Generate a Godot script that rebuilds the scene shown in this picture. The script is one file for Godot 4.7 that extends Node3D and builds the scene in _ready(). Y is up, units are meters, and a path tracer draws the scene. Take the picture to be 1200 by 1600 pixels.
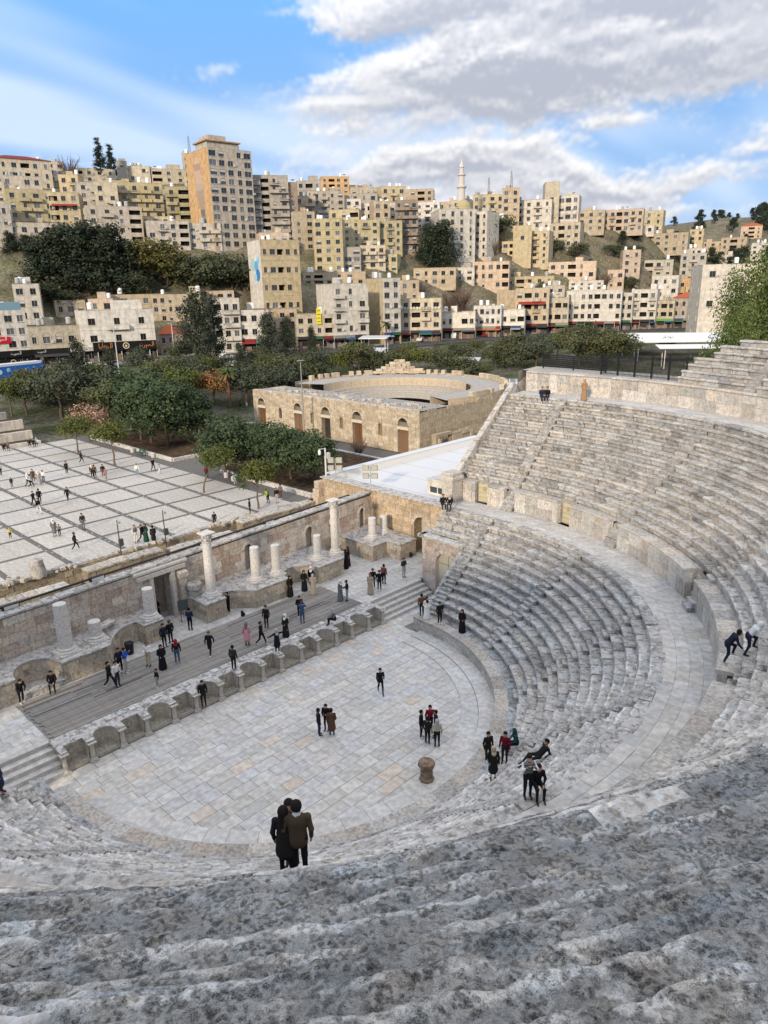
extends Node3D
# Ancient stone theatre below a hillside town. Metres, y up. Origin: centre of the orchestra floor.

var used := {}
var M := {}
var TX := {}
var rng := RandomNumberGenerator.new()
var nz := FastNoiseLite.new()
var EYE := Vector3(-22.556, 23.915, 31.142)
var FWD := Vector3.FORWARD
var RGT := Vector3.RIGHT
var UPV := Vector3.UP

class MB:
	var v := PackedVector3Array()
	var n := PackedVector3Array()
	var c := PackedColorArray()
	func tri(a: Vector3, b: Vector3, d: Vector3, col: Color) -> void:
		var nn := (b - a).cross(d - a).normalized()
		v.append(a); v.append(d); v.append(b)
		n.append(nn); n.append(nn); n.append(nn)
		c.append(col); c.append(col); c.append(col)
	func quad(a: Vector3, b: Vector3, e: Vector3, d: Vector3, col: Color) -> void:
		tri(a, b, e, col)
		tri(a, e, d, col)
	func quads(p: Array, nn: Array, col: Color) -> void:
		for k in [0, 2, 1, 0, 3, 2]:
			v.append(p[k]); n.append(nn[k]); c.append(col)
	func box(t: Transform3D, s: Vector3, col: Color) -> void:
		var h := s * 0.5
		var p := []
		for k in 8:
			p.append(t * Vector3(h.x if k & 1 else -h.x, h.y if k & 2 else -h.y, h.z if k & 4 else -h.z))
		quad(p[4], p[5], p[7], p[6], col)
		quad(p[1], p[0], p[2], p[3], col)
		quad(p[5], p[1], p[3], p[7], col)
		quad(p[0], p[4], p[6], p[2], col)
		quad(p[6], p[7], p[3], p[2], col)
		quad(p[0], p[1], p[5], p[4], col)
	func abox(lo: Vector3, hi: Vector3, col: Color) -> void:
		box(Transform3D(Basis(), (lo + hi) * 0.5), hi - lo, col)
	func slab(t: Transform3D, s: Vector3, e: float, col: Color) -> void:
		var h := s * 0.5
		var lo := [Vector3(-h.x, -h.y, -h.z), Vector3(h.x, -h.y, -h.z), Vector3(h.x, -h.y, h.z), Vector3(-h.x, -h.y, h.z)]
		var mid := []
		var top := []
		for q in lo:
			mid.append(t * Vector3(q.x, h.y - e, q.z))
			top.append(t * Vector3(q.x - signf(q.x) * e, h.y, q.z - signf(q.z) * e))
		for k in 4:
			var j := (k + 1) % 4
			quad(t * lo[j], t * lo[k], mid[k], mid[j], col)
			quad(mid[j], mid[k], top[k], top[j], col)
		quad(top[3], top[2], top[1], top[0], col)
		quad(t * lo[0], t * lo[1], t * lo[2], t * lo[3], col)
	func tube(a: Vector3, b: Vector3, r0: float, r1: float, seg: int, col: Color, caps := true) -> void:
		var ax := (b - a).normalized()
		var u := ax.cross(Vector3.RIGHT if absf(ax.x) < 0.9 else Vector3.UP).normalized()
		var w := ax.cross(u)
		for k in seg:
			var t0 := TAU * k / seg
			var t1 := TAU * (k + 1) / seg
			var d0 := u * cos(t0) + w * sin(t0)
			var d1 := u * cos(t1) + w * sin(t1)
			quads([a + d0 * r0, a + d1 * r0, b + d1 * r1, b + d0 * r1], [d0, d1, d1, d0], col)
			if caps:
				tri(b, b + d0 * r1, b + d1 * r1, col)
				tri(a, a + d1 * r0, a + d0 * r0, col)
	func lathe(o: Vector3, prof: Array, seg: int, col: Color, wob := 0.0) -> void:
		for i in prof.size() - 1:
			var p0: Vector2 = prof[i]
			var p1: Vector2 = prof[i + 1]
			var sl := Vector2(p1.y - p0.y, p0.x - p1.x).normalized()
			for k in seg:
				var t0 := TAU * k / seg
				var t1 := TAU * (k + 1) / seg
				var d0 := Vector3(cos(t0), 0, sin(t0))
				var d1 := Vector3(cos(t1), 0, sin(t1))
				var w0 := 1.0 + wob * sin(k * 2.3 + i * 1.7)
				var w1 := 1.0 + wob * sin(((k + 1) % seg) * 2.3 + i * 1.7)
				var x0 := 1.0 + wob * sin(k * 2.3 + (i + 1) * 1.7)
				var x1 := 1.0 + wob * sin(((k + 1) % seg) * 2.3 + (i + 1) * 1.7)
				quads([o + d1 * p0.x * w1 + Vector3.UP * p0.y, o + d0 * p0.x * w0 + Vector3.UP * p0.y, o + d0 * p1.x * x0 + Vector3.UP * p1.y, o + d1 * p1.x * x1 + Vector3.UP * p1.y],
					[d1 * sl.x + Vector3.UP * sl.y, d0 * sl.x + Vector3.UP * sl.y, d0 * sl.x + Vector3.UP * sl.y, d1 * sl.x + Vector3.UP * sl.y], col)
	func sheet(pts: PackedVector3Array, rows: int, cols: int, cols_c: PackedColorArray, flip := false) -> void:
		var nn := PackedVector3Array()
		nn.resize(pts.size())
		for i in rows:
			for j in cols:
				var a := pts[i * cols + mini(j + 1, cols - 1)] - pts[i * cols + maxi(j - 1, 0)]
				var b := pts[mini(i + 1, rows - 1) * cols + j] - pts[maxi(i - 1, 0) * cols + j]
				var q := a.cross(b).normalized()
				nn[i * cols + j] = -q if flip else q
		for i in rows - 1:
			for j in cols - 1:
				var k0 := i * cols + j
				var k1 := k0 + 1
				var k2 := k0 + cols + 1
				var k3 := k0 + cols
				for k in ([k0, k2, k3, k0, k1, k2] if flip else [k0, k3, k2, k0, k2, k1]):
					v.append(pts[k]); n.append(nn[k]); c.append(cols_c[k])
	func mesh() -> ArrayMesh:
		var a := []
		a.resize(Mesh.ARRAY_MAX)
		a[Mesh.ARRAY_VERTEX] = v
		a[Mesh.ARRAY_NORMAL] = n
		a[Mesh.ARRAY_COLOR] = c
		var m := ArrayMesh.new()
		m.add_surface_from_arrays(Mesh.PRIMITIVE_TRIANGLES, a)
		return m

func numbered(called: String) -> String:
	var k: int = used.get(called, 0)
	used[called] = k + 1
	return called if k == 0 else "%s_%03d" % [called, k]

func thing(called: String, label: String, category: String, at := Vector3.ZERO, turn := 0.0, group := "") -> Node3D:
	var o := Node3D.new()
	o.name = numbered(called)
	add_child(o)
	o.position = at
	o.rotation.y = turn
	tag(o, label, category, group)
	return o

func tag(o: Node, label: String, category: String, group := "") -> void:
	o.set_meta("label", label)
	o.set_meta("category", category)
	if group:
		o.set_meta("group", group)

func put(called: String, m: Mesh, material: Material, parent: Node = self, at := Transform3D()) -> MeshInstance3D:
	var o := MeshInstance3D.new()
	o.name = numbered(called) if parent == self else called
	o.mesh = m
	o.material_override = material
	o.transform = at
	parent.add_child(o, true)
	return o

func struct(called: String, m: Mesh, material: Material, label: String, category := "") -> MeshInstance3D:
	var o := put(called, m, material)
	o.set_meta("kind", "structure")
	o.set_meta("label", label)
	o.set_meta("category", category if category else called)
	return o

func stuff(o: Node) -> void:
	o.set_meta("kind", "stuff")

func dup(o: Node3D, called: String, label: String, at: Vector3, turn := 0.0, sc := Vector3.ONE) -> Node3D:
	var r: Node3D = o.duplicate()
	r.name = numbered(called)
	add_child(r)
	r.position = at
	r.rotation.y = turn
	r.scale = sc
	r.set_meta("label", label)
	return r

func g(x: float, w := 0.0) -> Color:
	return Color(x * (1.0 + w), x, x * (1.0 - 1.25 * w))

func rgbl(r: int, gg: int, b: int) -> Color:
	return Color8(r, gg, b).srgb_to_linear()

func vary(c: Color, a: float) -> Color:
	var k := 1.0 + rng.randf_range(-a, a)
	var w := rng.randf_range(-a, a) * 0.22
	return Color(c.r * k * (1.0 + w), c.g * k, c.b * k * (1.0 - w))

func grey_image(size: int, freq: float, octaves: int, sd: int, kind := FastNoiseLite.TYPE_SIMPLEX_SMOOTH) -> PackedByteArray:
	var f := FastNoiseLite.new()
	f.seed = sd
	f.noise_type = kind
	f.frequency = freq
	f.fractal_octaves = octaves
	f.fractal_type = FastNoiseLite.FRACTAL_FBM
	var im := f.get_seamless_image(size, size, false, false, 0.12)
	im.convert(Image.FORMAT_L8)
	return im.get_data()

func as_texture(size: int, d: PackedByteArray, rgb := true) -> ImageTexture:
	return ImageTexture.create_from_image(Image.create_from_data(size, size, false, Image.FORMAT_RGB8 if rgb else Image.FORMAT_L8, d))

func make_textures() -> void:
	var S := 512
	var a := grey_image(S, 0.012, 5, 11)
	var b := grey_image(S, 0.06, 3, 12)
	var e := grey_image(S, 0.02, 4, 13)
	var d := PackedByteArray()
	d.resize(S * S * 3)
	var hgt := PackedByteArray()
	hgt.resize(S * S)
	for i in S * S:
		var t := 0.93 + (a[i] - 128) / 128.0 * 0.14 + (b[i] - 128) / 128.0 * 0.10
		var pit: float = clampf((b[i] - 176) / 30.0, 0.0, 1.0) * clampf((e[i] - 110) / 30.0, 0.0, 1.0)
		t *= 1.0 - 0.34 * pit
		var w := (e[i] - 128) / 128.0 * 0.04
		d[i * 3] = clampi(int(255 * t * (1.0 + w)), 0, 255)
		d[i * 3 + 1] = clampi(int(255 * t), 0, 255)
		d[i * 3 + 2] = clampi(int(255 * t * (1.0 - w)), 0, 255)
		hgt[i] = clampi(int(128 + (a[i] - 128) * 0.5 + (b[i] - 128) * 0.5 - 70 * pit), 0, 255)
	TX.stone = as_texture(S, d)
	TX.stone_h = as_texture(S, hgt, false)
	S = 1024
	a = grey_image(S, 0.006, 6, 21)
	b = grey_image(S, 0.022, 5, 22)
	e = grey_image(S, 0.07, 3, 23)
	var q := grey_image(S, 0.004, 3, 24)
	d = PackedByteArray()
	d.resize(S * S * 3)
	hgt = PackedByteArray()
	hgt.resize(S * S)
	for i in S * S:
		var f1 := (a[i] - 128) / 128.0
		var f2 := (b[i] - 128) / 128.0
		var f3 := (e[i] - 128) / 128.0
		var grow: float = smoothstep(-0.07, 0.04, f1 * 0.45 + f2 * 0.8 + f3 * 0.35)
		var crust: float = smoothstep(0.26, 0.40, f2 * 0.75 - f1 * 0.5 + f3 * 0.45)
		var black: float = smoothstep(0.36, 0.42, f2 * 0.6 + f3 * 0.8 + f1 * 0.4)
		var t: float = lerpf(0.97, 0.72, grow) + f3 * 0.2
		t = lerpf(t, 1.0, crust * 0.85)
		t = lerpf(t, 0.30, black * 0.8)
		var w := (q[i] - 128) / 128.0 * 0.025
		d[i * 3] = clampi(int(255 * t * (1.0 + w)), 0, 255)
		d[i * 3 + 1] = clampi(int(255 * t * 1.005), 0, 255)
		d[i * 3 + 2] = clampi(int(255 * t * (1.0 - w)), 0, 255)
		hgt[i] = clampi(int(128 + f1 * 45 + f2 * 50 + f3 * 36 + crust * 20 - black * 45), 0, 255)
	TX.lichen = as_texture(S, d)
	TX.lichen_h = as_texture(S, hgt, false)
	S = 512
	a = grey_image(S, 0.014, 5, 61)
	b = grey_image(S, 0.05, 4, 62)
	d = PackedByteArray()
	d.resize(S * S * 3)
	for i in S * S:
		var k: float = smoothstep(0.04, 0.42, (a[i] - 128) / 128.0 * 0.8 + (b[i] - 128) / 128.0 * 0.5)
		d[i * 3] = int(255 * (1.0 - 0.22 * k))
		d[i * 3 + 1] = int(255 * (1.0 - 0.235 * k))
		d[i * 3 + 2] = int(255 * (1.0 - 0.25 * k))
	TX.blotch = as_texture(S, d)
	S = 512
	a = grey_image(S, 0.018, 4, 31)
	b = grey_image(S, 0.006, 3, 32)
	d = PackedByteArray()
	d.resize(S * S * 3)
	for i in S * S:
		var t: float = 1.0 - 0.10 * smoothstep(0.05, 0.60, (a[i] - 128) / 128.0 + (b[i] - 128) / 200.0)
		d[i * 3] = int(255 * t)
		d[i * 3 + 1] = int(255 * t * 0.985)
		d[i * 3 + 2] = int(255 * t * 0.965)
	TX.streak = as_texture(S, d)
	a = grey_image(S, 0.01, 4, 41)
	b = grey_image(S, 0.15, 2, 42)
	d = PackedByteArray()
	d.resize(S * S * 3)
	for i in S * S:
		var t: float = 0.93 + (a[i] - 128) / 128.0 * 0.09 + (b[i] - 128) / 128.0 * 0.05
		d[i * 3] = clampi(int(255 * t), 0, 255)
		d[i * 3 + 1] = clampi(int(255 * t * 0.995), 0, 255)
		d[i * 3 + 2] = clampi(int(255 * t * 0.985), 0, 255)
	TX.plaster = as_texture(S, d)
	a = grey_image(S, 0.015, 5, 51)
	b = grey_image(S, 0.09, 4, 52)
	e = grey_image(S, 0.008, 3, 53)
	d = PackedByteArray()
	d.resize(S * S * 3)
	for i in S * S:
		var t: float = 0.86 + (a[i] - 128) / 128.0 * 0.2 + (b[i] - 128) / 128.0 * 0.3
		var gr: float = smoothstep(0.1, 0.5, (e[i] - 128) / 128.0) * 0.2
		d[i * 3] = clampi(int(255 * t * (1.0 - gr * 0.6)), 0, 255)
		d[i * 3 + 1] = clampi(int(255 * t * (1.0 - gr * 0.25)), 0, 255)
		d[i * 3 + 2] = clampi(int(255 * t * (1.0 - gr * 0.9)), 0, 255)
	TX.earth = as_texture(S, d)

func mat(called: String, tex := "", sc := Vector3.ONE, rough := 0.9, bump := "", cm := 0.0, detail := "", dsc := Vector3.ONE) -> StandardMaterial3D:
	var m := StandardMaterial3D.new()
	m.resource_name = called
	m.vertex_color_use_as_albedo = true
	m.roughness = rough
	m.metallic_specular = 0.3
	if tex:
		m.albedo_texture = TX[tex]
		m.uv1_triplanar = true
		m.uv1_world_triplanar = true
		m.uv1_scale = sc
	if bump:
		m.heightmap_enabled = true
		m.heightmap_texture = TX[bump]
		m.heightmap_scale = cm
	if detail:
		m.detail_enabled = true
		m.detail_albedo = TX[detail]
		m.detail_blend_mode = BaseMaterial3D.BLEND_MODE_MUL
		m.detail_uv_layer = BaseMaterial3D.DETAIL_UV_2
		m.uv2_triplanar = true
		m.uv2_world_triplanar = true
		m.uv2_scale = dsc
	M[called] = m
	return m

func make_materials() -> void:
	mat("seat_stone", "stone", Vector3.ONE * 0.42, 0.92, "stone_h", 3.0, "blotch", Vector3.ONE * 0.19)
	mat("old_rock", "lichen", Vector3.ONE * 0.45, 0.95, "lichen_h", 8.0, "stone", Vector3.ONE * 0.11)
	mat("paving", "plaster", Vector3.ONE * 0.4, 0.75, "stone_h", 0.3)
	mat("ashlar", "stone", Vector3.ONE * 0.6, 0.92, "stone_h", 2.5, "streak", Vector3(0.35, 0.12, 0.35))
	mat("plain_stone", "stone", Vector3.ONE * 0.8, 0.9, "stone_h", 1.5)
	mat("planks", "plaster", Vector3(0.5, 3.0, 3.0), 0.85)
	mat("plaster", "plaster", Vector3.ONE * 0.11, 0.92, "", 0.0, "streak", Vector3(0.12, 0.035, 0.12))
	mat("earth", "earth", Vector3.ONE * 0.16, 1.0, "stone_h", 6.0, "earth", Vector3.ONE * 0.021)
	mat("asphalt", "plaster", Vector3.ONE * 0.3, 0.9)
	mat("paint", "", Vector3.ONE, 0.55)
	mat("cloth", "", Vector3.ONE, 0.9)
	mat("metal", "", Vector3.ONE, 0.5)
	mat("leaf", "", Vector3.ONE, 0.75)
	M.leaf.backlight = Color(0.10, 0.12, 0.05)
	mat("bark", "stone", Vector3.ONE * 0.9, 0.95)
	mat("glass", "", Vector3.ONE, 0.12)
	M.glass.metallic_specular = 0.6
	mat("wood", "plaster", Vector3(4.0, 0.6, 4.0), 0.7)

func make_sky() -> ImageTexture:
	var W := 2048
	var H := 1024
	var im := Image.create(W, H, false, Image.FORMAT_RGBF)
	var f := FastNoiseLite.new()
	f.seed = 3
	f.frequency = 0.8
	f.fractal_octaves = 6
	f.fractal_gain = 0.55
	f.noise_type = FastNoiseLite.TYPE_SIMPLEX_SMOOTH
	f.domain_warp_enabled = true
	f.domain_warp_amplitude = 0.5
	f.domain_warp_frequency = 0.6
	var f2 := FastNoiseLite.new()
	f2.seed = 9
	f2.frequency = 0.32
	f2.fractal_octaves = 3
	var zen := Color8(112, 168, 228).srgb_to_linear()
	var low := Color8(186, 210, 236).srgb_to_linear()
	var j := 0
	while j < H / 2 + 8:
		var el := (0.5 - (j + 0.5) / H) * PI
		var step := 1 if el < 0.5 else (2 if el < 0.9 else 4)
		var i := 0
		while i < W:
			var az := TAU * (i + 0.5) / W
			var e := maxf(el, 0.004)
			var d := Vector3(sin(az) * cos(e), sin(e), -cos(az) * cos(e))
			var base := low.lerp(zen, pow(clampf(sin(e) / 0.32, 0.0, 1.0), 0.62))
			var k := 1.0 / (d.y + 0.16)
			var p := Vector3(d.x * k, d.z * k, 0.0)
			var lean := 0.5 + 0.5 * cos(az - 1.95)
			var cover := -0.50 + 0.80 * lean + 0.13 * (1.0 - clampf(e / 0.20, 0.0, 1.0)) + f2.get_noise_3d(p.x, p.y, 7.0) * 0.30 + 0.75 * smoothstep(0.32, 0.75, el) + 0.22 * (1.0 - lean) * smoothstep(0.3, 0.5, el)
			var n0 := f.get_noise_3d(p.x, p.y * 1.0, 0.0)
			var den := clampf((n0 * 0.62 + cover) / 0.20, 0.0, 1.0)
			den = den * den * (3.0 - 2.0 * den)
			var c := base
			var st: float = smoothstep(0.02, 0.5, f2.get_noise_3d(p.x * 1.0 + p.y * 0.6, p.y * 3.4, 31.0) + 0.10) * 0.55
			c = c.lerp(Color(0.80, 0.88, 0.97), st)
			if den > 0.002:
				var up := f.get_noise_3d(p.x * 0.975, p.y * 0.975, 0.0) * 0.62 + cover
				var thick := clampf((n0 * 0.62 + cover) / 0.75, 0.0, 1.0)
				var lit := clampf(0.80 + (n0 * 0.62 + cover - up) * 4.5 - thick * lerpf(1.2, 0.35, smoothstep(0.3, 0.7, el)) + f2.get_noise_3d(p.x * 3.0, p.y * 3.0, 3.0) * 0.22, 0.0, 1.0)
				var cl := Color(0.42, 0.44, 0.505).lerp(Color(0.87, 0.86, 0.86), lit)
				c = c.lerp(cl, den * 0.95)
			var hz := pow(1.0 - clampf(e / 0.14, 0.0, 1.0), 2.0) * 0.55
			c = c.lerp(Color(0.76, 0.78, 0.82), hz)
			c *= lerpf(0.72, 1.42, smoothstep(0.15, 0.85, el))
			for a in step:
				for b in step:
					if i + a < W and j + b < H:
						im.set_pixel(i + a, j + b, c)
			i += step
		j += step
	im.fill_rect(Rect2i(0, H / 2 + 8, W, H / 2 - 8), Color(0.28, 0.27, 0.25))
	return ImageTexture.create_from_image(im)

func _ready() -> void:
	rng.seed = 20240117
	nz.seed = 3
	nz.frequency = 1.0
	nz.fractal_octaves = 4
	var cam := Camera3D.new()
	cam.name = "camera"
	add_child(cam)
	var yaw := 0.7912
	var pit := 0.3008
	var roll := -0.0216
	FWD = Vector3(sin(yaw) * cos(pit), -sin(pit), -cos(yaw) * cos(pit))
	var r0 := Vector3(cos(yaw), 0, sin(yaw))
	var u0 := r0.cross(FWD)
	RGT = r0 * cos(roll) + u0 * sin(roll)
	UPV = -r0 * sin(roll) + u0 * cos(roll)
	cam.transform = Transform3D(Basis(RGT, UPV, -FWD), EYE)
	cam.fov = 71.56
	cam.near = 0.1
	cam.far = 4000.0
	cam.current = true
	var env := Environment.new()
	env.background_mode = Environment.BG_SKY
	var sky := Sky.new()
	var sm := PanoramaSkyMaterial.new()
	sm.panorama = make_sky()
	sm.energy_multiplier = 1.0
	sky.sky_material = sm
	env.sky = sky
	env.background_energy_multiplier = 1.0
	env.tonemap_mode = Environment.TONE_MAPPER_LINEAR
	env.tonemap_exposure = 1.65
	env.sdfgi_enabled = true
	env.ssao_enabled = true
	env.ssil_enabled = true
	var we := WorldEnvironment.new()
	we.name = "world"
	we.environment = env
	add_child(we)
	var sun := DirectionalLight3D.new()
	sun.name = "sun"
	add_child(sun)
	sun.look_at_from_position(Vector3.ZERO, Vector3(0.93, -0.33, -0.36), Vector3.UP)
	sun.light_color = Color(1.0, 0.92, 0.80)
	sun.light_energy = 0.85
	sun.light_angular_distance = 4.0
	sun.shadow_enabled = true

	make_textures()
	make_materials()
	build_theatre()
	build_stage()
	build_ground()
	build_plaza()
	build_odeon()
	build_terrace()
	build_city()
	build_traffic()
	build_trees()
	build_people()

const ROCK := Vector2(1.55, 2.62)
func rowp(r: float, th: float, y: float) -> Vector3:
	if th < 0.0:
		return Vector3(r, y, th * r)
	if th > PI:
		return Vector3(-r, y, -(th - PI) * r)
	return Vector3(cos(th) * r, y, sin(th) * r)

func seen_px(p: Vector3, size: float) -> float:
	var d := p - EYE
	var z := d.dot(FWD)
	if z < 0.5:
		return 0.0
	var x := d.dot(RGT) / z
	var y := d.dot(UPV) / z
	if absf(x) > 0.62 or absf(y) > 0.80:
		return 0.0
	return size / z * 1110.0

func add(a: MB, b: MB) -> void:
	a.v.append_array(b.v)
	a.n.append_array(b.n)
	a.c.append_array(b.c)

func spread(parent: Node3D, called: String, pieces: Array, material: Material, most := 270, rest_name := "") -> void:
	pieces.sort_custom(func(p, q): return p[0] > q[0])
	var rest := MB.new()
	for k in pieces.size():
		var m: Material = pieces[k][2] if pieces[k].size() > 2 else material
		if k < most and pieces[k][0] > 0.0:
			put(called, (pieces[k][1] as MB).mesh(), m, parent)
		else:
			add(rest, pieces[k][1])
	if rest.v.size():
		stuff(put(rest_name if rest_name else called, rest.mesh(), material, parent))

func arc_piece(prof: Array, a0: float, a1: float, seg: int, col: Color, e0 := 0.0, e1 := 0.0) -> MB:
	var mb := MB.new()
	var n := prof.size()
	for s in seg:
		var t0 := lerpf(a0, a1, float(s) / seg)
		var t1 := lerpf(a0, a1, float(s + 1) / seg)
		var d0 := lerpf(e0, e1, float(s) / seg)
		var d1 := lerpf(e0, e1, float(s + 1) / seg)
		for i in n - 1:
			var p: Vector2 = prof[i]
			var q: Vector2 = prof[i + 1]
			mb.quad(rowp(p.x, t0, p.y + d0), rowp(p.x, t1, p.y + d1), rowp(q.x, t1, q.y + d1), rowp(q.x, t0, q.y + d0), col)
	var b: Vector2 = Vector2((prof[n - 1] as Vector2).x, (prof[0] as Vector2).y)
	for i in n - 1:
		var p: Vector2 = prof[i]
		var q: Vector2 = prof[i + 1]
		mb.tri(rowp(b.x, a0, b.y), rowp(p.x, a0, p.y + e0), rowp(q.x, a0, q.y + e0), col)
		mb.tri(rowp(b.x, a1, b.y), rowp(q.x, a1, q.y + e1), rowp(p.x, a1, p.y + e1), col)
	return mb

func worn_piece(r0: float, r1: float, y0: float, y1: float, a0: float, a1: float, wear: float, col: Color, fine: int, e0 := 0.0, e1 := 0.0) -> MB:
	var mb := MB.new()
	var prof := []
	var ns := 9 * fine
	var nt := maxi(5, int((a1 - a0) * r0 * (6.5 if fine > 3 else 4.5) * fine))
	for i in ns + 1:
		var s := float(i) / ns
		var p: Vector2
		if s < 0.42:
			p = Vector2(r0, lerpf(y0, y1, s / 0.42))
		else:
			p = Vector2(lerpf(r0, r1, (s - 0.42) / 0.58), y1)
		var sl := Vector2(lerpf(r0, r1, s), lerpf(y0, y1, s))
		prof.append(p.lerp(sl, wear * (0.55 + 0.45 * sin(s * PI))))
	var pts := PackedVector3Array()
	var cc := PackedColorArray()
	var ph := 0.0
	for i in ns + 1:
		for j in nt + 1:
			var t := float(j) / nt
			var p: Vector2 = prof[i]
			var q := rowp(p.x, lerpf(a0, a1, t), p.y + lerpf(e0, e1, t))
			var ed := pow(absf(t - 0.5) * 2.0, 10.0)
			var back := pow(float(i) / ns, 8.0) + pow(1.0 - float(i) / ns, 8.0)
			var d1 := nz.get_noise_3dv(q * 0.32 + Vector3(ph, 0, 0)) * 0.13
			var d2 := nz.get_noise_3dv(q * 2.2) * 0.06 + nz.get_noise_3dv(q * 7.0) * 0.04 + nz.get_noise_3dv(q * 17.0) * 0.016
			var k := nz.get_noise_3dv(q * 0.9 + Vector3(0, 40, 0))
			var hole: float = smoothstep(0.38, 0.55, k) * 0.10
			q.y += (d1 * wear + d2 * (0.4 + wear) - hole - 0.028 * ed * (1.0 + k)) * (1.0 - 0.7 * back)
			var rad := Vector3(q.x, 0, q.z).normalized()
			q += rad * ((nz.get_noise_3dv(q * 1.3 + Vector3(9, 9, 9)) * 0.16 + nz.get_noise_3dv(q * 6.0) * 0.05) * (0.4 + wear) * (1.0 - back))
			pts.append(q)
			var lip := exp(-pow((float(i) / ns - 0.44) / 0.09, 2.0))
			var cr: float = smoothstep(0.30, 0.72, lip * clampf(0.45 + nz.get_noise_3dv(q * 0.35 + Vector3(80, 0, 0)) * 1.6, 0.0, 0.95) + nz.get_noise_3dv(q * 2.1 + Vector3(3, 0, 0)) * 0.75 + nz.get_noise_3dv(q * 7.0) * 0.35 + 0.08) * minf(1.0, wear * 5.0)
			var v := 1.0 + nz.get_noise_3dv(q * 0.8) * 0.2 + nz.get_noise_3dv(q * 9.0) * 0.12
			v = lerpf(v, 1.95, cr * 0.85) * (1.0 - 0.75 * smoothstep(0.5, 0.62, nz.get_noise_3dv(q * 1.3 + Vector3(0, 0, 60))))
			cc.append(Color(col.r * v, col.g * v, col.b * v))
	mb.sheet(pts, ns + 1, nt + 1, cc)
	for j: int in [0, nt]:
		var b := rowp(r1, a0 if j == 0 else a1, y0 - 0.1)
		for i in ns:
			var p := pts[i * (nt + 1) + j]
			var q := pts[(i + 1) * (nt + 1) + j]
			if j == 0:
				mb.tri(b, p, q, col * 0.8)
			else:
				mb.tri(b, q, p, col * 0.8)
	return mb

func lifted(r: float, th: float) -> float:
	return 1.35 * smoothstep(23.4, 26.6, r) * (1.0 - smoothstep(33.5, 37.0, r)) * smoothstep(1.45, 2.0, th) * (1.0 - smoothstep(2.65, 3.1, th))

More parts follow.
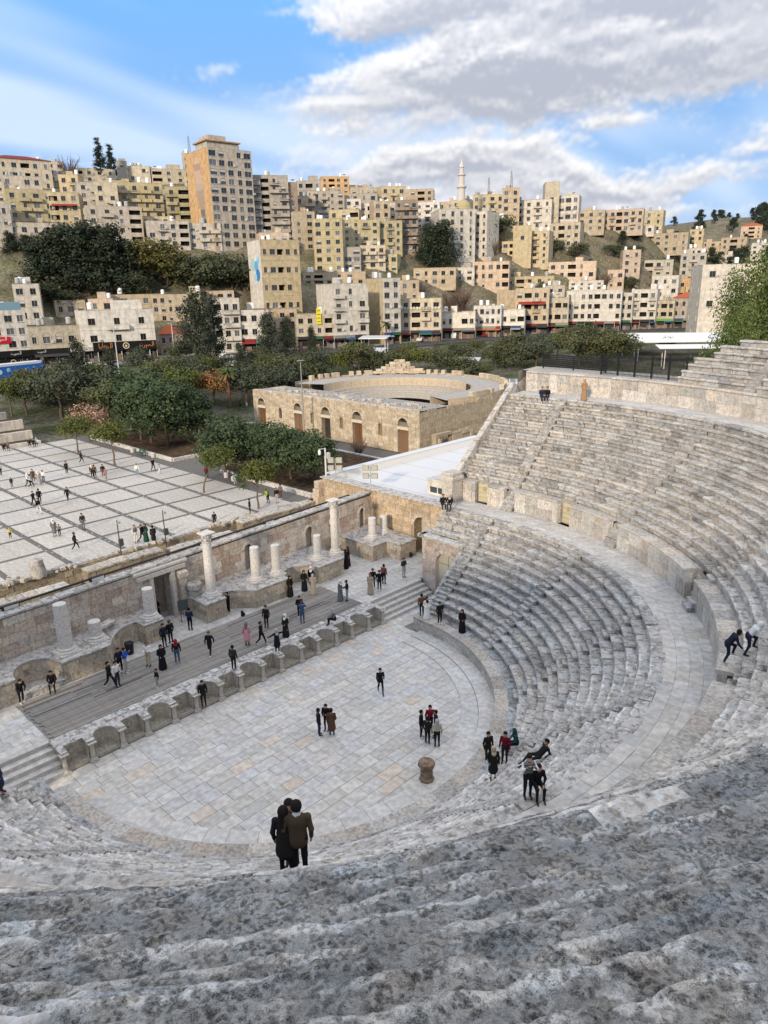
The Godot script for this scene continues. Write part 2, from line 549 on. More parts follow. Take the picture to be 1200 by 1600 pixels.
func tier(parent: Node3D, n: int, ra: float, dr: float, ya: float, dy: float, end_z: Callable, upto: float, tone: Color, most: int) -> void:
	var pieces := []
	var core := MB.new()
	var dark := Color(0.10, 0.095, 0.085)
	for i in n:
		var r := ra + dr * i
		var y0 := ya + dy * i
		var y1 := y0 + dy
		var lim: Vector2 = end_z.call(i, r)
		var seg := 60
		for s in seg:
			var t0 := lerpf(lim.x, lim.y, float(s) / seg)
			var t1 := lerpf(lim.x, lim.y, float(s + 1) / seg)
			var dip := 0.5 if rowp(r, t0, y1).distance_to(EYE) < 19.5 else 0.12
			var u0 := y1 - dip + lifted(r, t0)
			var u1 := y1 - dip + lifted(r, t1)
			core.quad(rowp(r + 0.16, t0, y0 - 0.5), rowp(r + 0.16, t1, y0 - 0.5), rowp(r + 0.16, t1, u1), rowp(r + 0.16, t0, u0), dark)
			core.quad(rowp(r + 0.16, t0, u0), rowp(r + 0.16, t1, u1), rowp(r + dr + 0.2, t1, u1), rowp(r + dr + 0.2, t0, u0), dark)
		var cuts := [lim.x]
		for k in 8:
			var t := k * PI / 7.0
			if t > lim.x and t < lim.y:
				cuts.append(t - 0.46 / r)
				cuts.append(t + 0.46 / r)
		cuts.append(lim.y)
		var c := 0
		while c < cuts.size() - 1:
			var a: float = cuts[c]
			var e: float = cuts[c + 1]
			c += 2
			while a < e - 0.25 / r:
				var ln := rng.randf_range(0.85, 1.75)
				var b: float = a + ln / r
				if b > e - 0.5 / r:
					b = e
				var up := lifted(r, (a + b) * 0.5)
				var up0 := lifted(r, a) - up
				var up1 := lifted(r, b) - up
				var mid := rowp(r + 0.3, (a + b) * 0.5, y1 + up)
				var dist := mid.distance_to(EYE)
				var px := seen_px(mid, 1.0)
				var wz := nz.get_noise_3dv(mid * 0.25) * 3.0
				if dist < 16.2 + wz * 1.4 + rng.randfn() * 1.1 and up > 0.1 or dist < 12.0:
					var near: float = clampf((17.0 - dist) / 12.0, 0.0, 1.0)
					var col := vary(g(0.325, 0.01), 0.10)
					var fine := 4 if dist < 7.5 else (3 if dist < 11.0 else 2)
					pieces.append([px, worn_piece(r - 0.03, r + dr + 0.22, y0 - 0.16 + up, y1 + up, a - 0.015 / r, b + 0.015 / r, 0.12 + 0.14 * near, col, fine if px > 0.0 else 1, up0, up1), M.old_rock])
				elif px > 30.0:
					pieces.append([px, worn_piece(r - 0.05, r + dr + 0.10, y0 - 0.05 + up, y1 + up + rng.randf_range(-0.02, 0.02), a + 0.004 / r, b - 0.004 / r, 0.10, vary(tone, 0.10), 2, up0, up1), M.seat_stone])
				else:
					var j := rng.randf_range(-0.05, 0.05)
					var h := y1 + up + rng.randf_range(-0.022, 0.02)
					var lip := rng.randf_range(0.02, 0.07)
					var ch := rng.randf_range(0.02, 0.07)
					var prof := [Vector2(r + 0.09 + j, y0 + up), Vector2(r + 0.09 + j, h - 0.17), Vector2(r - lip + j, h - 0.14), Vector2(r - lip + j, h - ch), Vector2(r - lip + j + ch, h), Vector2(r + dr + 0.12, h + rng.randf_range(-0.015, 0.01))]
					if rng.randf() < 0.0:
						prof = [Vector2(r + 0.14, y0 + up), Vector2(r + 0.16, h - 0.22), Vector2(r + 0.24, h - 0.1), Vector2(r + dr + 0.12, h - 0.04)]
					var gap := rng.randf_range(0.010, 0.034)
					pieces.append([px, arc_piece(prof, a + gap / r, b - gap / r, 2 if b - a > 0.02 else 1, vary(tone * (0.74 if rng.randf() < 0.14 else 1.0), 0.15), up0 + rng.randf_range(-0.014, 0.014), up1 + rng.randf_range(-0.014, 0.014))])
				a = b
		for k in 8:
			var t := k * PI / 7.0
			if t <= lim.x or t >= lim.y:
				continue
			var ms := rowp(r + 0.3, t, y1 + lifted(r, t))
			if ms.distance_to(EYE) < 15.6:
				pieces.append([seen_px(ms, 0.8), worn_piece(r - 0.03, r + dr + 0.22, y0 - 0.16 + lifted(r, t), y1 + lifted(r, t), t - 0.48 / r, t + 0.48 / r, 0.22, vary(g(0.325, 0.01), 0.10), 3), M.old_rock])
				continue
			for q in 2:
				var rr := r - dr * 0.5 + dr * 0.5 * q
				var yy := y0 + dy * 0.5 * (q + 1) + lifted(r, t)
				var w := 0.44 / r
				var m := rowp(rr, t, yy)
				var old := m.distance_to(EYE) < 17.0
				pieces.append([seen_px(m, 0.6), arc_piece([Vector2(rr + rng.randf_range(-0.02, 0.03), yy - dy), Vector2(rr, yy - 0.04), Vector2(rr + 0.04, yy), Vector2(rr + dr * 0.6 + 0.2, yy)], t - w, t + w, 1, vary(tone * 0.86, 0.14)), M.old_rock if old else M.seat_stone])
	var co := put("seat_bedding", core.mesh(), M.seat_stone, parent)
	stuff(co)
	spread(parent, "seat_stone", pieces, M.seat_stone, most)

func ring_wall(parent: Node3D, r: float, y0: float, y1: float, a0: float, a1: float, gaps: Array, tone: Color) -> Array:
	var pieces := []
	var a := a0
	while a < a1 - 0.2 / r:
		var b := minf(a + rng.randf_range(0.8, 1.5) / r, a1)
		var open := false
		for gp in gaps:
			if a < gp[1] and b > gp[0]:
				open = true
				if a < gp[0] - 0.01:
					b = gp[0]
					open = false
				break
		if open:
			for gp in gaps:
				if a >= gp[0] - 0.011 and a < gp[1]:
					a = gp[1]
			if a >= a1:
				break
			b = minf(a + rng.randf_range(0.8, 1.3) / r, a1)
		var ym := y0 + (y1 - y0) * rng.randf_range(0.42, 0.58)
		for lay in 2:
			var lo := y0 if lay == 0 else ym + 0.006
			var hi := ym - 0.006 if lay == 0 else y1 - 0.16
			var j := rng.randf_range(-0.02, 0.015)
			var m := rowp(r, (a + b) * 0.5, (lo + hi) * 0.5)
			pieces.append([seen_px(m, 0.9), arc_piece([Vector2(r + j, lo), Vector2(r + j, hi), Vector2(r + 0.4, hi)], a + 0.008 / r, b - 0.008 / r, 1, vary(tone, 0.2))])
		var mm := rowp(r, (a + b) * 0.5, y1)
		pieces.append([seen_px(mm, 1.0), arc_piece([Vector2(r + 0.02, y1 - 0.155), Vector2(r - 0.07, y1 - 0.12), Vector2(r - 0.07, y1 - 0.03), Vector2(r - 0.03, y1), Vector2(r + 0.95, y1)], a + 0.006 / r, b - 0.006 / r, 1, vary(tone * 0.9, 0.2))])
		a = b
	return pieces

func pale_door(parent: Node3D, r: float, t: float, y: float, w: float, h: float) -> void:
	var p := rowp(r, t, y)
	var d := Node3D.new()
	d.name = "door"
	parent.add_child(d, true)
	d.position = p
	d.rotation.y = -t - PI / 2
	var mb := MB.new()
	mb.abox(Vector3(-w / 2, 0, -0.05), Vector3(w / 2, h, 0.0), rgbl(176, 168, 142))
	for k in 4:
		mb.abox(Vector3(-w / 2, h * k / 4.0 + 0.02, 0.0), Vector3(w / 2, h * k / 4.0 + 0.06, 0.025), rgbl(150, 142, 118))
	mb.abox(Vector3(-w * 0.12, h * 0.62, 0.0), Vector3(w * 0.16, h * 0.86, 0.03), rgbl(150, 138, 106))
	put("door_leaf", mb.mesh(), M.paint, d)

func walkway(called: String, label: String, y: float, ra: float, rb: float, a0: float, a1: float, tone: Color, most: int) -> void:
	var base := MB.new()
	var seg := 120
	for s in seg:
		var t0 := lerpf(a0, a1, float(s) / seg)
		var t1 := lerpf(a0, a1, float(s + 1) / seg)
		base.quad(rowp(ra, t0, y - 0.5), rowp(ra, t1, y - 0.5), rowp(ra, t1, y - 0.012), rowp(ra, t0, y - 0.012), tone * 0.5)
		base.quad(rowp(ra, t0, y - 0.012), rowp(ra, t1, y - 0.012), rowp(rb, t1, y - 0.012), rowp(rb, t0, y - 0.012), tone * 0.5)
	var o := struct(called, base.mesh(), M.paving, label)
	var pieces := []
	var rows := maxi(2, int(round((rb - ra) / 0.55)))
	for i in rows:
		if y > 12.0:
			a0 = -5.4 / 32.0
		var r := lerpf(ra, rb, float(i) / rows)
		var r2 := lerpf(ra, rb, float(i + 1) / rows)
		var a := a0
		while a < a1 - 0.1 / r:
			var b := minf(a + rng.randf_range(0.7, 1.5) / r, a1)
			var m := rowp((r + r2) / 2, (a + b) / 2, y)
			if y > 12.0 and a > ROCK.x and b < ROCK.y:
				a = b
				continue
			var h := y + rng.randf_range(-0.006, 0.008)
			pieces.append([seen_px(m, 0.8), arc_piece([Vector2(r + 0.006, y - 0.05), Vector2(r + 0.006, h - 0.006), Vector2(r + 0.014, h), Vector2(r2 - 0.006, h)], a + 0.007 / r, b - 0.007 / r, 1, vary(tone, 0.13))])
			a = b
	spread(o, "paving_stone", pieces, M.paving, most)

func build_theatre() -> void:
	build_orchestra()
	var tone1 := g(0.44, 0.03)
	var low := thing("seating_tier", "lowest curved tier of worn limestone seat rows around the orchestra", "seating")
	var pw := ring_wall(low, 12.7, 0.0, 1.1, -0.9 / 12.7, PI + 0.9 / 12.7, [], g(0.47, 0.05))
	spread(low, "podium_slab", pw, M.ashlar, 140)
	tier(low, 13, 13.95, 0.537, 1.1, 0.45, func(i, r):
		var z := 0.72 if i < 9 else 4.4
		return Vector2(-z / r, PI + z / r), 0.0, tone1, 280)
	for s in [1.0, -1.0]:
		var mb := MB.new()
		var y := 1.2
		for k in 8:
			var t0 := float(k) / 8
			var t1 := float(k + 1) / 8 - 0.004
			var a := Vector3(s * lerpf(14.9, 19.5, t0), lerpf(1.5, 5.5, t0), -0.85)
			var b := Vector3(s * lerpf(14.9, 19.5, t1), lerpf(1.5, 5.5, t1), -0.85)
			var m := (a + b) * 0.5
			var bs := Basis((b - a).normalized(), (Vector3(0, 0, 1).cross((b - a).normalized())) * 1.0, Vector3(0, 0, 1))
			if bs.determinant() < 0.0:
				bs.y = -bs.y
			var one := MB.new()
			one.slab(Transform3D(bs, m - Vector3(0, 0.35, 0)), Vector3((b - a).length(), 0.9, 0.5), 0.04, vary(g(0.43, 0.02), 0.12))
			put("coping_stone", one.mesh(), M.plain_stone, low)
	walkway("walkway", "pale curved stone walkway between the lowest and the middle seats", 6.95, 20.93, 23.3, -5.2 / 22.0, PI + 5.2 / 22.0, g(0.47, 0.025), 280)
	var w0 := struct("walkway", MB_ring(12.95, 14.1, 1.09, g(0.40, 0.0)), M.seat_stone, "narrow dark ledge on top of the podium wall below the first seats")
	var lp := []
	var a := -0.08
	while a < PI + 0.08:
		var b := a + rng.randf_range(0.06, 0.12)
		lp.append([seen_px(rowp(13.5, a, 1.1), 0.8), arc_piece([Vector2(13.4, 1.0), Vector2(13.4, 1.1), Vector2(13.97, 1.1 + rng.randf_range(0, 0.02))], a, b - 0.002, 1, vary(g(0.36, 0.0), 0.25))])
		a = b
	spread(w0, "paving_stone", lp, M.seat_stone, 60)
	var mid := thing("seating_tier", "middle curved tier of limestone seats between the two walkways", "seating")
	var st := 0.5 / 23.2
	var gaps := []
	for k in 8:
		gaps.append([k * PI / 7.0 - st, k * PI / 7.0 + st])
	var doors := [-2.76 / 23.2, 0.228, 0.86, PI - 0.86, PI - 0.228]
	for t in doors:
		gaps.append([t - 0.62 / 23.2, t + 0.62 / 23.2])
		pale_door(mid, 23.75, t, 6.95, 1.15, 1.55)
	spread(mid, "wall_slab", ring_wall(mid, 23.2, 6.95, 8.65, -5.2 / 23.2, PI + 5.2 / 23.2, gaps, g(0.50, 0.045)), M.ashlar, 270)
	for t in doors:
		var mb := MB.new()
		for s in [-1.0, 1.0]:
			mb.quad(rowp(23.2, t + s * 0.66 / 23.2, 6.9), rowp(23.9, t + s * 0.66 / 23.2, 6.9), rowp(23.9, t + s * 0.66 / 23.2, 8.7), rowp(23.2, t + s * 0.66 / 23.2, 8.7), g(0.40, 0.05))
		mb.quad(rowp(23.8, t - 0.7 / 23.2, 6.9), rowp(23.8, t + 0.7 / 23.2, 6.9), rowp(23.8, t + 0.7 / 23.2, 8.8), rowp(23.8, t - 0.7 / 23.2, 8.8), g(0.35, 0.05))
		put("recess", mb.mesh(), M.ashlar, mid)
	tier(mid, 14, 24.1, 0.485, 8.65, 0.4536, func(_i, r): return Vector2(-5.25 / r, PI + 5.25 / r), 0.0, g(0.455, 0.05), 290)
	for k in 8:
		for q in 6:
			var t := k * PI / 7.0
			put("stair_step", arc_piece([Vector2(22.75 + 0.22 * q, 6.9), Vector2(22.75 + 0.22 * q, 6.95 + 0.283 * (q + 1)), Vector2(24.6, 6.95 + 0.283 * (q + 1))], t - st * 0.97, t + st * 0.97, 1, vary(g(0.42, 0.03), 0.12)).mesh(), M.seat_stone, mid)
	for s in [1.0, -1.0]:
		for k in 9:
			var t0 := float(k) / 9
			var t1 := float(k + 1) / 9 - 0.004
			var a0 := Vector3(s * lerpf(23.7, 31.6, t0), lerpf(9.3, 16.0, t0), -5.55)
			var b0 := Vector3(s * lerpf(23.7, 31.6, t1), lerpf(9.3, 16.0, t1), -5.55)
			var d := (b0 - a0).normalized()
			var bs := Basis(d, Vector3(0, 0, 1).cross(d), Vector3(0, 0, 1))
			if bs.y.y < 0.0:
				bs = Basis(-d, Vector3(0, 0, 1).cross(-d), Vector3(0, 0, 1))
			var one := MB.new()
			one.slab(Transform3D(bs, (a0 + b0) * 0.5 - Vector3(0, 0.4, 0)), Vector3((b0 - a0).length(), 1.0, 0.55), 0.05, vary(g(0.48, 0.05), 0.12))
			put("coping_stone", one.mesh(), M.seat_stone, mid)
		var wall := MB.new()
		var q0 := Vector3(s * 23.0, 1.25, -5.8)
		var q1 := Vector3(s * 34.5, 1.25, -5.8)
		var q2 := Vector3(s * 34.5, 16.5, -5.8)
		var q3 := Vector3(s * 31.6, 15.4, -5.8)
		var q4 := Vector3(s * 23.0, 8.3, -5.8)
		wall.quad(q0, q1, q3, q4, g(0.45, 0.06))
		wall.tri(q1, q2, q3, g(0.45, 0.06))
		put("end_wall", wall.mesh(), M.ashlar, mid)
	walkway("walkway", "upper walkway above the middle seats where a robed visitor stands", 15.0, 30.89, 33.3, -5.4 / 32.0, PI + 5.4 / 32.0, g(0.49, 0.02), 200)
	var top := thing("seating_tier", "steep ruined top tier of pinkish eroded stone seat rows", "seating")
	var starts := [0.257, 0.255, 0.257, 0.265, 0.304, 0.307, 0.343, 0.50, 0.52, 0.56, 0.60, 0.64, 0.68]
	var tg := [[0.545, 0.600], [1.20, 1.25], [ROCK.x + 0.02, ROCK.y - 0.02]]
	spread(top, "wall_slab", ring_wall(top, 33.2, 15.0, 16.75, -5.4 / 33.2, PI + 5.4 / 33.2, tg, g(0.51, 0.05)), M.ashlar, 120)
	pale_door(top, 33.9, 0.572, 15.0, 1.5, 1.75)
	var rec := MB.new()
	rec.quad(rowp(34.0, 0.53, 14.9), rowp(34.0, 0.62, 14.9), rowp(34.0, 0.62, 17.2), rowp(34.0, 0.53, 17.2), g(0.36, 0.04))
	put("recess", rec.mesh(), M.ashlar, top)
	tier(top, 13, 33.75, 0.46, 16.75, 0.46, func(i, _r): return Vector2(starts[i], PI - starts[i]), 0.0, g(0.45, 0.045), 290)
	rock_slope(top)
	var hill := MB.new()
	var ring := [Vector2(39.6, 22.6), Vector2(44, 22.9), Vector2(52, 24.5), Vector2(66, 30.0), Vector2(95, 40.0)]
	for i in ring.size() - 1:
		for s in 60:
			var t0 := lerpf(0.62, PI - 0.2, s / 60.0)
			var t1 := lerpf(0.62, PI - 0.2, (s + 1) / 60.0)
			var p: Vector2 = ring[i]
			var q: Vector2 = ring[i + 1]
			hill.quad(rowp(p.x, t0, p.y), rowp(p.x, t1, p.y), rowp(q.x, t1, q.y), rowp(q.x, t0, q.y), g(0.30, 0.08))
	struct("hillside", hill.mesh(), M.earth, "earth slope behind the last seat row of the theatre", "hill")

func rock_slope(parent: Node3D) -> void:
	var pieces := []
	var rows := [[30.85, 31.5, 14.75, 15.30], [31.45, 32.1, 15.1, 15.62], [32.05, 32.7, 15.4, 15.95], [32.65, 33.3, 15.75, 16.3], [33.2, 33.8, 16.1, 16.75]]
	for q in rows:
		var a: float = ROCK.x
		while a < ROCK.y:
			var b: float = a + rng.randf_range(1.4, 2.6) / q[0]
			var m := rowp(q[0], (a + b) / 2, q[3])
			pieces.append([seen_px(m, 1.0), worn_piece(q[0], q[1] + 0.25, q[2] - 0.2 + lifted(q[0], (a + b) / 2), q[3] + lifted(q[0], (a + b) / 2), a - 0.001, b + 0.001, 0.3, vary(g(0.325, 0.01), 0.07), 3, lifted(q[0], a) - lifted(q[0], (a + b) / 2), lifted(q[0], b) - lifted(q[0], (a + b) / 2)), M.old_rock])
			a = b
	spread(parent, "rock_block", pieces, M.old_rock, 120)

func MB_ring(ra: float, rb: float, y: float, col: Color) -> ArrayMesh:
	var mb := MB.new()
	for s in 90:
		var t0 := lerpf(-0.07, PI + 0.07, s / 90.0)
		var t1 := lerpf(-0.07, PI + 0.07, (s + 1) / 90.0)
		mb.quad(rowp(ra, t0, y), rowp(ra, t1, y), rowp(rb, t1, y), rowp(rb, t0, y), col)
	return mb.mesh()

func build_orchestra() -> void:
	var base := MB.new()
	base.quad(Vector3(-19, -0.03, 15), Vector3(19, -0.03, 15), Vector3(19, -0.03, -6), Vector3(-19, -0.03, -6), g(0.2, 0.0))
	var o := struct("orchestra_floor", base.mesh(), M.paving, "half-round orchestra floor paved with pale rectangular slabs", "floor")
	var tone := g(0.50, 0.025)
	var pieces := []
	var z := -3.3
	while z < 10.7:
		var dz := rng.randf_range(0.66, 0.86)
		var z2 := minf(z + dz, 10.75)
		var zm := (z + z2) * 0.5
		var half := 18.4 if zm < 0.0 else 10.66
		if zm < -0.0:
			half = 18.4 if zm < -1.9 else 12.55
		elif zm < 10.6:
			half = minf(sqrt(maxf(0.3, 11.3 * 11.3 - z * z)), 11.2)
		var x := -half + rng.randf_range(-0.3, 0.0) * 0.0
		while x < half - 0.1:
			var x2 := minf(x + rng.randf_range(0.95, 1.6), half)
			if half - x2 < 0.4:
				x2 = half
			var mb := MB.new()
			var h := rng.randf_range(-0.004, 0.004)
			var col := vary(tone, 0.10)
			if rng.randf() < 0.07:
				col = vary(Color(0.55, 0.485, 0.43), 0.06)
			elif rng.randf() < 0.25:
				col = vary(Color(0.50, 0.50, 0.51), 0.06)
			mb.slab(Transform3D(Basis(), Vector3((x + x2) / 2, -0.03 + h, zm)), Vector3(x2 - x - 0.018, 0.06, z2 - z - 0.018), 0.008, col)
			pieces.append([seen_px(Vector3((x + x2) / 2, 0, zm), 0.7), mb])
			x = x2
		z = z2
	for k in 2:
		var ra := 10.69 if k == 0 else 11.7
		var rb := 11.68 if k == 0 else 12.72
		var y := 0.07 if k == 0 else 0.15
		var t := -0.02
		while t < PI + 0.02:
			var t2 := minf(t + rng.randf_range(0.9, 1.5) / ra, PI + 0.02)
			pieces.append([seen_px(rowp(11.5, t, 0), 0.9), arc_piece([Vector2(ra, -0.05), Vector2(ra, y - 0.012), Vector2(ra + 0.012, y), Vector2(rb, y)], t + 0.008 / ra, t2 - 0.008 / ra, 2, vary(g(0.52, 0.012), 0.09))])
			t = t2
	spread(o, "paving_stone", pieces, M.paving, 295)

func courses(t: Transform3D, ln: float, h: float, bw: float, bh: float, tones: Array, holes := [], vr := 0.14, proud := 0.02, ragged := 0.0) -> Array:
	var out := []
	var y := 0.0
	while y < h - 0.05:
		var y2 := minf(y + bh * rng.randf_range(0.8, 1.2), h)
		if h - y2 < bh * 0.35:
			y2 = h
		var x := 0.0
		var first := true
		while x < ln - 0.04:
			var x2 := minf(x + bw * rng.randf_range(0.55, 1.45) * (0.6 if first else 1.0), ln)
			first = false
			if ln - x2 < bw * 0.3:
				x2 = ln
			var skip := false
			for hh: Rect2 in holes:
				if y2 > hh.position.y + 0.05 and y < hh.end.y - 0.05 and x2 > hh.position.x and x < hh.end.x:
					if x < hh.position.x - 0.08:
						x2 = hh.position.x
					else:
						x = hh.end.x
						skip = true
					break
			if skip:
				continue
			if ragged > 0.0 and y2 > h - ragged and rng.randf() < 0.5 * (y2 - h + ragged) / ragged + 0.15:
				x = x2
				continue
			var col: Color = tones[rng.randi() % tones.size()]
			var j := rng.randf_range(-proud, proud)
			var mb := MB.new()
			var s := Vector3(x2 - x - 0.014, y2 - y - 0.014, 0.14)
			mb.box(t * Transform3D(Basis(), Vector3((x + x2) / 2, (y + y2) / 2, j - 0.07)), s, vary(col, vr))
			out.append([seen_px(t * Vector3((x + x2) / 2, (y + y2) / 2, 0), sqrt(s.x * s.y)), mb])
			x = x2
		y = y2
	return out

func facing(x: float, y: float, z: float, turn: float) -> Transform3D:
	return Transform3D(Basis(Vector3.UP, turn), Vector3(x, y, z))

func prism(poly: PackedVector2Array, y0: float, y1: float, col: Color, topcol: Color) -> MB:
	var mb := MB.new()
	var p := poly
	if Geometry2D.is_polygon_clockwise(p):
		p = poly.duplicate()
		p.reverse()
	var n := p.size()
	for i in n:
		var a := p[i]
		var b := p[(i + 1) % n]
		mb.quad(Vector3(b.x, y0, b.y), Vector3(a.x, y0, a.y), Vector3(a.x, y1, a.y), Vector3(b.x, y1, b.y), col)
	var ix := Geometry2D.triangulate_polygon(p)
	for k in range(0, ix.size(), 3):
		var a := p[ix[k]]
		var b := p[ix[k + 1]]
		var c := p[ix[k + 2]]
		var A := Vector3(a.x, y1, a.y)
		var B := Vector3(b.x, y1, b.y)
		var C := Vector3(c.x, y1, c.y)
		if (B - A).cross(C - A).y > 0.0:
			mb.tri(A, B, C, topcol)
		else:
			mb.tri(A, C, B, topcol)
	return mb

func arc_pts(cx: float, cz: float, rx: float, rz: float, a0: float, a1: float, n: int) -> PackedVector2Array:
	var o := PackedVector2Array()
	for i in n + 1:
		var a := deg_to_rad(lerpf(a0, a1, float(i) / n))
		o.append(Vector2(cx + cos(a) * rx, cz + sin(a) * rz))
	return o

func podium(label: String, poly: PackedVector2Array) -> Node3D:
	var o := thing("stage_podium", label, "podium")
	put("core", prism(poly, 1.2, 2.58, g(0.30, 0.12), g(0.36, 0.03)).mesh(), M.ashlar, o)
	var p := poly.duplicate()
	if not Geometry2D.is_polygon_clockwise(p):
		p.reverse()
	var pieces := []
	var tones := [Color(0.50, 0.445, 0.37), Color(0.45, 0.40, 0.335), Color(0.53, 0.48, 0.41), Color(0.42, 0.375, 0.31)]
	for i in p.size():
		var a := p[i]
		var b := p[(i + 1) % p.size()]
		var ln := a.distance_to(b)
		if ln < 0.12 or (a.y < -13.0 and b.y < -13.0):
			continue
		var d := (b - a) / ln
		var bs := Basis(Vector3(d.x, 0, d.y), Vector3.UP, Vector3(-d.y, 0, d.x))
		if Geometry2D.is_point_in_polygon((a + b) / 2 + Vector2(-d.y, d.x) * 0.05, poly):
			bs = Basis(Vector3(-d.x, 0, -d.y), Vector3.UP, Vector3(d.y, 0, -d.x))
			a = b
		pieces.append_array(courses(Transform3D(bs, Vector3(a.x, 1.25, a.y) + bs.z * 0.03), ln, 1.33, 0.75, 0.45, tones, [], 0.18, 0.018))
	spread(o, "stone", pieces, M.ashlar, 60)
	var wide := Geometry2D.offset_polygon(poly, 0.09)
	var mid := Geometry2D.offset_polygon(poly, 0.045)
	put("coping", prism(mid[0], 2.58, 2.665, g(0.42, 0.06), g(0.42, 0.06)).mesh(), M.seat_stone, o)
	put("coping", prism(wide[0], 2.665, 2.75, g(0.47, 0.03), g(0.47, 0.03)).mesh(), M.seat_stone, o)
	return o

func column(label: String, x: float, z: float, y: float, top: float, r: float, capital := false) -> Node3D:
	var o := thing("stone_column", label, "column", Vector3(x, y, z), rng.randf_range(-0.1, 0.1), "broken columns on the stage podiums")
	var h := top - y
	var tone := vary(g(0.60, 0.05), 0.05)
	var pl := MB.new()
	pl.slab(Transform3D(Basis(), Vector3(0, 0.06, 0)), Vector3(r * 3.1, 0.12, r * 3.1), 0.02, tone)
	pl.lathe(Vector3.ZERO, [Vector2(r * 1.45, 0.12), Vector2(r * 1.55, 0.17), Vector2(r * 1.45, 0.23), Vector2(r * 1.2, 0.25), Vector2(r * 1.18, 0.29), Vector2(r * 1.3, 0.33), Vector2(r * 1.2, 0.38), Vector2(r * 1.02, 0.42)], 20, tone)
	put("base", pl.mesh(), M.plain_stone, o)
	var sh := MB.new()
	var ch := 0.75 if capital else 0.0
	var prof := []
	var n := 9
	for i in n + 1:
		var t := float(i) / n
		prof.append(Vector2(r * (1.02 - 0.13 * t * t * (h / 5.0)) + rng.randf_range(-0.006, 0.004), lerpf(0.42, h - ch, t)))
	if not capital:
		prof.append(Vector2(r * 0.86, h - ch + 0.02))
		prof.append(Vector2(0.001, h - ch + 0.05))
	sh.lathe(Vector3.ZERO, prof, 20, tone, 0.012)
	put("shaft", sh.mesh(), M.plain_stone, o)
	if capital:
		var cp := MB.new()
		var y0 := h - ch
		cp.lathe(Vector3.ZERO, [Vector2(r * 0.9, y0), Vector2(r * 1.02, y0 + 0.04), Vector2(r * 0.92, y0 + 0.08), Vector2(r * 0.95, y0 + 0.3), Vector2(r * 1.15, y0 + 0.6), Vector2(r * 1.3, y0 + 0.66), Vector2(0.001, y0 + 0.66)], 16, tone * 0.9, 0.03)
		for lay in 2:
			for k in 8:
				var a := TAU * (k + 0.5 * lay) / 8
				var d := Vector3(cos(a), 0, sin(a))
				var b0 := y0 + 0.08 + 0.26 * lay
				var side := Vector3(-d.z, 0, d.x) * r * 0.3
				cp.quad(d * r * 0.97 + side + Vector3(0, b0, 0), d * r * 0.97 - side + Vector3(0, b0, 0), d * r * 1.3 - side * 0.6 + Vector3(0, b0 + 0.24, 0), d * r * 1.3 + side * 0.6 + Vector3(0, b0 + 0.24, 0), vary(tone, 0.12))
				cp.quad(d * r * 1.3 + side * 0.6 + Vector3(0, b0 + 0.24, 0), d * r * 1.3 - side * 0.6 + Vector3(0, b0 + 0.24, 0), d * r * 1.45 - side * 0.3 + Vector3(0, b0 + 0.17, 0), d * r * 1.45 + side * 0.3 + Vector3(0, b0 + 0.17, 0), vary(tone, 0.12))
		cp.slab(Transform3D(Basis(), Vector3(0.03, h - 0.05, 0)), Vector3(r * 2.7, 0.10, r * 2.5), 0.03, tone)
		put("capital", cp.mesh(), M.plain_stone, o)
	return o

func arch_shape(w: float, h: float, n := 10) -> PackedVector2Array:
	var o := PackedVector2Array([Vector2(-w / 2, 0), Vector2(w / 2, 0)])
	for i in n + 1:
		var a := PI * i / n
		o.append(Vector2(cos(a) * w / 2, h - w / 2 + sin(a) * w / 2))
	return o

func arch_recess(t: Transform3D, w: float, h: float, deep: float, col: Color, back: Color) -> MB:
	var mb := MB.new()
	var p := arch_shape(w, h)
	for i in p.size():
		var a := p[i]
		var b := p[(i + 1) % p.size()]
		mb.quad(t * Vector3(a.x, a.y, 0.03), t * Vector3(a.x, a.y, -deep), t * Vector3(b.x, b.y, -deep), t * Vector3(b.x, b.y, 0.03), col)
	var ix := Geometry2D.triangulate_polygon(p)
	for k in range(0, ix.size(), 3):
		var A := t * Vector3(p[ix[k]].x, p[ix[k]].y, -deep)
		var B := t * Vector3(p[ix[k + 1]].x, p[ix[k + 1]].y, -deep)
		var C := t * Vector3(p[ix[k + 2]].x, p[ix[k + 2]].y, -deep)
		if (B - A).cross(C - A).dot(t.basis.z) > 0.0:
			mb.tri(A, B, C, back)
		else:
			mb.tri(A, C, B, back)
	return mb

func pierced(t: Transform3D, ln: float, h: float, arches: Array, col: Color) -> MB:
	var mb := MB.new()
	var x := 0.0
	for a in arches:
		var l: float = a[0] - a[2] / 2
		var r: float = a[0] + a[2] / 2
		mb.quad(t * Vector3(x, 0, 0), t * Vector3(l, 0, 0), t * Vector3(l, h, 0), t * Vector3(x, h, 0), col)
		if a[1] > 0.0:
			mb.quad(t * Vector3(l, 0, 0), t * Vector3(r, 0, 0), t * Vector3(r, a[1], 0), t * Vector3(l, a[1], 0), col)
		var sp: float = a[1] + a[3] - a[2] / 2
		for i in 10:
			var t0 := PI * i / 10
			var t1 := PI * (i + 1) / 10
			var p0 := Vector3(a[0] - cos(t0) * a[2] / 2, sp + sin(t0) * a[2] / 2, 0)
			var p1 := Vector3(a[0] - cos(t1) * a[2] / 2, sp + sin(t1) * a[2] / 2, 0)
			mb.quad(t * p0, t * p1, t * Vector3(p1.x, h, 0), t * Vector3(p0.x, h, 0), col)
		x = r
	mb.quad(t * Vector3(x, 0, 0), t * Vector3(ln, 0, 0), t * Vector3(ln, h, 0), t * Vector3(x, h, 0), col)
	return mb

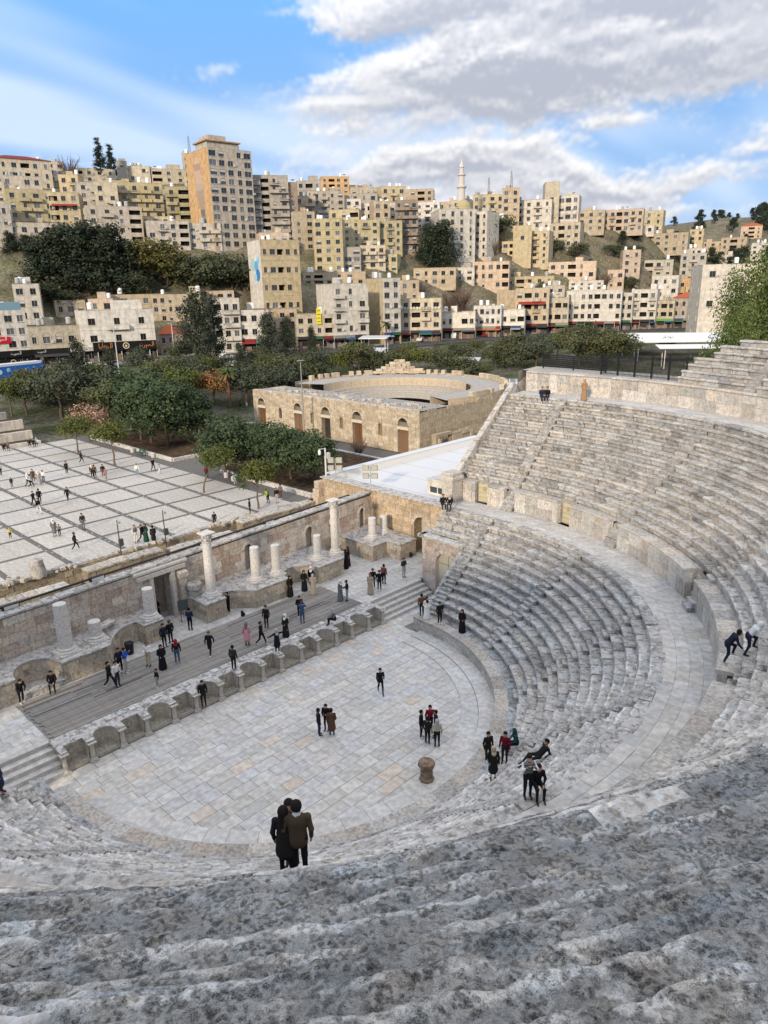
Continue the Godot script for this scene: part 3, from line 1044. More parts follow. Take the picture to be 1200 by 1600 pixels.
func voussoirs(t: Transform3D, w: float, h: float, band: float, n: int, col: Color, parent: Node3D, material: Material) -> void:
	var sp := h - w / 2
	for i in n:
		var t0 := PI * i / n + 0.012
		var t1 := PI * (i + 1) / n - 0.012
		var mb := MB.new()
		var c := vary(col, 0.12)
		var p := []
		for q in [[t0, 0.0], [t1, 0.0], [t1, band], [t0, band]]:
			var r: float = w / 2 + q[1]
			p.append(Vector3(cos(q[0]) * r, sp + sin(q[0]) * r, 0.06))
		mb.quad(t * p[0], t * p[3], t * p[2], t * p[1], c)
		for k in 4:
			var a: Vector3 = p[k]
			var b: Vector3 = p[(k + 1) % 4]
			mb.quad(t * a, t * b, t * Vector3(b.x, b.y, -0.1), t * Vector3(a.x, a.y, -0.1), c)
		put("arch_stone", mb.mesh(), material, parent)

func build_stage() -> void:
	var Y := 1.25
	var st := MB.new()
	st.quad(Vector3(-24, Y - 0.02, -4.9), Vector3(24, Y - 0.02, -4.9), Vector3(24, Y - 0.02, -15.6), Vector3(-24, Y - 0.02, -15.6), g(0.25, 0.0))
	var so := struct("stage_floor", st.mesh(), M.paving, "raised stage floor behind the niche wall, stone paved at both ends", "floor")
	var pieces := []
	for reg in [[-23.0, -11.95, -5.1, -14.2], [11.55, 22.6, -5.1, -14.2], [-11.95, 11.55, -9.9, -14.2]]:
		var z: float = reg[2]
		while z > reg[3]:
			var z2 := z - rng.randf_range(0.6, 0.85)
			var x: float = reg[0]
			while x < reg[1] - 0.05:
				var x2 := minf(x + rng.randf_range(0.9, 1.7), reg[1])
				var mb := MB.new()
				mb.slab(Transform3D(Basis(), Vector3((x + x2) / 2, Y - 0.025 + rng.randf_range(-0.004, 0.004), (z + z2) / 2)), Vector3(x2 - x - 0.016, 0.05, z - z2 - 0.016), 0.006, vary(g(0.50, 0.01), 0.12))
				pieces.append([seen_px(Vector3((x + x2) / 2, Y, (z + z2) / 2), 0.9), mb])
				x = x2
			z = z2
	spread(so, "paving_stone", pieces, M.paving, 240)
	var deck := thing("timber_deck", "weathered grey plank deck laid over the middle of the stage", "deck")
	var plk := []
	var zz := -5.0
	while zz > -9.86:
		var x := -11.9 + rng.randf_range(0, 0.3)
		while x < 11.5:
			var x2 := minf(x + rng.randf_range(2.6, 4.4), 11.5)
			var mb := MB.new()
			var c := vary(Color(0.25, 0.238, 0.225), 0.2)
			if rng.randf() < 0.05:
				c = Color(0.13, 0.12, 0.115)
			mb.slab(Transform3D(Basis(), Vector3((x + x2) / 2, Y + 0.02 + rng.randf_range(-0.003, 0.003), zz - 0.075)), Vector3(x2 - x - 0.012, 0.05, 0.132), 0.005, c)
			plk.append([seen_px(Vector3((x + x2) / 2, Y, zz), 0.7), mb])
			x = x2
		zz -= 0.15
	spread(deck, "plank", plk, M.planks, 290)
	var nw := thing("niche_wall", "low stage front wall of alternating square and half-round niches with small pilasters", "wall")
	var tone := Color(0.46, 0.435, 0.385)
	var x := -11.91
	var top_l := PackedVector2Array([Vector2(-11.91, -4.95)])
	var outline := PackedVector2Array()
	for k in 15:
		var w := 1.481 if k % 2 == 0 else 1.710
		var pier := 0.17
		var a := x + pier
		var b := x + w - pier
		var nb := MB.new()
		var path := PackedVector2Array()
		if k % 2 == 0:
			path = PackedVector2Array([Vector2(a, -3.35), Vector2(a, -3.98), Vector2(b, -3.98), Vector2(b, -3.35)])
		else:
			path = arc_pts((a + b) / 2, -3.42, (b - a) / 2, 0.78, 180, 360, 12)
			path.insert(0, Vector2(a, -3.35))
			path.append(Vector2(b, -3.35))
		for i in path.size() - 1:
			var p := path[i]
			var q := path[i + 1]
			nb.quad(Vector3(p.x, 0.1, p.y), Vector3(q.x, 0.1, q.y), Vector3(q.x, 1.17, q.y), Vector3(p.x, 1.17, p.y), vary(tone * 0.92, 0.06))
		outline.append_array(path)
		put("niche", nb.mesh(), M.ashlar, nw)
		var sl := prism(path, 0.0, 0.2, tone * 0.9, tone * 0.8)
		put("niche_floor", sl.mesh(), M.ashlar, nw)
		if k % 2 == 0:
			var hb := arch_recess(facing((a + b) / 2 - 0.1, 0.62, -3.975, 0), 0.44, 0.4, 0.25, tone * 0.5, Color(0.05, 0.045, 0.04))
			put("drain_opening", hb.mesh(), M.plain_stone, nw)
		x += w
	var poly := PackedVector2Array([Vector2(-11.98, -4.95), Vector2(-11.98, -3.33)])
	poly.append_array(outline)
	poly.append(Vector2(11.98, -3.33))
	poly.append(Vector2(11.98, -4.95))
	var inner := Geometry2D.offset_polygon(poly, -0.02)
	put("core", prism(inner[0], 0.0, 1.165, tone * 0.85, tone * 0.8).mesh(), M.ashlar, nw)
	var rim := Geometry2D.offset_polygon(poly, 0.055)
	put("coping", prism(rim[0], 1.165, 1.255, tone * 1.02, g(0.47, 0.025)).mesh(), M.seat_stone, nw)
	for k in 34:
		var cx := -11.5 + 0.69 * k
		if rng.randf() < 0.35:
			continue
		var one := MB.new()
		one.slab(Transform3D(Basis(Vector3.UP, rng.randf_range(-0.05, 0.05)), Vector3(cx, 1.291, rng.randf_range(-4.75, -4.4))), Vector3(rng.randf_range(0.4, 0.62), 0.06, 0.42), 0.012, vary(g(0.52, 0.01), 0.2))
		put("capping_slab", one.mesh(), M.seat_stone, nw)
	x = -11.91
	for k in 16:
		var pl := MB.new()
		pl.slab(Transform3D(Basis(), Vector3(0, 0.06, 0)), Vector3(0.42, 0.12, 0.36), 0.02, tone)
		pl.lathe(Vector3.ZERO, [Vector2(0.17, 0.12), Vector2(0.18, 0.17), Vector2(0.15, 0.2), Vector2(0.135, 0.25), Vector2(0.12, 0.98), Vector2(0.15, 1.0), Vector2(0.17, 1.08), Vector2(0.2, 1.12)], 12, tone * 1.05)
		pl.slab(Transform3D(Basis(), Vector3(0, 1.14, 0)), Vector3(0.46, 0.06, 0.4), 0.015, tone)
		var po := put("pilaster", pl.mesh(), M.plain_stone, nw)
		po.position = Vector3(x, 0.0, -3.30)
		x += 1.481 if k % 2 == 0 else 1.710
	for s in [1.0, -1.0]:
		var sg := thing("stone_steps", "five pale stone steps down from the stage beside the arched passage gate" if s > 0 else "stone steps at the western end of the niche wall", "steps")
		for k in 5:
			var one := MB.new()
			one.slab(Transform3D(Basis(), Vector3(s * 15.0, 1.25 - 0.25 * k - 0.125 - 0.002, -5.05 + 0.4 * k)), Vector3(6.1, 0.25, 0.46), 0.02, vary(g(0.50, 0.02), 0.06))
			put("step", one.mesh(), M.paving, sg)
	var A := PackedVector2Array([Vector2(1.62, -13.9), Vector2(1.62, -10.9), Vector2(3.28, -10.95), Vector2(3.3, -12.0)])
	A.append_array(PackedVector2Array([Vector2(3.75, -12.0), Vector2(4.3, -11.75), Vector2(4.9, -11.25), Vector2(5.35, -10.75), Vector2(5.6, -10.42), Vector2(8.62, -10.4)]))
	A.append_array(arc_pts(10.24, -10.4, 1.6, 1.75, 180, 360, 12))
	A.append_array(PackedVector2Array([Vector2(14.6, -10.5), Vector2(14.75, -14.6)]))
	podium("stone stage podium with two concave bays carrying the tall column and three broken ones", A)
	var B := PackedVector2Array([Vector2(-1.55, -13.5), Vector2(-1.62, -11.2), Vector2(-3.0, -11.15), Vector2(-3.05, -12.2)])
	B.append_array(PackedVector2Array([Vector2(-3.6, -12.2), Vector2(-4.3, -12.0), Vector2(-5.0, -11.5), Vector2(-5.6, -10.75), Vector2(-5.95, -10.2), Vector2(-8.9, -10.2)]))
	B.append_array(arc_pts(-10.3, -10.25, 1.4, 1.8, 0, -180, 12))
	B.append_array(PackedVector2Array([Vector2(-14.6, -10.2), Vector2(-14.7, -13.0)]))
	podium("stone stage podium with curved bays below the thick leaning column", B)
	var C := PackedVector2Array([Vector2(18.25, -15.2), Vector2(18.25, -10.65), Vector2(20.0, -10.65), Vector2(20.05, -9.05), Vector2(22.1, -9.1), Vector2(22.5, -15.2)])
	podium("stepped corner podium with two column stumps beside the tall dark arch", C)
	var bench := thing("stone_bench", "low stone bench across the concave bay at the western podium", "bench")
	var bm := MB.new()
	for k in 4:
		bm.slab(Transform3D(Basis(), Vector3(-11.35 + 0.7 * k, 1.25 + 0.2, -10.35)), Vector3(0.68, 0.42, 0.5), 0.03, vary(g(0.45, 0.04), 0.1))
	put("seat", bm.mesh(), M.seat_stone, bench)
	column("thick weathered column drum shaft with blue-grey streaks on the western podium", -8.16, -11.25, 2.75, 6.05, 0.42)
	column("short column stump with moulded base beside a fallen carved block", -6.17, -11.47, 2.75, 4.1, 0.4)
	column("medium broken column at the western side of the central doorway", -2.14, -11.9, 2.75, 4.95, 0.38)
	column("tall slender column with carved capital beside the central doorway", 2.77, -11.93, 2.75, 7.7, 0.36, true)
	column("broken column with rough top behind the second podium bay", 6.73, -11.84, 2.75, 5.5, 0.37)
	column("smooth pale column shaft next to the bay where women in black stand", 8.59, -11.7, 2.75, 5.2, 0.36)
	column("thin broken column just before the tall far column", 12.91, -11.78, 2.75, 4.85, 0.33)
	column("tall far column with worn capital near the corner of the stage wall", 14.85, -11.76, 2.75, 7.5, 0.34, true)
	column("stubby column on the front corner of the stepped far podium", 19.59, -12.04, 2.75, 4.68, 0.36)
	column("round column stump at the back of the stepped far podium", 21.42, -12.4, 2.75, 4.4, 0.36)
	var dr := thing("column_drum", "rough broad column drum standing behind the tall column", "column drum", Vector3(2.05, 2.75, -13.0))
	var dm := MB.new()
	dm.lathe(Vector3.ZERO, [Vector2(0.5, 0), Vector2(0.52, 0.25), Vector2(0.46, 0.4), Vector2(0.55, 0.55), Vector2(0.55, 0.9), Vector2(0.5, 0.96), Vector2(0.001, 0.97)], 16, g(0.42, 0.04), 0.05)
	put("drum", dm.mesh(), M.seat_stone, dr)
	var fb := thing("carved_block", "fallen carved cornice block lying on the podium behind the column stump", "carved stone", Vector3(-5.3, 2.75, -12.2), 0.3)
	var fm := MB.new()
	fm.slab(Transform3D(Basis(), Vector3(0, 0.2, 0)), Vector3(1.5, 0.4, 0.5), 0.04, g(0.44, 0.05))
	fm.slab(Transform3D(Basis(), Vector3(0, 0.52, 0.03)), Vector3(1.6, 0.22, 0.62), 0.05, g(0.5, 0.05))
	put("block", fm.mesh(), M.seat_stone, fb)
	var sw := thing("stage_wall", "long pinkish stone block wall behind the stage podiums with arched niches", "wall")
	var dir := Vector3(1, 0, -0.07).normalized()
	var T := Transform3D(Basis(dir, Vector3.UP, dir.cross(Vector3.UP)), Vector3(-24, 1.25, -12.0))
	var pink := [Color(0.54, 0.475, 0.42), Color(0.57, 0.525, 0.475), Color(0.50, 0.42, 0.37), Color(0.60, 0.56, 0.515), Color(0.53, 0.485, 0.435), Color(0.45, 0.365, 0.315), Color(0.58, 0.53, 0.465)]
	var gold := [Color(0.52, 0.42, 0.30), Color(0.47, 0.37, 0.26), Color(0.54, 0.45, 0.35)]
	var holes := [Rect2(23.15, 0, 1.55, 3.65), Rect2(31.5, 1.5, 0.72, 2.15), Rect2(38.2, 1.2, 0.85, 2.1), Rect2(41.1, 0, 1.3, 3.3), Rect2(45.1, 1.4, 0.7, 1.9)]
	var wp := courses(T, 47.0, 4.22, 0.95, 0.52, pink, holes, 0.13, 0.022)
	spread(sw, "stone_block", wp, M.ashlar, 295)
	var wc := MB.new()
	var cuts := [0.0, 23.15, 24.7, 31.5, 32.22, 38.2, 39.05, 41.1, 42.4, 45.1, 45.8, 47.0]
	for k in range(0, cuts.size() - 1):
		var lo: float = cuts[k]
		var hi: float = cuts[k + 1]
		if k % 2 == 0:
			wc.box(T * Transform3D(Basis(), Vector3((lo + hi) / 2, 2.1, -0.5)), Vector3(hi - lo, 4.2, 0.9), pink[4] * 0.7)
		else:
			var hh: Rect2 = holes[(k - 1) / 2]
			wc.box(T * Transform3D(Basis(), Vector3((lo + hi) / 2, (hh.end.y + 4.2) / 2, -0.5)), Vector3(hi - lo, 4.2 - hh.end.y, 0.9), pink[4] * 0.7)
			if hh.position.y > 0.0:
				wc.box(T * Transform3D(Basis(), Vector3((lo + hi) / 2, hh.position.y / 2, -0.5)), Vector3(hi - lo, hh.position.y, 0.9), pink[4] * 0.7)
				wc.box(T * Transform3D(Basis(), Vector3((lo + hi) / 2, hh.get_center().y, -0.62)), Vector3(hi - lo, hh.size.y, 0.5), pink[1] * 0.75)
	wc.box(T * Transform3D(Basis(), Vector3(23.9, 1.9, -1.7)), Vector3(3.0, 3.8, 0.3), pink[4] * 0.6)
	put("wall_core", wc.mesh(), M.ashlar, sw)
	var cop := []
	var cx := 0.0
	while cx < 46.9:
		var c2 := minf(cx + rng.randf_range(0.8, 1.6), 47.0)
		var one := MB.new()
		one.slab(T * Transform3D(Basis(), Vector3((cx + c2) / 2, 4.29 + rng.randf_range(-0.02, 0.02) + cx * 0.006, -0.3)), Vector3(c2 - cx - 0.02, 0.15, 0.8), 0.03, vary(g(0.43, 0.04), 0.16))
		cop.append([seen_px(T * Vector3(cx, 4.3, 0), 1.0), one])
		cx = c2
	spread(sw, "coping_stone", cop, M.seat_stone, 60)
	for hh: Rect2 in [holes[1], holes[2], holes[4]]:
		voussoirs(T * Transform3D(Basis(), Vector3(hh.get_center().x, hh.position.y, 0.0)), hh.size.x, hh.size.y, 0.2, 7, pink[3], sw, M.ashlar)
	for s in [0.0, 1.0]:
		var jm := MB.new()
		jm.slab(T * Transform3D(Basis(), Vector3(23.05 + 1.75 * s, 1.85, 0.05)), Vector3(0.3, 3.7, 0.3), 0.03, g(0.53, 0.06))
		put("door_jamb", jm.mesh(), M.plain_stone, sw)
	var lt := MB.new()
	lt.slab(T * Transform3D(Basis(), Vector3(23.9, 3.85, 0.06)), Vector3(3.9, 0.34, 0.4), 0.05, g(0.5, 0.06))
	lt.slab(T * Transform3D(Basis(), Vector3(23.9, 4.22, 0.02)), Vector3(4.3, 0.22, 0.5), 0.05, g(0.5, 0.04))
	put("lintel", lt.mesh(), M.plain_stone, sw)
	var pil := MB.new()
	pil.slab(T * Transform3D(Basis(), Vector3(25.5, 1.5, 0.2)), Vector3(0.55, 3.0, 0.4), 0.03, pink[1])
	pil.slab(T * Transform3D(Basis(), Vector3(25.5, 3.25, 0.25)), Vector3(0.75, 0.5, 0.55), 0.1, pink[3])
	put("pilaster", pil.mesh(), M.ashlar, sw)
	var ct := thing("cable_tray", "dark cable tray running along the top of the stage wall", "cable tray")
	var cm := MB.new()
	cm.box(T * Transform3D(Basis(), Vector3(23, 4.50, -1.15)), Vector3(44, 0.10, 0.16), Color(0.03, 0.03, 0.032))
	put("tray", cm.mesh(), M.metal, ct)
	var ll := ["black box floodlight at the western end of the stage wall top", "black box floodlight on the wall top behind the thick column", "box floodlight on the wall top just beside the tall column", "box floodlight on the wall top above the middle niche"]
	var k2 := 0
	for fx in [13.9, 19.6, 28.3, 34.8]:
		var fl := thing("floodlight", ll[k2], "floodlight", T * Vector3(fx, 4.38, -0.75), 0.07, "box floodlights on the stage wall")
		k2 += 1
		var f1 := MB.new()
		f1.slab(Transform3D(Basis(), Vector3(0, 0.2, 0)), Vector3(1.0, 0.3, 0.32), 0.03, Color(0.02, 0.02, 0.02))
		f1.box(Transform3D(Basis(), Vector3(0, 0.03, 0)), Vector3(0.1, 0.1, 0.1), Color(0.02, 0.02, 0.02))
		put("housing", f1.mesh(), M.metal, fl)
		var f2 := MB.new()
		f2.box(Transform3D(Basis(), Vector3(0, 0.2, 0.165)), Vector3(0.86, 0.2, 0.02), Color(0.5, 0.5, 0.48))
		put("lens", f2.mesh(), M.glass, fl)
	var gw := thing("side_wall", "golden stone wall at the side of the stage with a tall dark arch", "wall")
	var G := Transform3D(Basis(Vector3.UP, -PI / 2), Vector3(22.7, 1.25, -22.3))
	var ga := [[13.35, 0.0, 1.75, 3.35]]
	put("wall_core", pierced(Transform3D(G.basis, G.origin + Vector3(0.07, 0, 0)), 18.4, 4.85, ga, gold[0] * 0.8).mesh(), M.ashlar, gw)
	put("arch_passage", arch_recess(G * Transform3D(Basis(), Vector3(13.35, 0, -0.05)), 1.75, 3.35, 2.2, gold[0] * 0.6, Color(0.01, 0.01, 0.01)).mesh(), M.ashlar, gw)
	spread(gw, "stone_block", courses(G, 18.4, 4.85, 0.85, 0.5, gold, [Rect2(12.2, 0, 2.3, 3.7)], 0.12, 0.025), M.ashlar, 200)
	voussoirs(G * Transform3D(Basis(), Vector3(13.35, 0, 0)), 1.75, 3.35, 0.32, 11, Color(0.54, 0.48, 0.4), gw, M.ashlar)
	var gb := MB.new()
	gb.abox(Vector3(22.85, 1.25, -22.3), Vector3(23.7, 6.08, -9.9), gold[0] * 0.8)
	gb.abox(Vector3(22.85, 1.25, -8.0), Vector3(23.7, 6.08, -3.9), gold[0] * 0.8)
	gb.abox(Vector3(22.85, 4.7, -9.9), Vector3(23.7, 6.08, -8.0), gold[0] * 0.8)
	put("wall_back", gb.mesh(), M.ashlar, gw)
	var gc := MB.new()
	gc.slab(Transform3D(Basis(), Vector3(23.1, 6.16, -13.1)), Vector3(1.3, 0.12, 18.5), 0.03, g(0.5, 0.03))
	put("coping", gc.mesh(), M.seat_stone, gw)
	for s in 6:
		var one := MB.new()
		one.slab(Transform3D(Basis(Vector3.UP, rng.randf_range(-0.2, 0.2)), Vector3(22.65 - rng.randf_range(0, 0.35), 1.6 + 0.75 * s, -22.5)), Vector3(0.9, 0.72, 0.9), 0.05, vary(gold[2], 0.1))
		put("corner_stone", one.mesh(), M.ashlar, gw)
	for s in [1.0, -1.0]:
		var pg := thing("passage_gate", "pink stone passage block with a pale arched door under the seats" if s > 0 else "stone passage block at the western end of the lower seats", "gateway")
		var P := Transform3D(Basis(Vector3.UP, -PI / 2 * s), Vector3(s * 18.3, 0.0, -4.95 if s > 0 else -0.8))
		var ax := 2.45 if s > 0 else 1.7
		var pkt := [Color(0.52, 0.44, 0.40), Color(0.48, 0.40, 0.36), Color(0.55, 0.49, 0.45)]
		spread(pg, "stone_block", courses(P, 4.15, 5.0, 0.8, 0.6, pkt, [Rect2(ax - 1.03, 0, 2.06, 4.0)], 0.1, 0.02), M.ashlar, 60)
		put("wall_core", pierced(P * Transform3D(Basis(), Vector3(0, 0, -0.07)), 4.15, 5.05, [[ax, 0.0, 2.05, 3.95]], pkt[1] * 0.7).mesh(), M.ashlar, pg)
		put("arch_reveal", arch_recess(P * Transform3D(Basis(), Vector3(ax, 0, 0)), 2.05, 3.95, 0.4, pkt[0], Color(0.50, 0.47, 0.36)).mesh(), M.paint, pg)
		voussoirs(P * Transform3D(Basis(), Vector3(ax, 0, 0)), 2.05, 3.95, 0.34, 9, pkt[2], pg, M.ashlar)
		var dm2 := MB.new()
		dm2.box(P * Transform3D(Basis(), Vector3(ax, 1.9, -0.37)), Vector3(0.04, 3.8, 0.04), Color(0.35, 0.32, 0.24))
		dm2.box(P * Transform3D(Basis(), Vector3(ax, 2.9, -0.37)), Vector3(2.0, 0.05, 0.04), Color(0.35, 0.32, 0.24))
		put("door_rail", dm2.mesh(), M.paint, pg)
		var nb2 := MB.new()
		nb2.abox(Vector3(minf(s * 18.5, s * 22.6), 0, -4.88), Vector3(maxf(s * 18.5, s * 22.6), 5.15, -4.6), pkt[0] * 0.9)
		put("side", nb2.mesh(), M.ashlar, pg)
		var crn := MB.new()
		crn.slab(Transform3D(Basis(), Vector3(s * 20.2, 5.13, -4.75)), Vector3(4.6, 0.3, 0.7), 0.1, g(0.46, 0.02))
		crn.slab(Transform3D(Basis(), Vector3(s * 18.25, 5.13, -2.75)), Vector3(0.7, 0.3, 4.4), 0.1, g(0.46, 0.02))
		put("cornice", crn.mesh(), M.seat_stone, pg)
	var pr := thing("stone_pier", "square stone pier with cap behind the seated couple", "pier", Vector3(22.4, 6.95, -5.2))
	var pm := MB.new()
	pm.slab(Transform3D(Basis(), Vector3(0, 0.95, 0)), Vector3(1.3, 1.9, 1.1), 0.03, g(0.5, 0.06))
	pm.slab(Transform3D(Basis(), Vector3(0, 2.05, 0)), Vector3(1.5, 0.3, 1.3), 0.08, g(0.52, 0.05))
	pm.slab(Transform3D(Basis(), Vector3(0, 2.35, 0)), Vector3(1.35, 0.35, 1.15), 0.06, g(0.5, 0.05))
	put("shaft", pm.mesh(), M.ashlar, pr)
	var al := thing("stone_pedestal", "rough brown octagonal stone pedestal standing alone on the orchestra floor", "pedestal", Vector3(0.55, 0.0, 10.95))
	al.scale = Vector3(0.78, 0.95, 0.78)
	var am := MB.new()
	am.lathe(Vector3.ZERO, [Vector2(0.5, 0), Vector2(0.52, 0.18), Vector2(0.42, 0.28), Vector2(0.40, 0.75), Vector2(0.46, 0.86), Vector2(0.55, 0.92), Vector2(0.56, 1.15), Vector2(0.5, 1.19), Vector2(0.001, 1.2)], 8, Color(0.26, 0.19, 0.14), 0.03)
	put("shaft", am.mesh(), M.seat_stone, al)
	var sb := thing("sign_board", "dark information board on two thin legs by the central doorway", "sign", Vector3(0.75, 1.25, -12.6), -0.3)
	var s1 := MB.new()
	s1.slab(Transform3D(Basis(), Vector3(0, 1.25, 0)), Vector3(0.75, 0.85, 0.04), 0.01, Color(0.06, 0.075, 0.075))
	put("panel", s1.mesh(), M.paint, sb)
	for s in [-1.0, 1.0]:
		var s2 := MB.new()
		s2.tube(Vector3(0.22 * s, 0, 0), Vector3(0.22 * s, 0.85, 0), 0.02, 0.02, 6, Color(0.05, 0.05, 0.05))
		s2.abox(Vector3(0.22 * s - 0.03, 0, -0.25), Vector3(0.22 * s + 0.03, 0.03, 0.25), Color(0.05, 0.05, 0.05))
		put("leg", s2.mesh(), M.metal, sb)
	var bin := thing("waste_bin", "black round waste bin in the bay below the broken column", "bin", Vector3(-4.35, 1.25, -10.9))
	var b1 := MB.new()
	b1.lathe(Vector3.ZERO, [Vector2(0.24, 0), Vector2(0.29, 0.7), Vector2(0.31, 0.72), Vector2(0.31, 0.8), Vector2(0.2, 0.86), Vector2(0.001, 0.86)], 14, Color(0.018, 0.018, 0.02))
	put("barrel", b1.mesh(), M.paint, bin)
	var ow := thing("ruined_wall", "low brown block wall ruin behind the stage wall with rubble on top", "wall")
	var brown := [Color(0.34, 0.285, 0.21), Color(0.29, 0.25, 0.19), Color(0.38, 0.33, 0.25)]
	spread(ow, "stone_block", courses(facing(-26, 0.3, -27.6, 0), 48.5, 1.75, 0.9, 0.5, brown, [], 0.18, 0.05), M.ashlar, 150)
	var oc := MB.new()
	oc.abox(Vector3(-26, 0.0, -28.3), Vector3(22.5, 1.98, -27.7), brown[1] * 0.8)
	put("wall_core", oc.mesh(), M.ashlar, ow)
	var rb := []
	for k in 260:
		var one := MB.new()
		var px := rng.randf_range(-20, 22)
		if nz.get_noise_2d(px * 0.12, 3.0) < -0.05:
			continue
		var s := rng.randf_range(0.12, 0.45)
		one.slab(Transform3D(Basis.from_euler(Vector3(rng.randf_range(-0.3, 0.3), rng.randf_range(0, 3), rng.randf_range(-0.3, 0.3))), Vector3(px, 2.0 + s * 0.3, -27.9 + rng.randf_range(-0.4, 0.4))), Vector3(s * 1.3, s * 0.8, s), s * 0.15, vary(g(0.40, 0.12), 0.2))
		rb.append([seen_px(Vector3(px, 2.1, -27.8), s), one])
	spread(ow, "rubble_stone", rb, M.seat_stone, 120)
	var wx := -24.0
	var li := 0
	for seg in [[-22.0, -9.5, 1.9], [-8.6, -3.2, 2.2], [-1.8, 4.8, 2.9], [5.6, 12.2, 2.5], [13.0, 21.8, 3.3]]:
		var lw := thing("ruined_wall", ["long low ruined wall with block panels at the western end behind the stage wall", "short low block wall with cable box behind the thick column", "raised block wall stub behind the central doorway", "low block wall behind the tall column", "higher broken stone wall beside the golden side wall"][li], "wall")
		li += 1
		spread(lw, "stone_block", courses(facing(seg[0], 0.3, -22.6, 0), seg[1] - seg[0], seg[2], 0.62, 0.55, brown, [], 0.16, 0.04), M.ashlar, 60)
		var cc := MB.new()
		cc.abox(Vector3(seg[0], 0.0, -23.6), Vector3(seg[1], seg[2] + 0.2, -22.7), brown[0] * 0.85)
		put("wall_core", cc.mesh(), M.ashlar, lw)
		var x3: float = seg[0]
		while x3 < seg[1] - 0.2:
			var x4 := minf(x3 + rng.randf_range(0.7, 1.5), seg[1])
			var one := MB.new()
			one.slab(Transform3D(Basis(), Vector3((x3 + x4) / 2, seg[2] + 0.3 + rng.randf_range(-0.05, 0.06), -23.1)), Vector3(x4 - x3 - 0.02, 0.2, 1.15), 0.05, vary(g(0.44, 0.08), 0.15))
			put("coping_stone", one.mesh(), M.seat_stone, lw)
			x3 = x4
	var tf := MB.new()
	tf.quad(Vector3(-30, 0.3, -13.5), Vector3(24, 0.3, -13.5), Vector3(24, 0.3, -28), Vector3(-30, 0.3, -28), Color(0.30, 0.27, 0.21))
	struct("trench_floor", tf.mesh(), M.earth, "earth and gravel strip between the stage wall and the outer ruined wall", "ground")

func foot(az: float) -> float:
	var pts := [[-40.0, 205.0], [17.0, 205.0], [30.0, 208.0], [45.0, 225.0], [58.0, 272.0], [66.0, 300.0], [75.0, 330.0], [120.0, 380.0]]
	for i in pts.size() - 1:
		if az <= pts[i + 1][0]:
			return lerpf(pts[i][1], pts[i + 1][1], clampf((az - pts[i][0]) / (pts[i + 1][0] - pts[i][0]), 0.0, 1.0))
	return 380.0

func ground(x: float, z: float) -> float:
	var d := Vector2(x + 20.0, z - 30.0).length()
	var az := rad_to_deg(atan2(x + 20.0, 30.0 - z))
	var f := foot(az)
	var a0: float = lerpf(124.0, 88.0, smoothstep(50.0, 62.0, az))
	var h: float = 2.0 + 6.5 * smoothstep(a0, f - 12.0, d)
	var q := d - f
	var k: float = 1.0 - 0.62 * smoothstep(63.0, 70.0, az)
	if q > 0.0:
		h += k * (0.62 * minf(q, 60.0) + 0.34 * clampf(q - 60.0, 0.0, 80.0) )
		h = minf(h, lerpf(76.0, 51.0, smoothstep(38.0, 55.0, az)) + 0.02 * q)
		h += (1.0 - k) * 78.0 * smoothstep(430.0, 780.0, d)
	return h

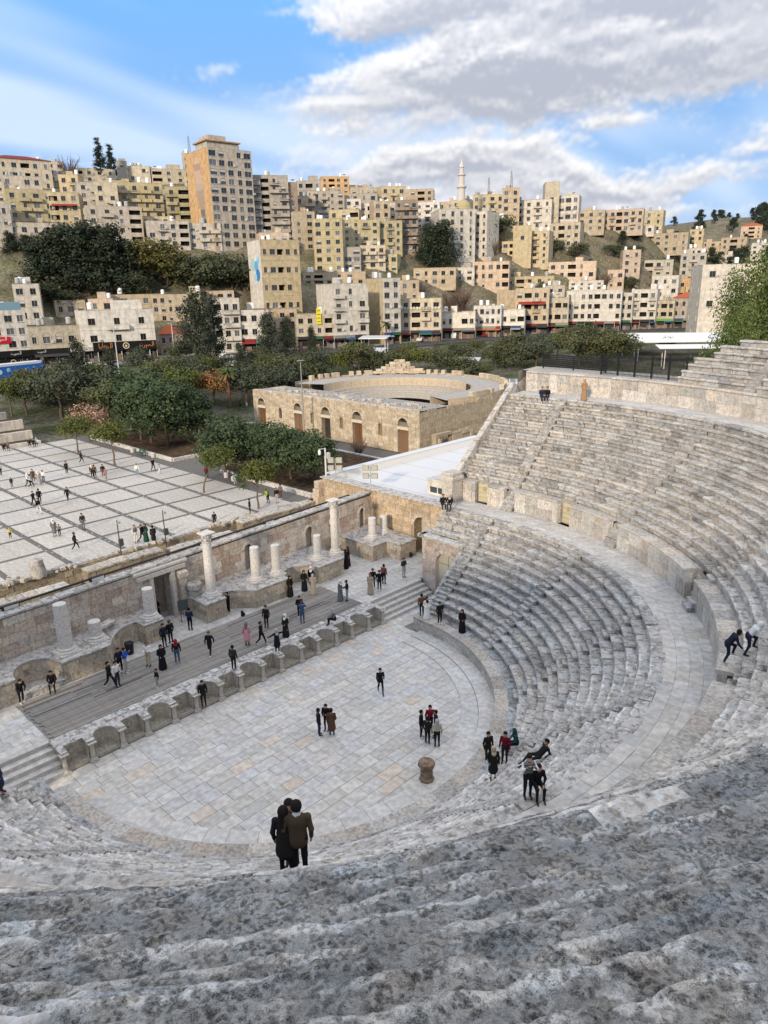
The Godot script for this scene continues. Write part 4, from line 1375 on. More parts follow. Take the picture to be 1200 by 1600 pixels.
func build_ground() -> void:
	var mb := MB.new()
	var pts := PackedVector3Array()
	var cc := PackedColorArray()
	var rows := 0
	var d := 24.0
	var ds := []
	while d < 2600.0:
		ds.append(d)
		d += 3.0 if d < 180.0 else (2.2 if d < 380.0 else d * 0.03)
	var na := 240
	for r: float in ds:
		for j in na + 1:
			var az := deg_to_rad(lerpf(-45.0, 125.0, float(j) / na))
			var x := -20.0 + sin(az) * r
			var z := 30.0 - cos(az) * r
			var y := ground(x, z) - 0.08
			var f := foot(rad_to_deg(az))
			var n1 := nz.get_noise_2d(x * 0.06, z * 0.06)
			var n2 := nz.get_noise_2d(x * 0.25 + 50, z * 0.25)
			var col := Color(0.30, 0.255, 0.19)
			if r > f - 4.0 and r < 900.0:
				var ad := rad_to_deg(az)
				var cliff: float = smoothstep(54.0, 58.0, ad) * (1.0 - smoothstep(66.0, 69.0, ad)) * smoothstep(f + 2.0, f + 12.0, r) * (1.0 - smoothstep(f + 75.0, f + 95.0, r))
				var st := y / 4.5 + n1 * 1.1
				y = lerpf(y + n1 * 1.6 + n2 * 0.7, (floorf(st) + smoothstep(0.62, 0.98, st - floorf(st)) - n1 * 1.1) * 4.5 + n2 * 0.6, cliff)
				col = Color(0.36, 0.30, 0.225).lerp(Color(0.24, 0.205, 0.155), clampf(0.5 + n2 * 1.4, 0, 1))
				col = col.lerp(Color(0.15, 0.16, 0.075), smoothstep(0.18, 0.5, n1) * (0.6 if ad < 48.0 else 0.22))
			elif r < f - 20.0:
				col = Color(0.20, 0.185, 0.15).lerp(Color(0.10, 0.12, 0.05), smoothstep(-0.1, 0.3, n1))
			if r >= 900.0:
				col = Color(0.22, 0.21, 0.16)
			if x < 37.0 and z > -28.3:
				y = -4.0
			pts.append(Vector3(x, y, z))
			cc.append(col)
		rows += 1
	mb.sheet(pts, rows, na + 1, cc, true)
	var o := struct("hillside", mb.mesh(), M.earth, "ground of the valley rising into the rocky hillside under the town", "terrain")
	var rd := MB.new()
	for j in 160:
		var a0 := lerpf(-20.0, 78.0, j / 160.0)
		var a1 := lerpf(-20.0, 78.0, (j + 1) / 160.0)
		for lane in [[-24.0, -9.0, 0.05], ]:
			var q := []
			for e in [[a0, lane[0]], [a1, lane[0]], [a1, lane[1]], [a0, lane[1]]]:
				var r: float = foot(e[0]) + e[1]
				var az := deg_to_rad(e[0])
				var x := -20.0 + sin(az) * r
				var z := 30.0 - cos(az) * r
				q.append(Vector3(x, ground(x, z) + 0.06, z))
			rd.quad(q[0], q[1], q[2], q[3], Color(0.075, 0.075, 0.078))
	struct("street", rd.mesh(), M.asphalt, "asphalt street at the foot of the hill in front of the shops", "road")
	var pv := MB.new()
	for j in 160:
		var a0 := lerpf(-20.0, 78.0, j / 160.0)
		var a1 := lerpf(-20.0, 78.0, (j + 1) / 160.0)
		var q := []
		for e in [[a0, -9.0], [a1, -9.0], [a1, -4.0], [a0, -4.0]]:
			var r: float = foot(e[0]) + e[1]
			var az := deg_to_rad(e[0])
			var x := -20.0 + sin(az) * r
			var z := 30.0 - cos(az) * r
			q.append(Vector3(x, ground(x, z) + 0.2, z))
		pv.quad(q[0], q[1], q[2], q[3], g(0.32, 0.04))
		pv.quad(q[0] - Vector3(0, 0.15, 0), q[1] - Vector3(0, 0.15, 0), q[1], q[0], g(0.4, 0.02))
	struct("pavement", pv.mesh(), M.paving, "shop front pavement with kerb along the street", "pavement")
	var ln := MB.new()
	for e in [[Vector3(-40, 0, -116), Vector3(40, 0, -128)], ]:
		var a: Vector3 = e[0]
		var b: Vector3 = e[1]
		for k in 16:
			var p := a.lerp(b, k / 16.0)
			var q := a.lerp(b, (k + 1) / 16.0)
			p.y = ground(p.x, p.z) + 0.08
			q.y = ground(q.x, q.z) + 0.08
			var w := Vector3(0, 0, 9)
			var p2 := p - w
			var q2 := q - w
			p2.y = ground(p2.x, p2.z) + 0.08
			q2.y = ground(q2.x, q2.z) + 0.08
			ln.quad(p, q, q2, p2, Color(0.11, 0.11, 0.112))
	struct("lane", ln.mesh(), M.asphalt, "grey lane behind the terraced walls of the plaza", "road")

func build_plaza() -> void:
	var base := MB.new()
	base.quad(Vector3(-45, 1.97, -28.2), Vector3(49.4, 1.97, -28.2), Vector3(49.4, 1.97, -86), Vector3(-45, 1.97, -86), Color(0.15, 0.148, 0.145))
	base.quad(Vector3(49.3, 1.96, -60), Vector3(60, 1.96, -60), Vector3(60, 1.96, -100), Vector3(49.3, 1.96, -100), Color(0.34, 0.33, 0.32))
	base.quad(Vector3(-45, 1.0, -28.2), Vector3(24, 1.0, -28.2), Vector3(24, 1.97, -28.2), Vector3(-45, 1.97, -28.2), Color(0.3, 0.27, 0.2))
	var pz := struct("plaza", base.mesh(), M.paving, "wide pale stone plaza divided by dark grey paving strips", "plaza")
	var panels := []
	for i in range(-7, 6):
		for j in 11:
			var x0 := -5.7 + 4.95 * i + 0.27
			var x1 := x0 + 4.95 - 0.54
			if i == 4:
				pass
			if i == 5:
				x1 = x0 + 4.3
			var z0 := -28.45 - 5.22 * j - 0.27
			var z1 := z0 - 5.22 + 0.54
			var col := vary(g(0.47, 0.05), 0.07)
			for a in 2:
				for b in 2:
					var mb := MB.new()
					var sx := (x1 - x0) / 2
					var sz := (z0 - z1) / 2
					mb.slab(Transform3D(Basis(), Vector3(x0 + sx * (a + 0.5), 1.965, z0 - sz * (b + 0.5))), Vector3(sx - 0.012, 0.05, sz - 0.012), 0.004, vary(col, 0.025))
					panels.append([seen_px(Vector3(x0 + sx * a, 2, z0 - sz * b), 2.4), mb])
	spread(pz, "paving_slab", panels, M.paving, 290)
	var setts := MB.new()
	for i in range(-3, 6):
		for j in 60:
			if rng.randf() < 0.55:
				var x := -5.7 + 4.95 * i + rng.randf_range(-0.24, 0.24)
				var z := -28.6 - j * 0.95 - rng.randf_range(0, 0.4)
				setts.abox(Vector3(x - 0.06, 1.95, z - 0.1), Vector3(x + 0.06, 1.982, z + 0.1), g(0.5, 0.0))
	stuff(put("pale_sett", setts.mesh(), M.paving, pz))
	var kb := thing("kerb", "pale stone kerb along the theatre edge of the plaza", "kerb")
	var x := -30.0
	while x < 23.0:
		var one := MB.new()
		one.slab(Transform3D(Basis(), Vector3(x + 0.6, 2.02, -28.15)), Vector3(1.17, 0.22, 0.4), 0.03, vary(g(0.5, 0.03), 0.1))
		put("kerb_stone", one.mesh(), M.seat_stone, kb)
		x += 1.2
	var labels := ["low pale seat wall at the far end of the plaza where people sit", "second white terrace wall behind the seat wall of the plaza", "third white terrace wall below the lane", "grey parapet wall along the lane behind the terraces"]
	for k in 4:
		var tw := thing("terrace_wall", labels[k], "wall")
		var zz: float = -85.9 - [0.0, 3.2, 6.6, 14.0][k]
		var top: float = [2.5, 3.75, 5.1, 5.6][k]
		var bot: float = [1.9, 2.3, 3.4, 4.0][k]
		for s in 12:
			var one := MB.new()
			one.slab(Transform3D(Basis(), Vector3(-36.0 + 4.75 * s, (top + bot) / 2, zz - 0.2)), Vector3(4.73, top - bot, 0.45), 0.03, vary(g(0.60 if k < 3 else 0.36, 0.03 if k < 3 else -0.01), 0.06))
			put("wall_panel", one.mesh(), M.plaster, tw)
		if k < 3:
			var soil := MB.new()
			var y2: float = top - 0.15
			soil.quad(Vector3(-38.5, y2, zz - 0.4), Vector3(19, y2, zz - 0.4), Vector3(19, y2, zz - 3.4), Vector3(-38.5, y2, zz - 3.4), Color(0.16, 0.10, 0.06))
			put("soil_bed", soil.mesh(), M.earth, tw)
	var beds := [
		["L-shaped tree bed edge by the green bench in front of the dense grove", [Vector2(25.6, -84), Vector2(25.6, -57.4), Vector2(34.5, -57.4), Vector2(44, -64), Vector2(44, -84)]],
		["tree bed edge beside the seated visitor and the young tree", [Vector2(26.4, -28.6), Vector2(26.4, -46.5), Vector2(32, -52), Vector2(44, -46), Vector2(44, -28.6)]]]
	for b in beds:
		var bd := thing("tree_bed", b[0], "planter")
		var poly := PackedVector2Array(b[1])
		put("soil", prism(Geometry2D.offset_polygon(poly, -0.25)[0], 1.9, 2.3, Color(0.13, 0.08, 0.05), Color(0.13, 0.08, 0.05)).mesh(), M.earth, bd)
		for i in poly.size():
			var p := poly[i]
			var q := poly[(i + 1) % poly.size()]
			var ln := p.distance_to(q)
			var n := int(ceil(ln / 2.2))
			for k in n:
				var m := p.lerp(q, (k + 0.5) / n)
				var one := MB.new()
				one.slab(Transform3D(Basis(Vector3.UP, -(q - p).angle()), Vector3(m.x, 2.2, m.y)), Vector3(ln / n - 0.02, 0.5, 0.45), 0.03, vary(g(0.56, 0.05), 0.08))
				put("edge_stone", one.mesh(), M.seat_stone, bd)
	var bl := ["green metal bench by the corner of the dense grove", "green bench under the young tree with a visitor sitting"]
	for k in 2:
		var bn := thing("bench", bl[k], "bench", Vector3([24.6, 25.2][k], 2.0, [-64.6, -41.6][k]), PI / 2, "green plaza benches")
		var gcol := Color(0.01, 0.075, 0.055)
		for s in 4:
			var one := MB.new()
			one.slab(Transform3D(Basis(), Vector3(0, 0.44, -0.2 + 0.13 * s)), Vector3(1.9, 0.035, 0.11), 0.008, gcol)
			put("seat_slat", one.mesh(), M.paint, bn)
		for s in 3:
			var one := MB.new()
			one.slab(Transform3D(Basis(Vector3.RIGHT, -0.2), Vector3(0, 0.58 + 0.13 * s, 0.28 + 0.03 * s)), Vector3(1.9, 0.11, 0.03), 0.008, gcol)
			put("back_slat", one.mesh(), M.paint, bn)
		for s in [-0.8, 0.8]:
			var one := MB.new()
			one.abox(Vector3(s - 0.03, 0, -0.22), Vector3(s + 0.03, 0.43, -0.16), gcol)
			one.abox(Vector3(s - 0.03, 0, 0.22), Vector3(s + 0.03, 0.95, 0.29), gcol)
			put("leg", one.mesh(), M.paint, bn)
	for e in [[24.8, -67.6, "at the far end of the green corner bench"], [25.1, -62.0, "at the near end of the green corner bench"], [25.3, -43.9, "next to the green bench with a visitor"]]:
		var bo := thing("stone_bollard", "short pale stone bollard " + e[2], "bollard", Vector3(e[0], 2.0, e[1]), 0.0, "bollards by the tree beds")
		var bm := MB.new()
		bm.lathe(Vector3.ZERO, [Vector2(0.3, 0), Vector2(0.3, 0.55), Vector2(0.24, 0.66), Vector2(0.001, 0.7)], 12, g(0.52, 0.02))
		put("post", bm.mesh(), M.plain_stone, bo)
	var rp := thing("stone_stump", "rough leaning stone stump standing on the plaza edge ruins", "ruin", Vector3(-3.76, 2.0, -27.7))
	var rm := MB.new()
	rm.lathe(Vector3.ZERO, [Vector2(0.62, 0), Vector2(0.6, 0.5), Vector2(0.56, 1.0), Vector2(0.5, 1.5), Vector2(0.001, 1.56)], 9, g(0.42, 0.06), 0.08)
	put("shaft", rm.mesh(), M.seat_stone, rp)
	var pl := ["thin dark camera pole beside the walking man on the plaza edge", "second thin dark pole on the ruin next to a group of visitors"]
	for k in 2:
		var o := thing("camera_pole", pl[k], "pole", Vector3([2.2, 6.2][k], 1.6, [-25.0, -24.6][k]), 0.0, "poles on the ruined wall")
		var m := MB.new()
		m.tube(Vector3.ZERO, Vector3(0, 4.4, 0), 0.05, 0.04, 6, Color(0.05, 0.05, 0.055))
		put("pole", m.mesh(), M.metal, o)
		var m2 := MB.new()
		m2.slab(Transform3D(Basis(), Vector3(0.12, 2.4, 0)), Vector3(0.35, 0.6, 0.25), 0.03, Color(0.06, 0.06, 0.06))
		m2.box(Transform3D(Basis(), Vector3(0.1, 4.2, 0.1)), Vector3(0.2, 0.16, 0.3), Color(0.3, 0.3, 0.3))
		put("camera_box", m2.mesh(), M.metal, o)

func build_odeon() -> void:
	var od := thing("odeon", "golden stone odeon with five arched wooden doors and a ruined rear wall", "building")
	var gold := [Color(0.55, 0.475, 0.365), Color(0.51, 0.43, 0.325), Color(0.57, 0.505, 0.41), Color(0.48, 0.40, 0.30)]
	var T := Transform3D(Basis(Vector3.UP, -PI / 2), Vector3(49.6, 2.0, -71.4))
	var dx := [2.3, 12.1, 18.9, 26.0, 35.3]
	var holes := []
	for x: float in dx:
		holes.append(Rect2(x - 1.05, 0, 2.1, 5.1))
	var nx := [7.4, 15.6, 22.5, 30.8]
	for x: float in nx:
		holes.append(Rect2(x - 0.4, 2.1, 0.8, 1.7))
	holes.sort_custom(func(a, b): return a.position.x < b.position.x)
	spread(od, "stone_block", courses(T, 38.4, 6.25, 0.85, 0.48, gold, holes, 0.11, 0.018), M.ashlar, 290)
	var ar := []
	var all := []
	for x: float in dx:
		all.append([x, 0.0, 2.0, 5.0])
	for x: float in nx:
		all.append([x, 2.1, 0.75, 1.65])
	all.sort_custom(func(a, b): return a[0] < b[0])
	put("wall_core", pierced(T * Transform3D(Basis(), Vector3(0, 0, -0.07)), 38.4, 6.25, all, gold[1] * 0.75).mesh(), M.ashlar, od)
	for k in 5:
		var x: float = dx[k]
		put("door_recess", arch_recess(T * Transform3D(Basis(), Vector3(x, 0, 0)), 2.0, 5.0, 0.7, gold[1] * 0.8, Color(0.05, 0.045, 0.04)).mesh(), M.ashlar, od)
		voussoirs(T * Transform3D(Basis(), Vector3(x, 0, 0)), 2.0, 5.0, 0.28, 9, gold[2], od, M.ashlar)
		var lt := MB.new()
		lt.slab(T * Transform3D(Basis(), Vector3(x, 3.55, -0.2)), Vector3(2.2, 0.42, 0.6), 0.03, Color(0.60, 0.53, 0.42))
		put("lintel", lt.mesh(), M.plain_stone, od)
		var tm := MB.new()
		tm.box(T * Transform3D(Basis(), Vector3(x, 4.0, -0.45)), Vector3(1.9, 0.7, 0.1), Color(0.22, 0.19, 0.15))
		put("grille", tm.mesh(), M.wood, od)
		if k == 2:
			continue
		for s in [-0.47, 0.47]:
			for q in 4:
				var lf := MB.new()
				lf.slab(T * Transform3D(Basis(), Vector3(x + s + (q - 1.5) * 0.225, 1.65, -0.45)), Vector3(0.21, 3.3, 0.08), 0.01, vary(Color(0.17, 0.085, 0.045) if k == 3 or k == 0 else Color(0.22, 0.135, 0.08), 0.15))
				put("door_plank", lf.mesh(), M.wood, od)
	for k in 4:
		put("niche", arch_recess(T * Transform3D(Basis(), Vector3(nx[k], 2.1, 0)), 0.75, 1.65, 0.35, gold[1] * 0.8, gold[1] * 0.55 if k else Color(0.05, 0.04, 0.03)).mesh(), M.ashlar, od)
	var rf := MB.new()
	rf.quad(Vector3(49.7, 8.15, -33.2), Vector3(56.5, 8.15, -33.2), Vector3(56.5, 8.15, -71.3), Vector3(49.7, 8.15, -71.3), g(0.36, 0.04))
	rf.quad(Vector3(56.5, 4.0, -33.2), Vector3(56.5, 4.0, -71.3), Vector3(56.5, 8.15, -71.3), Vector3(56.5, 8.15, -33.2), gold[1] * 0.8)
	rf.quad(Vector3(57, 2.0, -71.4), Vector3(49.6, 2.0, -71.4), Vector3(49.6, 8.2, -71.4), Vector3(57, 8.2, -71.4), gold[1])
	put("roof", rf.mesh(), M.seat_stone, od)
	var cp := []
	var z := -71.3
	while z < -33.2:
		var z2 := minf(z + rng.randf_range(0.7, 1.4), -33.1)
		var one := MB.new()
		one.slab(Transform3D(Basis(), Vector3(49.95, 8.26 + rng.randf_range(-0.03, 0.03), (z + z2) / 2)), Vector3(0.75, 0.16, z2 - z - 0.02), 0.03, vary(gold[2], 0.12))
		cp.append([seen_px(Vector3(50, 8.2, z), 1.0), one])
		z = z2
	for k in 170:
		var one := MB.new()
		var zz := rng.randf_range(-70, -35)
		var s := rng.randf_range(0.15, 0.6)
		one.slab(Transform3D(Basis.from_euler(Vector3(rng.randf_range(-0.2, 0.2), rng.randf_range(0, 3), 0)), Vector3(52.6 + sin(zz * 0.8) * 1.0 + rng.randf_range(-0.5, 0.5), 8.15 + s * 0.2, zz)), Vector3(s * 1.4, s * 0.8, s), s * 0.15, vary(g(0.44, 0.10), 0.2))
		cp.append([seen_px(Vector3(52, 8.2, zz), s), one])
	spread(od, "roof_stone", cp, M.seat_stone, 120)
	var c := Vector3(64.5, 0, -52.0)
	var outer := []
	for k in 84:
		var a0 := lerpf(-1.72, 1.72, k / 84.0)
		var a1 := lerpf(-1.72, 1.72, (k + 1) / 84.0)
		for lay in 3:
			var y0: float = 7.0 + lay * 0.85
			var y1 := y0 + 0.84
			if lay == 2 and rng.randf() < 0.5 or lay == 1 and rng.randf() < 0.12:
				continue
			var p0 := c + Vector3(cos(a0), 0, sin(a0)) * 18.6
			var p1 := c + Vector3(cos(a1), 0, sin(a1)) * 18.6
			var m := (p0 + p1) / 2
			var d := (p1 - p0).normalized()
			var one := MB.new()
			one.slab(Transform3D(Basis(d, Vector3.UP, d.cross(Vector3.UP)), Vector3(m.x, (y0 + y1) / 2, m.z)), Vector3(0.75, y1 - y0 - 0.015, 0.7 + rng.randf_range(-0.04, 0.04)), 0.03, vary(gold[rng.randi() % 4], 0.12))
			outer.append([seen_px(Vector3(m.x, y0, m.z), 0.8), one])
	for lay in 6:
		var half := 5.0 - lay * 0.85
		var u := -half
		while u < half:
			var w := rng.randf_range(0.7, 1.2)
			var a := -0.72 + (u + 0.6) / 18.6
			var p := c + Vector3(cos(a), 0, sin(a)) * 18.5
			var d := Vector3(-sin(a), 0, cos(a))
			var one := MB.new()
			one.slab(Transform3D(Basis(d, Vector3.UP, d.cross(Vector3.UP)), Vector3(p.x, 9.1 + lay * 0.42, p.z) + d * rng.randf_range(-0.1, 0.1)), Vector3(w - 0.02, 0.41, 0.9), 0.06, vary(gold[rng.randi() % 4], 0.16))
			outer.append([seen_px(p + Vector3(0, 10, 0), 0.8), one])
			u += w
	spread(od, "ring_stone", outer, M.ashlar, 240)
	var ring := MB.new()
	for k in 60:
		var a0 := lerpf(-1.95, 1.95, k / 60.0)
		var a1 := lerpf(-1.95, 1.95, (k + 1) / 60.0)
		var e0 := Vector3(cos(a0), 0, sin(a0))
		var e1 := Vector3(cos(a1), 0, sin(a1))
		ring.quad(c + e0 * 13.2 + Vector3(0, 8.6, 0), c + e0 * 18.4 + Vector3(0, 8.6, 0), c + e1 * 18.4 + Vector3(0, 8.6, 0), c + e1 * 13.2 + Vector3(0, 8.6, 0), g(0.42, 0.02))
		ring.quad(c + e0 * 18.9 + Vector3(0, 1.9, 0), c + e1 * 18.9 + Vector3(0, 1.9, 0), c + e1 * 18.9 + Vector3(0, 8.9, 0), c + e0 * 18.9 + Vector3(0, 8.9, 0), gold[1])
		for s in 6:
			var r0 := 13.2 - s * 1.0
			var y := 7.2 - s * 0.3
			ring.quad(c + e1 * r0 + Vector3(0, y, 0), c + e0 * r0 + Vector3(0, y, 0), c + e0 * r0 + Vector3(0, y + (1.4 if s == 0 else 0.3), 0), c + e1 * r0 + Vector3(0, y + (1.4 if s == 0 else 0.3), 0), gold[0] if s == 0 else g(0.42, 0.06))
			ring.quad(c + e0 * (r0 - 1.0) + Vector3(0, y, 0), c + e0 * r0 + Vector3(0, y, 0), c + e1 * r0 + Vector3(0, y, 0), c + e1 * (r0 - 1.0) + Vector3(0, y, 0), g(0.42, 0.06))
	put("seating_ring", ring.mesh(), M.ashlar, od)
	var gt := MB.new()
	for k in 7:
		var a := 0.55 + k * 0.022
		gt.box(Transform3D(Basis(Vector3.UP, -a), c + Vector3(cos(a) * 13.0, 7.5, sin(a) * 13.0)), Vector3(0.08, 1.9, 0.24), Color(0.05, 0.04, 0.03))
	put("iron_gate", gt.mesh(), M.metal, od)
	var S := facing(49.6, 2.0, -33.0, 0)
	spread(od, "side_block", courses(S, 26.0, 6.3, 0.95, 0.5, [gold[1] * 0.92, gold[3] * 0.95, Color(0.46, 0.40, 0.31)], [Rect2(15.2, 0, 1.6, 3.0)], 0.13, 0.035, 0.5), M.ashlar, 220)
	var sc := MB.new()
	sc.abox(Vector3(49.7, 2, -33.9), Vector3(64.8, 8.0, -33.1), gold[3] * 0.8)
	sc.abox(Vector3(66.4, 2, -33.9), Vector3(75.6, 8.0, -33.1), gold[3] * 0.8)
	put("side_core", sc.mesh(), M.ashlar, od)
	var an := thing("ruined_annex", "low ruined stone annex with a barred opening beside the odeon corner", "ruin")
	spread(an, "stone_block", courses(facing(50.2, 2.0, -30.4, 0), 8.0, 3.3, 0.8, 0.5, gold, [Rect2(0.9, 0.6, 2.6, 2.2)], 0.13, 0.03, 1.0), M.ashlar, 60)
	var am := MB.new()
	am.abox(Vector3(50.2, 2, -31.3), Vector3(51.1, 5.2, -30.55), gold[1] * 0.8)
	am.abox(Vector3(53.7, 2, -31.3), Vector3(58.0, 4.9, -30.55), gold[1] * 0.8)
	am.abox(Vector3(51.1, 2, -31.3), Vector3(53.7, 2.6, -30.55), gold[1] * 0.8)
	am.abox(Vector3(51.1, 4.8, -31.3), Vector3(53.7, 5.2, -30.55), gold[1] * 0.8)
	put("wall_core", am.mesh(), M.ashlar, an)
	var bars := MB.new()
	for k in 5:
		bars.abox(Vector3(51.2 + 0.6 * k, 2.6, -30.62), Vector3(51.25 + 0.6 * k, 4.8, -30.57), Color(0.06, 0.05, 0.045))
	bars.abox(Vector3(51.1, 3.6, -30.62), Vector3(53.7, 3.66, -30.58), Color(0.06, 0.05, 0.045))
	put("bars", bars.mesh(), M.metal, an)
	var mu := thing("museum_building", "low modern building with a white membrane roof between theatre and odeon", "building")
	var wh := Color(0.54, 0.55, 0.57)
	var b1 := MB.new()
	b1.abox(Vector3(23.75, 1.2, -22.4), Vector3(48.5, 5.45, -8.4), Color(0.55, 0.53, 0.48))
	put("wall", b1.mesh(), M.plaster, mu)
	var b2 := MB.new()
	b2.slab(Transform3D(Basis(), Vector3(36.1, 5.5, -15.4)), Vector3(24.6, 0.1, 13.9), 0.02, wh)
	put("roof", b2.mesh(), M.paint, mu)
	for k in 6:
		var sm := MB.new()
		sm.abox(Vector3(26.0 + 4.0 * k, 5.55, -21.8), Vector3(26.08 + 4.0 * k, 5.565, -8.5), Color(0.36, 0.37, 0.38))
		put("roof_seam", sm.mesh(), M.paint, mu)
	var b3 := MB.new()
	b3.slab(Transform3D(Basis(), Vector3(36.1, 5.85, -22.1)), Vector3(24.8, 0.9, 0.5), 0.04, Color(0.66, 0.65, 0.62))
	b3.slab(Transform3D(Basis(), Vector3(36.1, 6.32, -22.3)), Vector3(25.0, 0.08, 1.0), 0.02, wh)
	put("parapet", b3.mesh(), M.paint, mu)
	var b4 := MB.new()
	b4.abox(Vector3(26.6, 5.5, -11.6), Vector3(34.0, 6.9, -6.2), Color(0.68, 0.66, 0.60))
	b4.slab(Transform3D(Basis(), Vector3(30.3, 6.95, -8.9)), Vector3(7.7, 0.12, 5.7), 0.03, wh)
	put("roof_room", b4.mesh(), M.plaster, mu)
	for k in 5:
		var w := MB.new()
		w.abox(Vector3(26.55, 5.75, -11.2 + k * 0.95), Vector3(26.6, 6.3, -10.4 + k * 0.95), Color(0.03, 0.04, 0.05))
		put("window", w.mesh(), M.glass, mu)
	var fl := ["grey roof floodlight nearest the stage on the white roof", "middle grey floodlight on the white roof", "grey floodlight on the white roof next to the seat wing"]
	for k in 3:
		var o := thing("floodlight", fl[k], "floodlight", Vector3(29.0 + 4.1 * k, 5.55, -12.3 - 0.2 * k), 0.5, "floodlights on the white roof")
		var m := MB.new()
		m.slab(Transform3D(Basis(Vector3.RIGHT, -0.5), Vector3(0, 0.55, 0)), Vector3(0.6, 0.5, 0.15), 0.03, Color(0.1, 0.1, 0.1))
		m.tube(Vector3.ZERO, Vector3(0, 0.4, 0), 0.04, 0.04, 6, Color(0.1, 0.1, 0.1))
		put("head", m.mesh(), M.metal, o)
	var cl := ["four lamp floodlight cluster in the middle of the golden wall", "four lamp floodlight cluster by the camera pole at the end of the golden wall"]
	for k in 2:
		var o := thing("floodlight_cluster", cl[k], "floodlights", Vector3(23.4, 6.2, [-16.0, -21.0][k]), -0.9, "floodlight clusters on the golden wall")
		var m := MB.new()
		m.tube(Vector3.ZERO, Vector3(0, 1.9, 0), 0.05, 0.05, 6, Color(0.35, 0.35, 0.33))
		m.tube(Vector3(-0.5, 1.75, 0), Vector3(0.5, 1.75, 0), 0.03, 0.03, 6, Color(0.35, 0.35, 0.33))
		m.tube(Vector3(-0.5, 0.95, 0), Vector3(0.5, 0.95, 0), 0.03, 0.03, 6, Color(0.35, 0.35, 0.33))
		put("mast", m.mesh(), M.metal, o)
		for a in 2:
			for b in 2:
				var h := MB.new()
				h.slab(Transform3D(Basis(Vector3.RIGHT, 0.25), Vector3(-0.42 + 0.84 * a, 0.98 + 0.78 * b, 0.12)), Vector3(0.62, 0.56, 0.2), 0.03, Color(0.30, 0.29, 0.22))
				h.box(Transform3D(Basis(Vector3.RIGHT, 0.25), Vector3(-0.42 + 0.84 * a, 0.98 + 0.78 * b - 0.03, 0.235)), Vector3(0.5, 0.44, 0.02), Color(0.42, 0.42, 0.37))
				put("lamp", h.mesh(), M.metal, o)
	var cpole := thing("camera_pole", "white security camera pole with a curved arm on the corner of the golden wall", "pole", Vector3(23.0, 6.2, -22.0))
	var m1 := MB.new()
	m1.tube(Vector3.ZERO, Vector3(0, 2.9, 0), 0.10, 0.09, 8, Color(0.55, 0.55, 0.55))
	m1.tube(Vector3(0, 2.85, 0), Vector3(-0.9, 2.95, 0.2), 0.05, 0.04, 6, Color(0.55, 0.55, 0.55))
	put("pole", m1.mesh(), M.metal, cpole)
	var m2 := MB.new()
	m2.lathe(Vector3(-0.9, 2.35, 0.2), [Vector2(0.02, 0), Vector2(0.14, 0.08), Vector2(0.15, 0.3), Vector2(0.1, 0.55)], 10, Color(0.7, 0.7, 0.7))
	put("camera", m2.mesh(), M.paint, cpole)
	var m3 := MB.new()
	m3.slab(Transform3D(Basis(), Vector3(0.35, 2.1, 0)), Vector3(0.4, 0.55, 0.3), 0.03, Color(0.5, 0.5, 0.48))
	put("junction_box", m3.mesh(), M.paint, cpole)
	var lp := thing("street_lamp", "tall thin grey lamp pole in front of the odeon doors", "street lamp", Vector3(46.8, 2.0, -54.5))
	var l1 := MB.new()
	l1.tube(Vector3.ZERO, Vector3(0, 12.2, 0), 0.14, 0.07, 8, Color(0.25, 0.25, 0.25))
	put("pole", l1.mesh(), M.metal, lp)
	var l2 := MB.new()
	l2.slab(Transform3D(Basis(), Vector3(0, 12.2, 0)), Vector3(1.1, 0.12, 0.3), 0.03, Color(0.3, 0.3, 0.3))
	put("lamp_head", l2.mesh(), M.metal, lp)

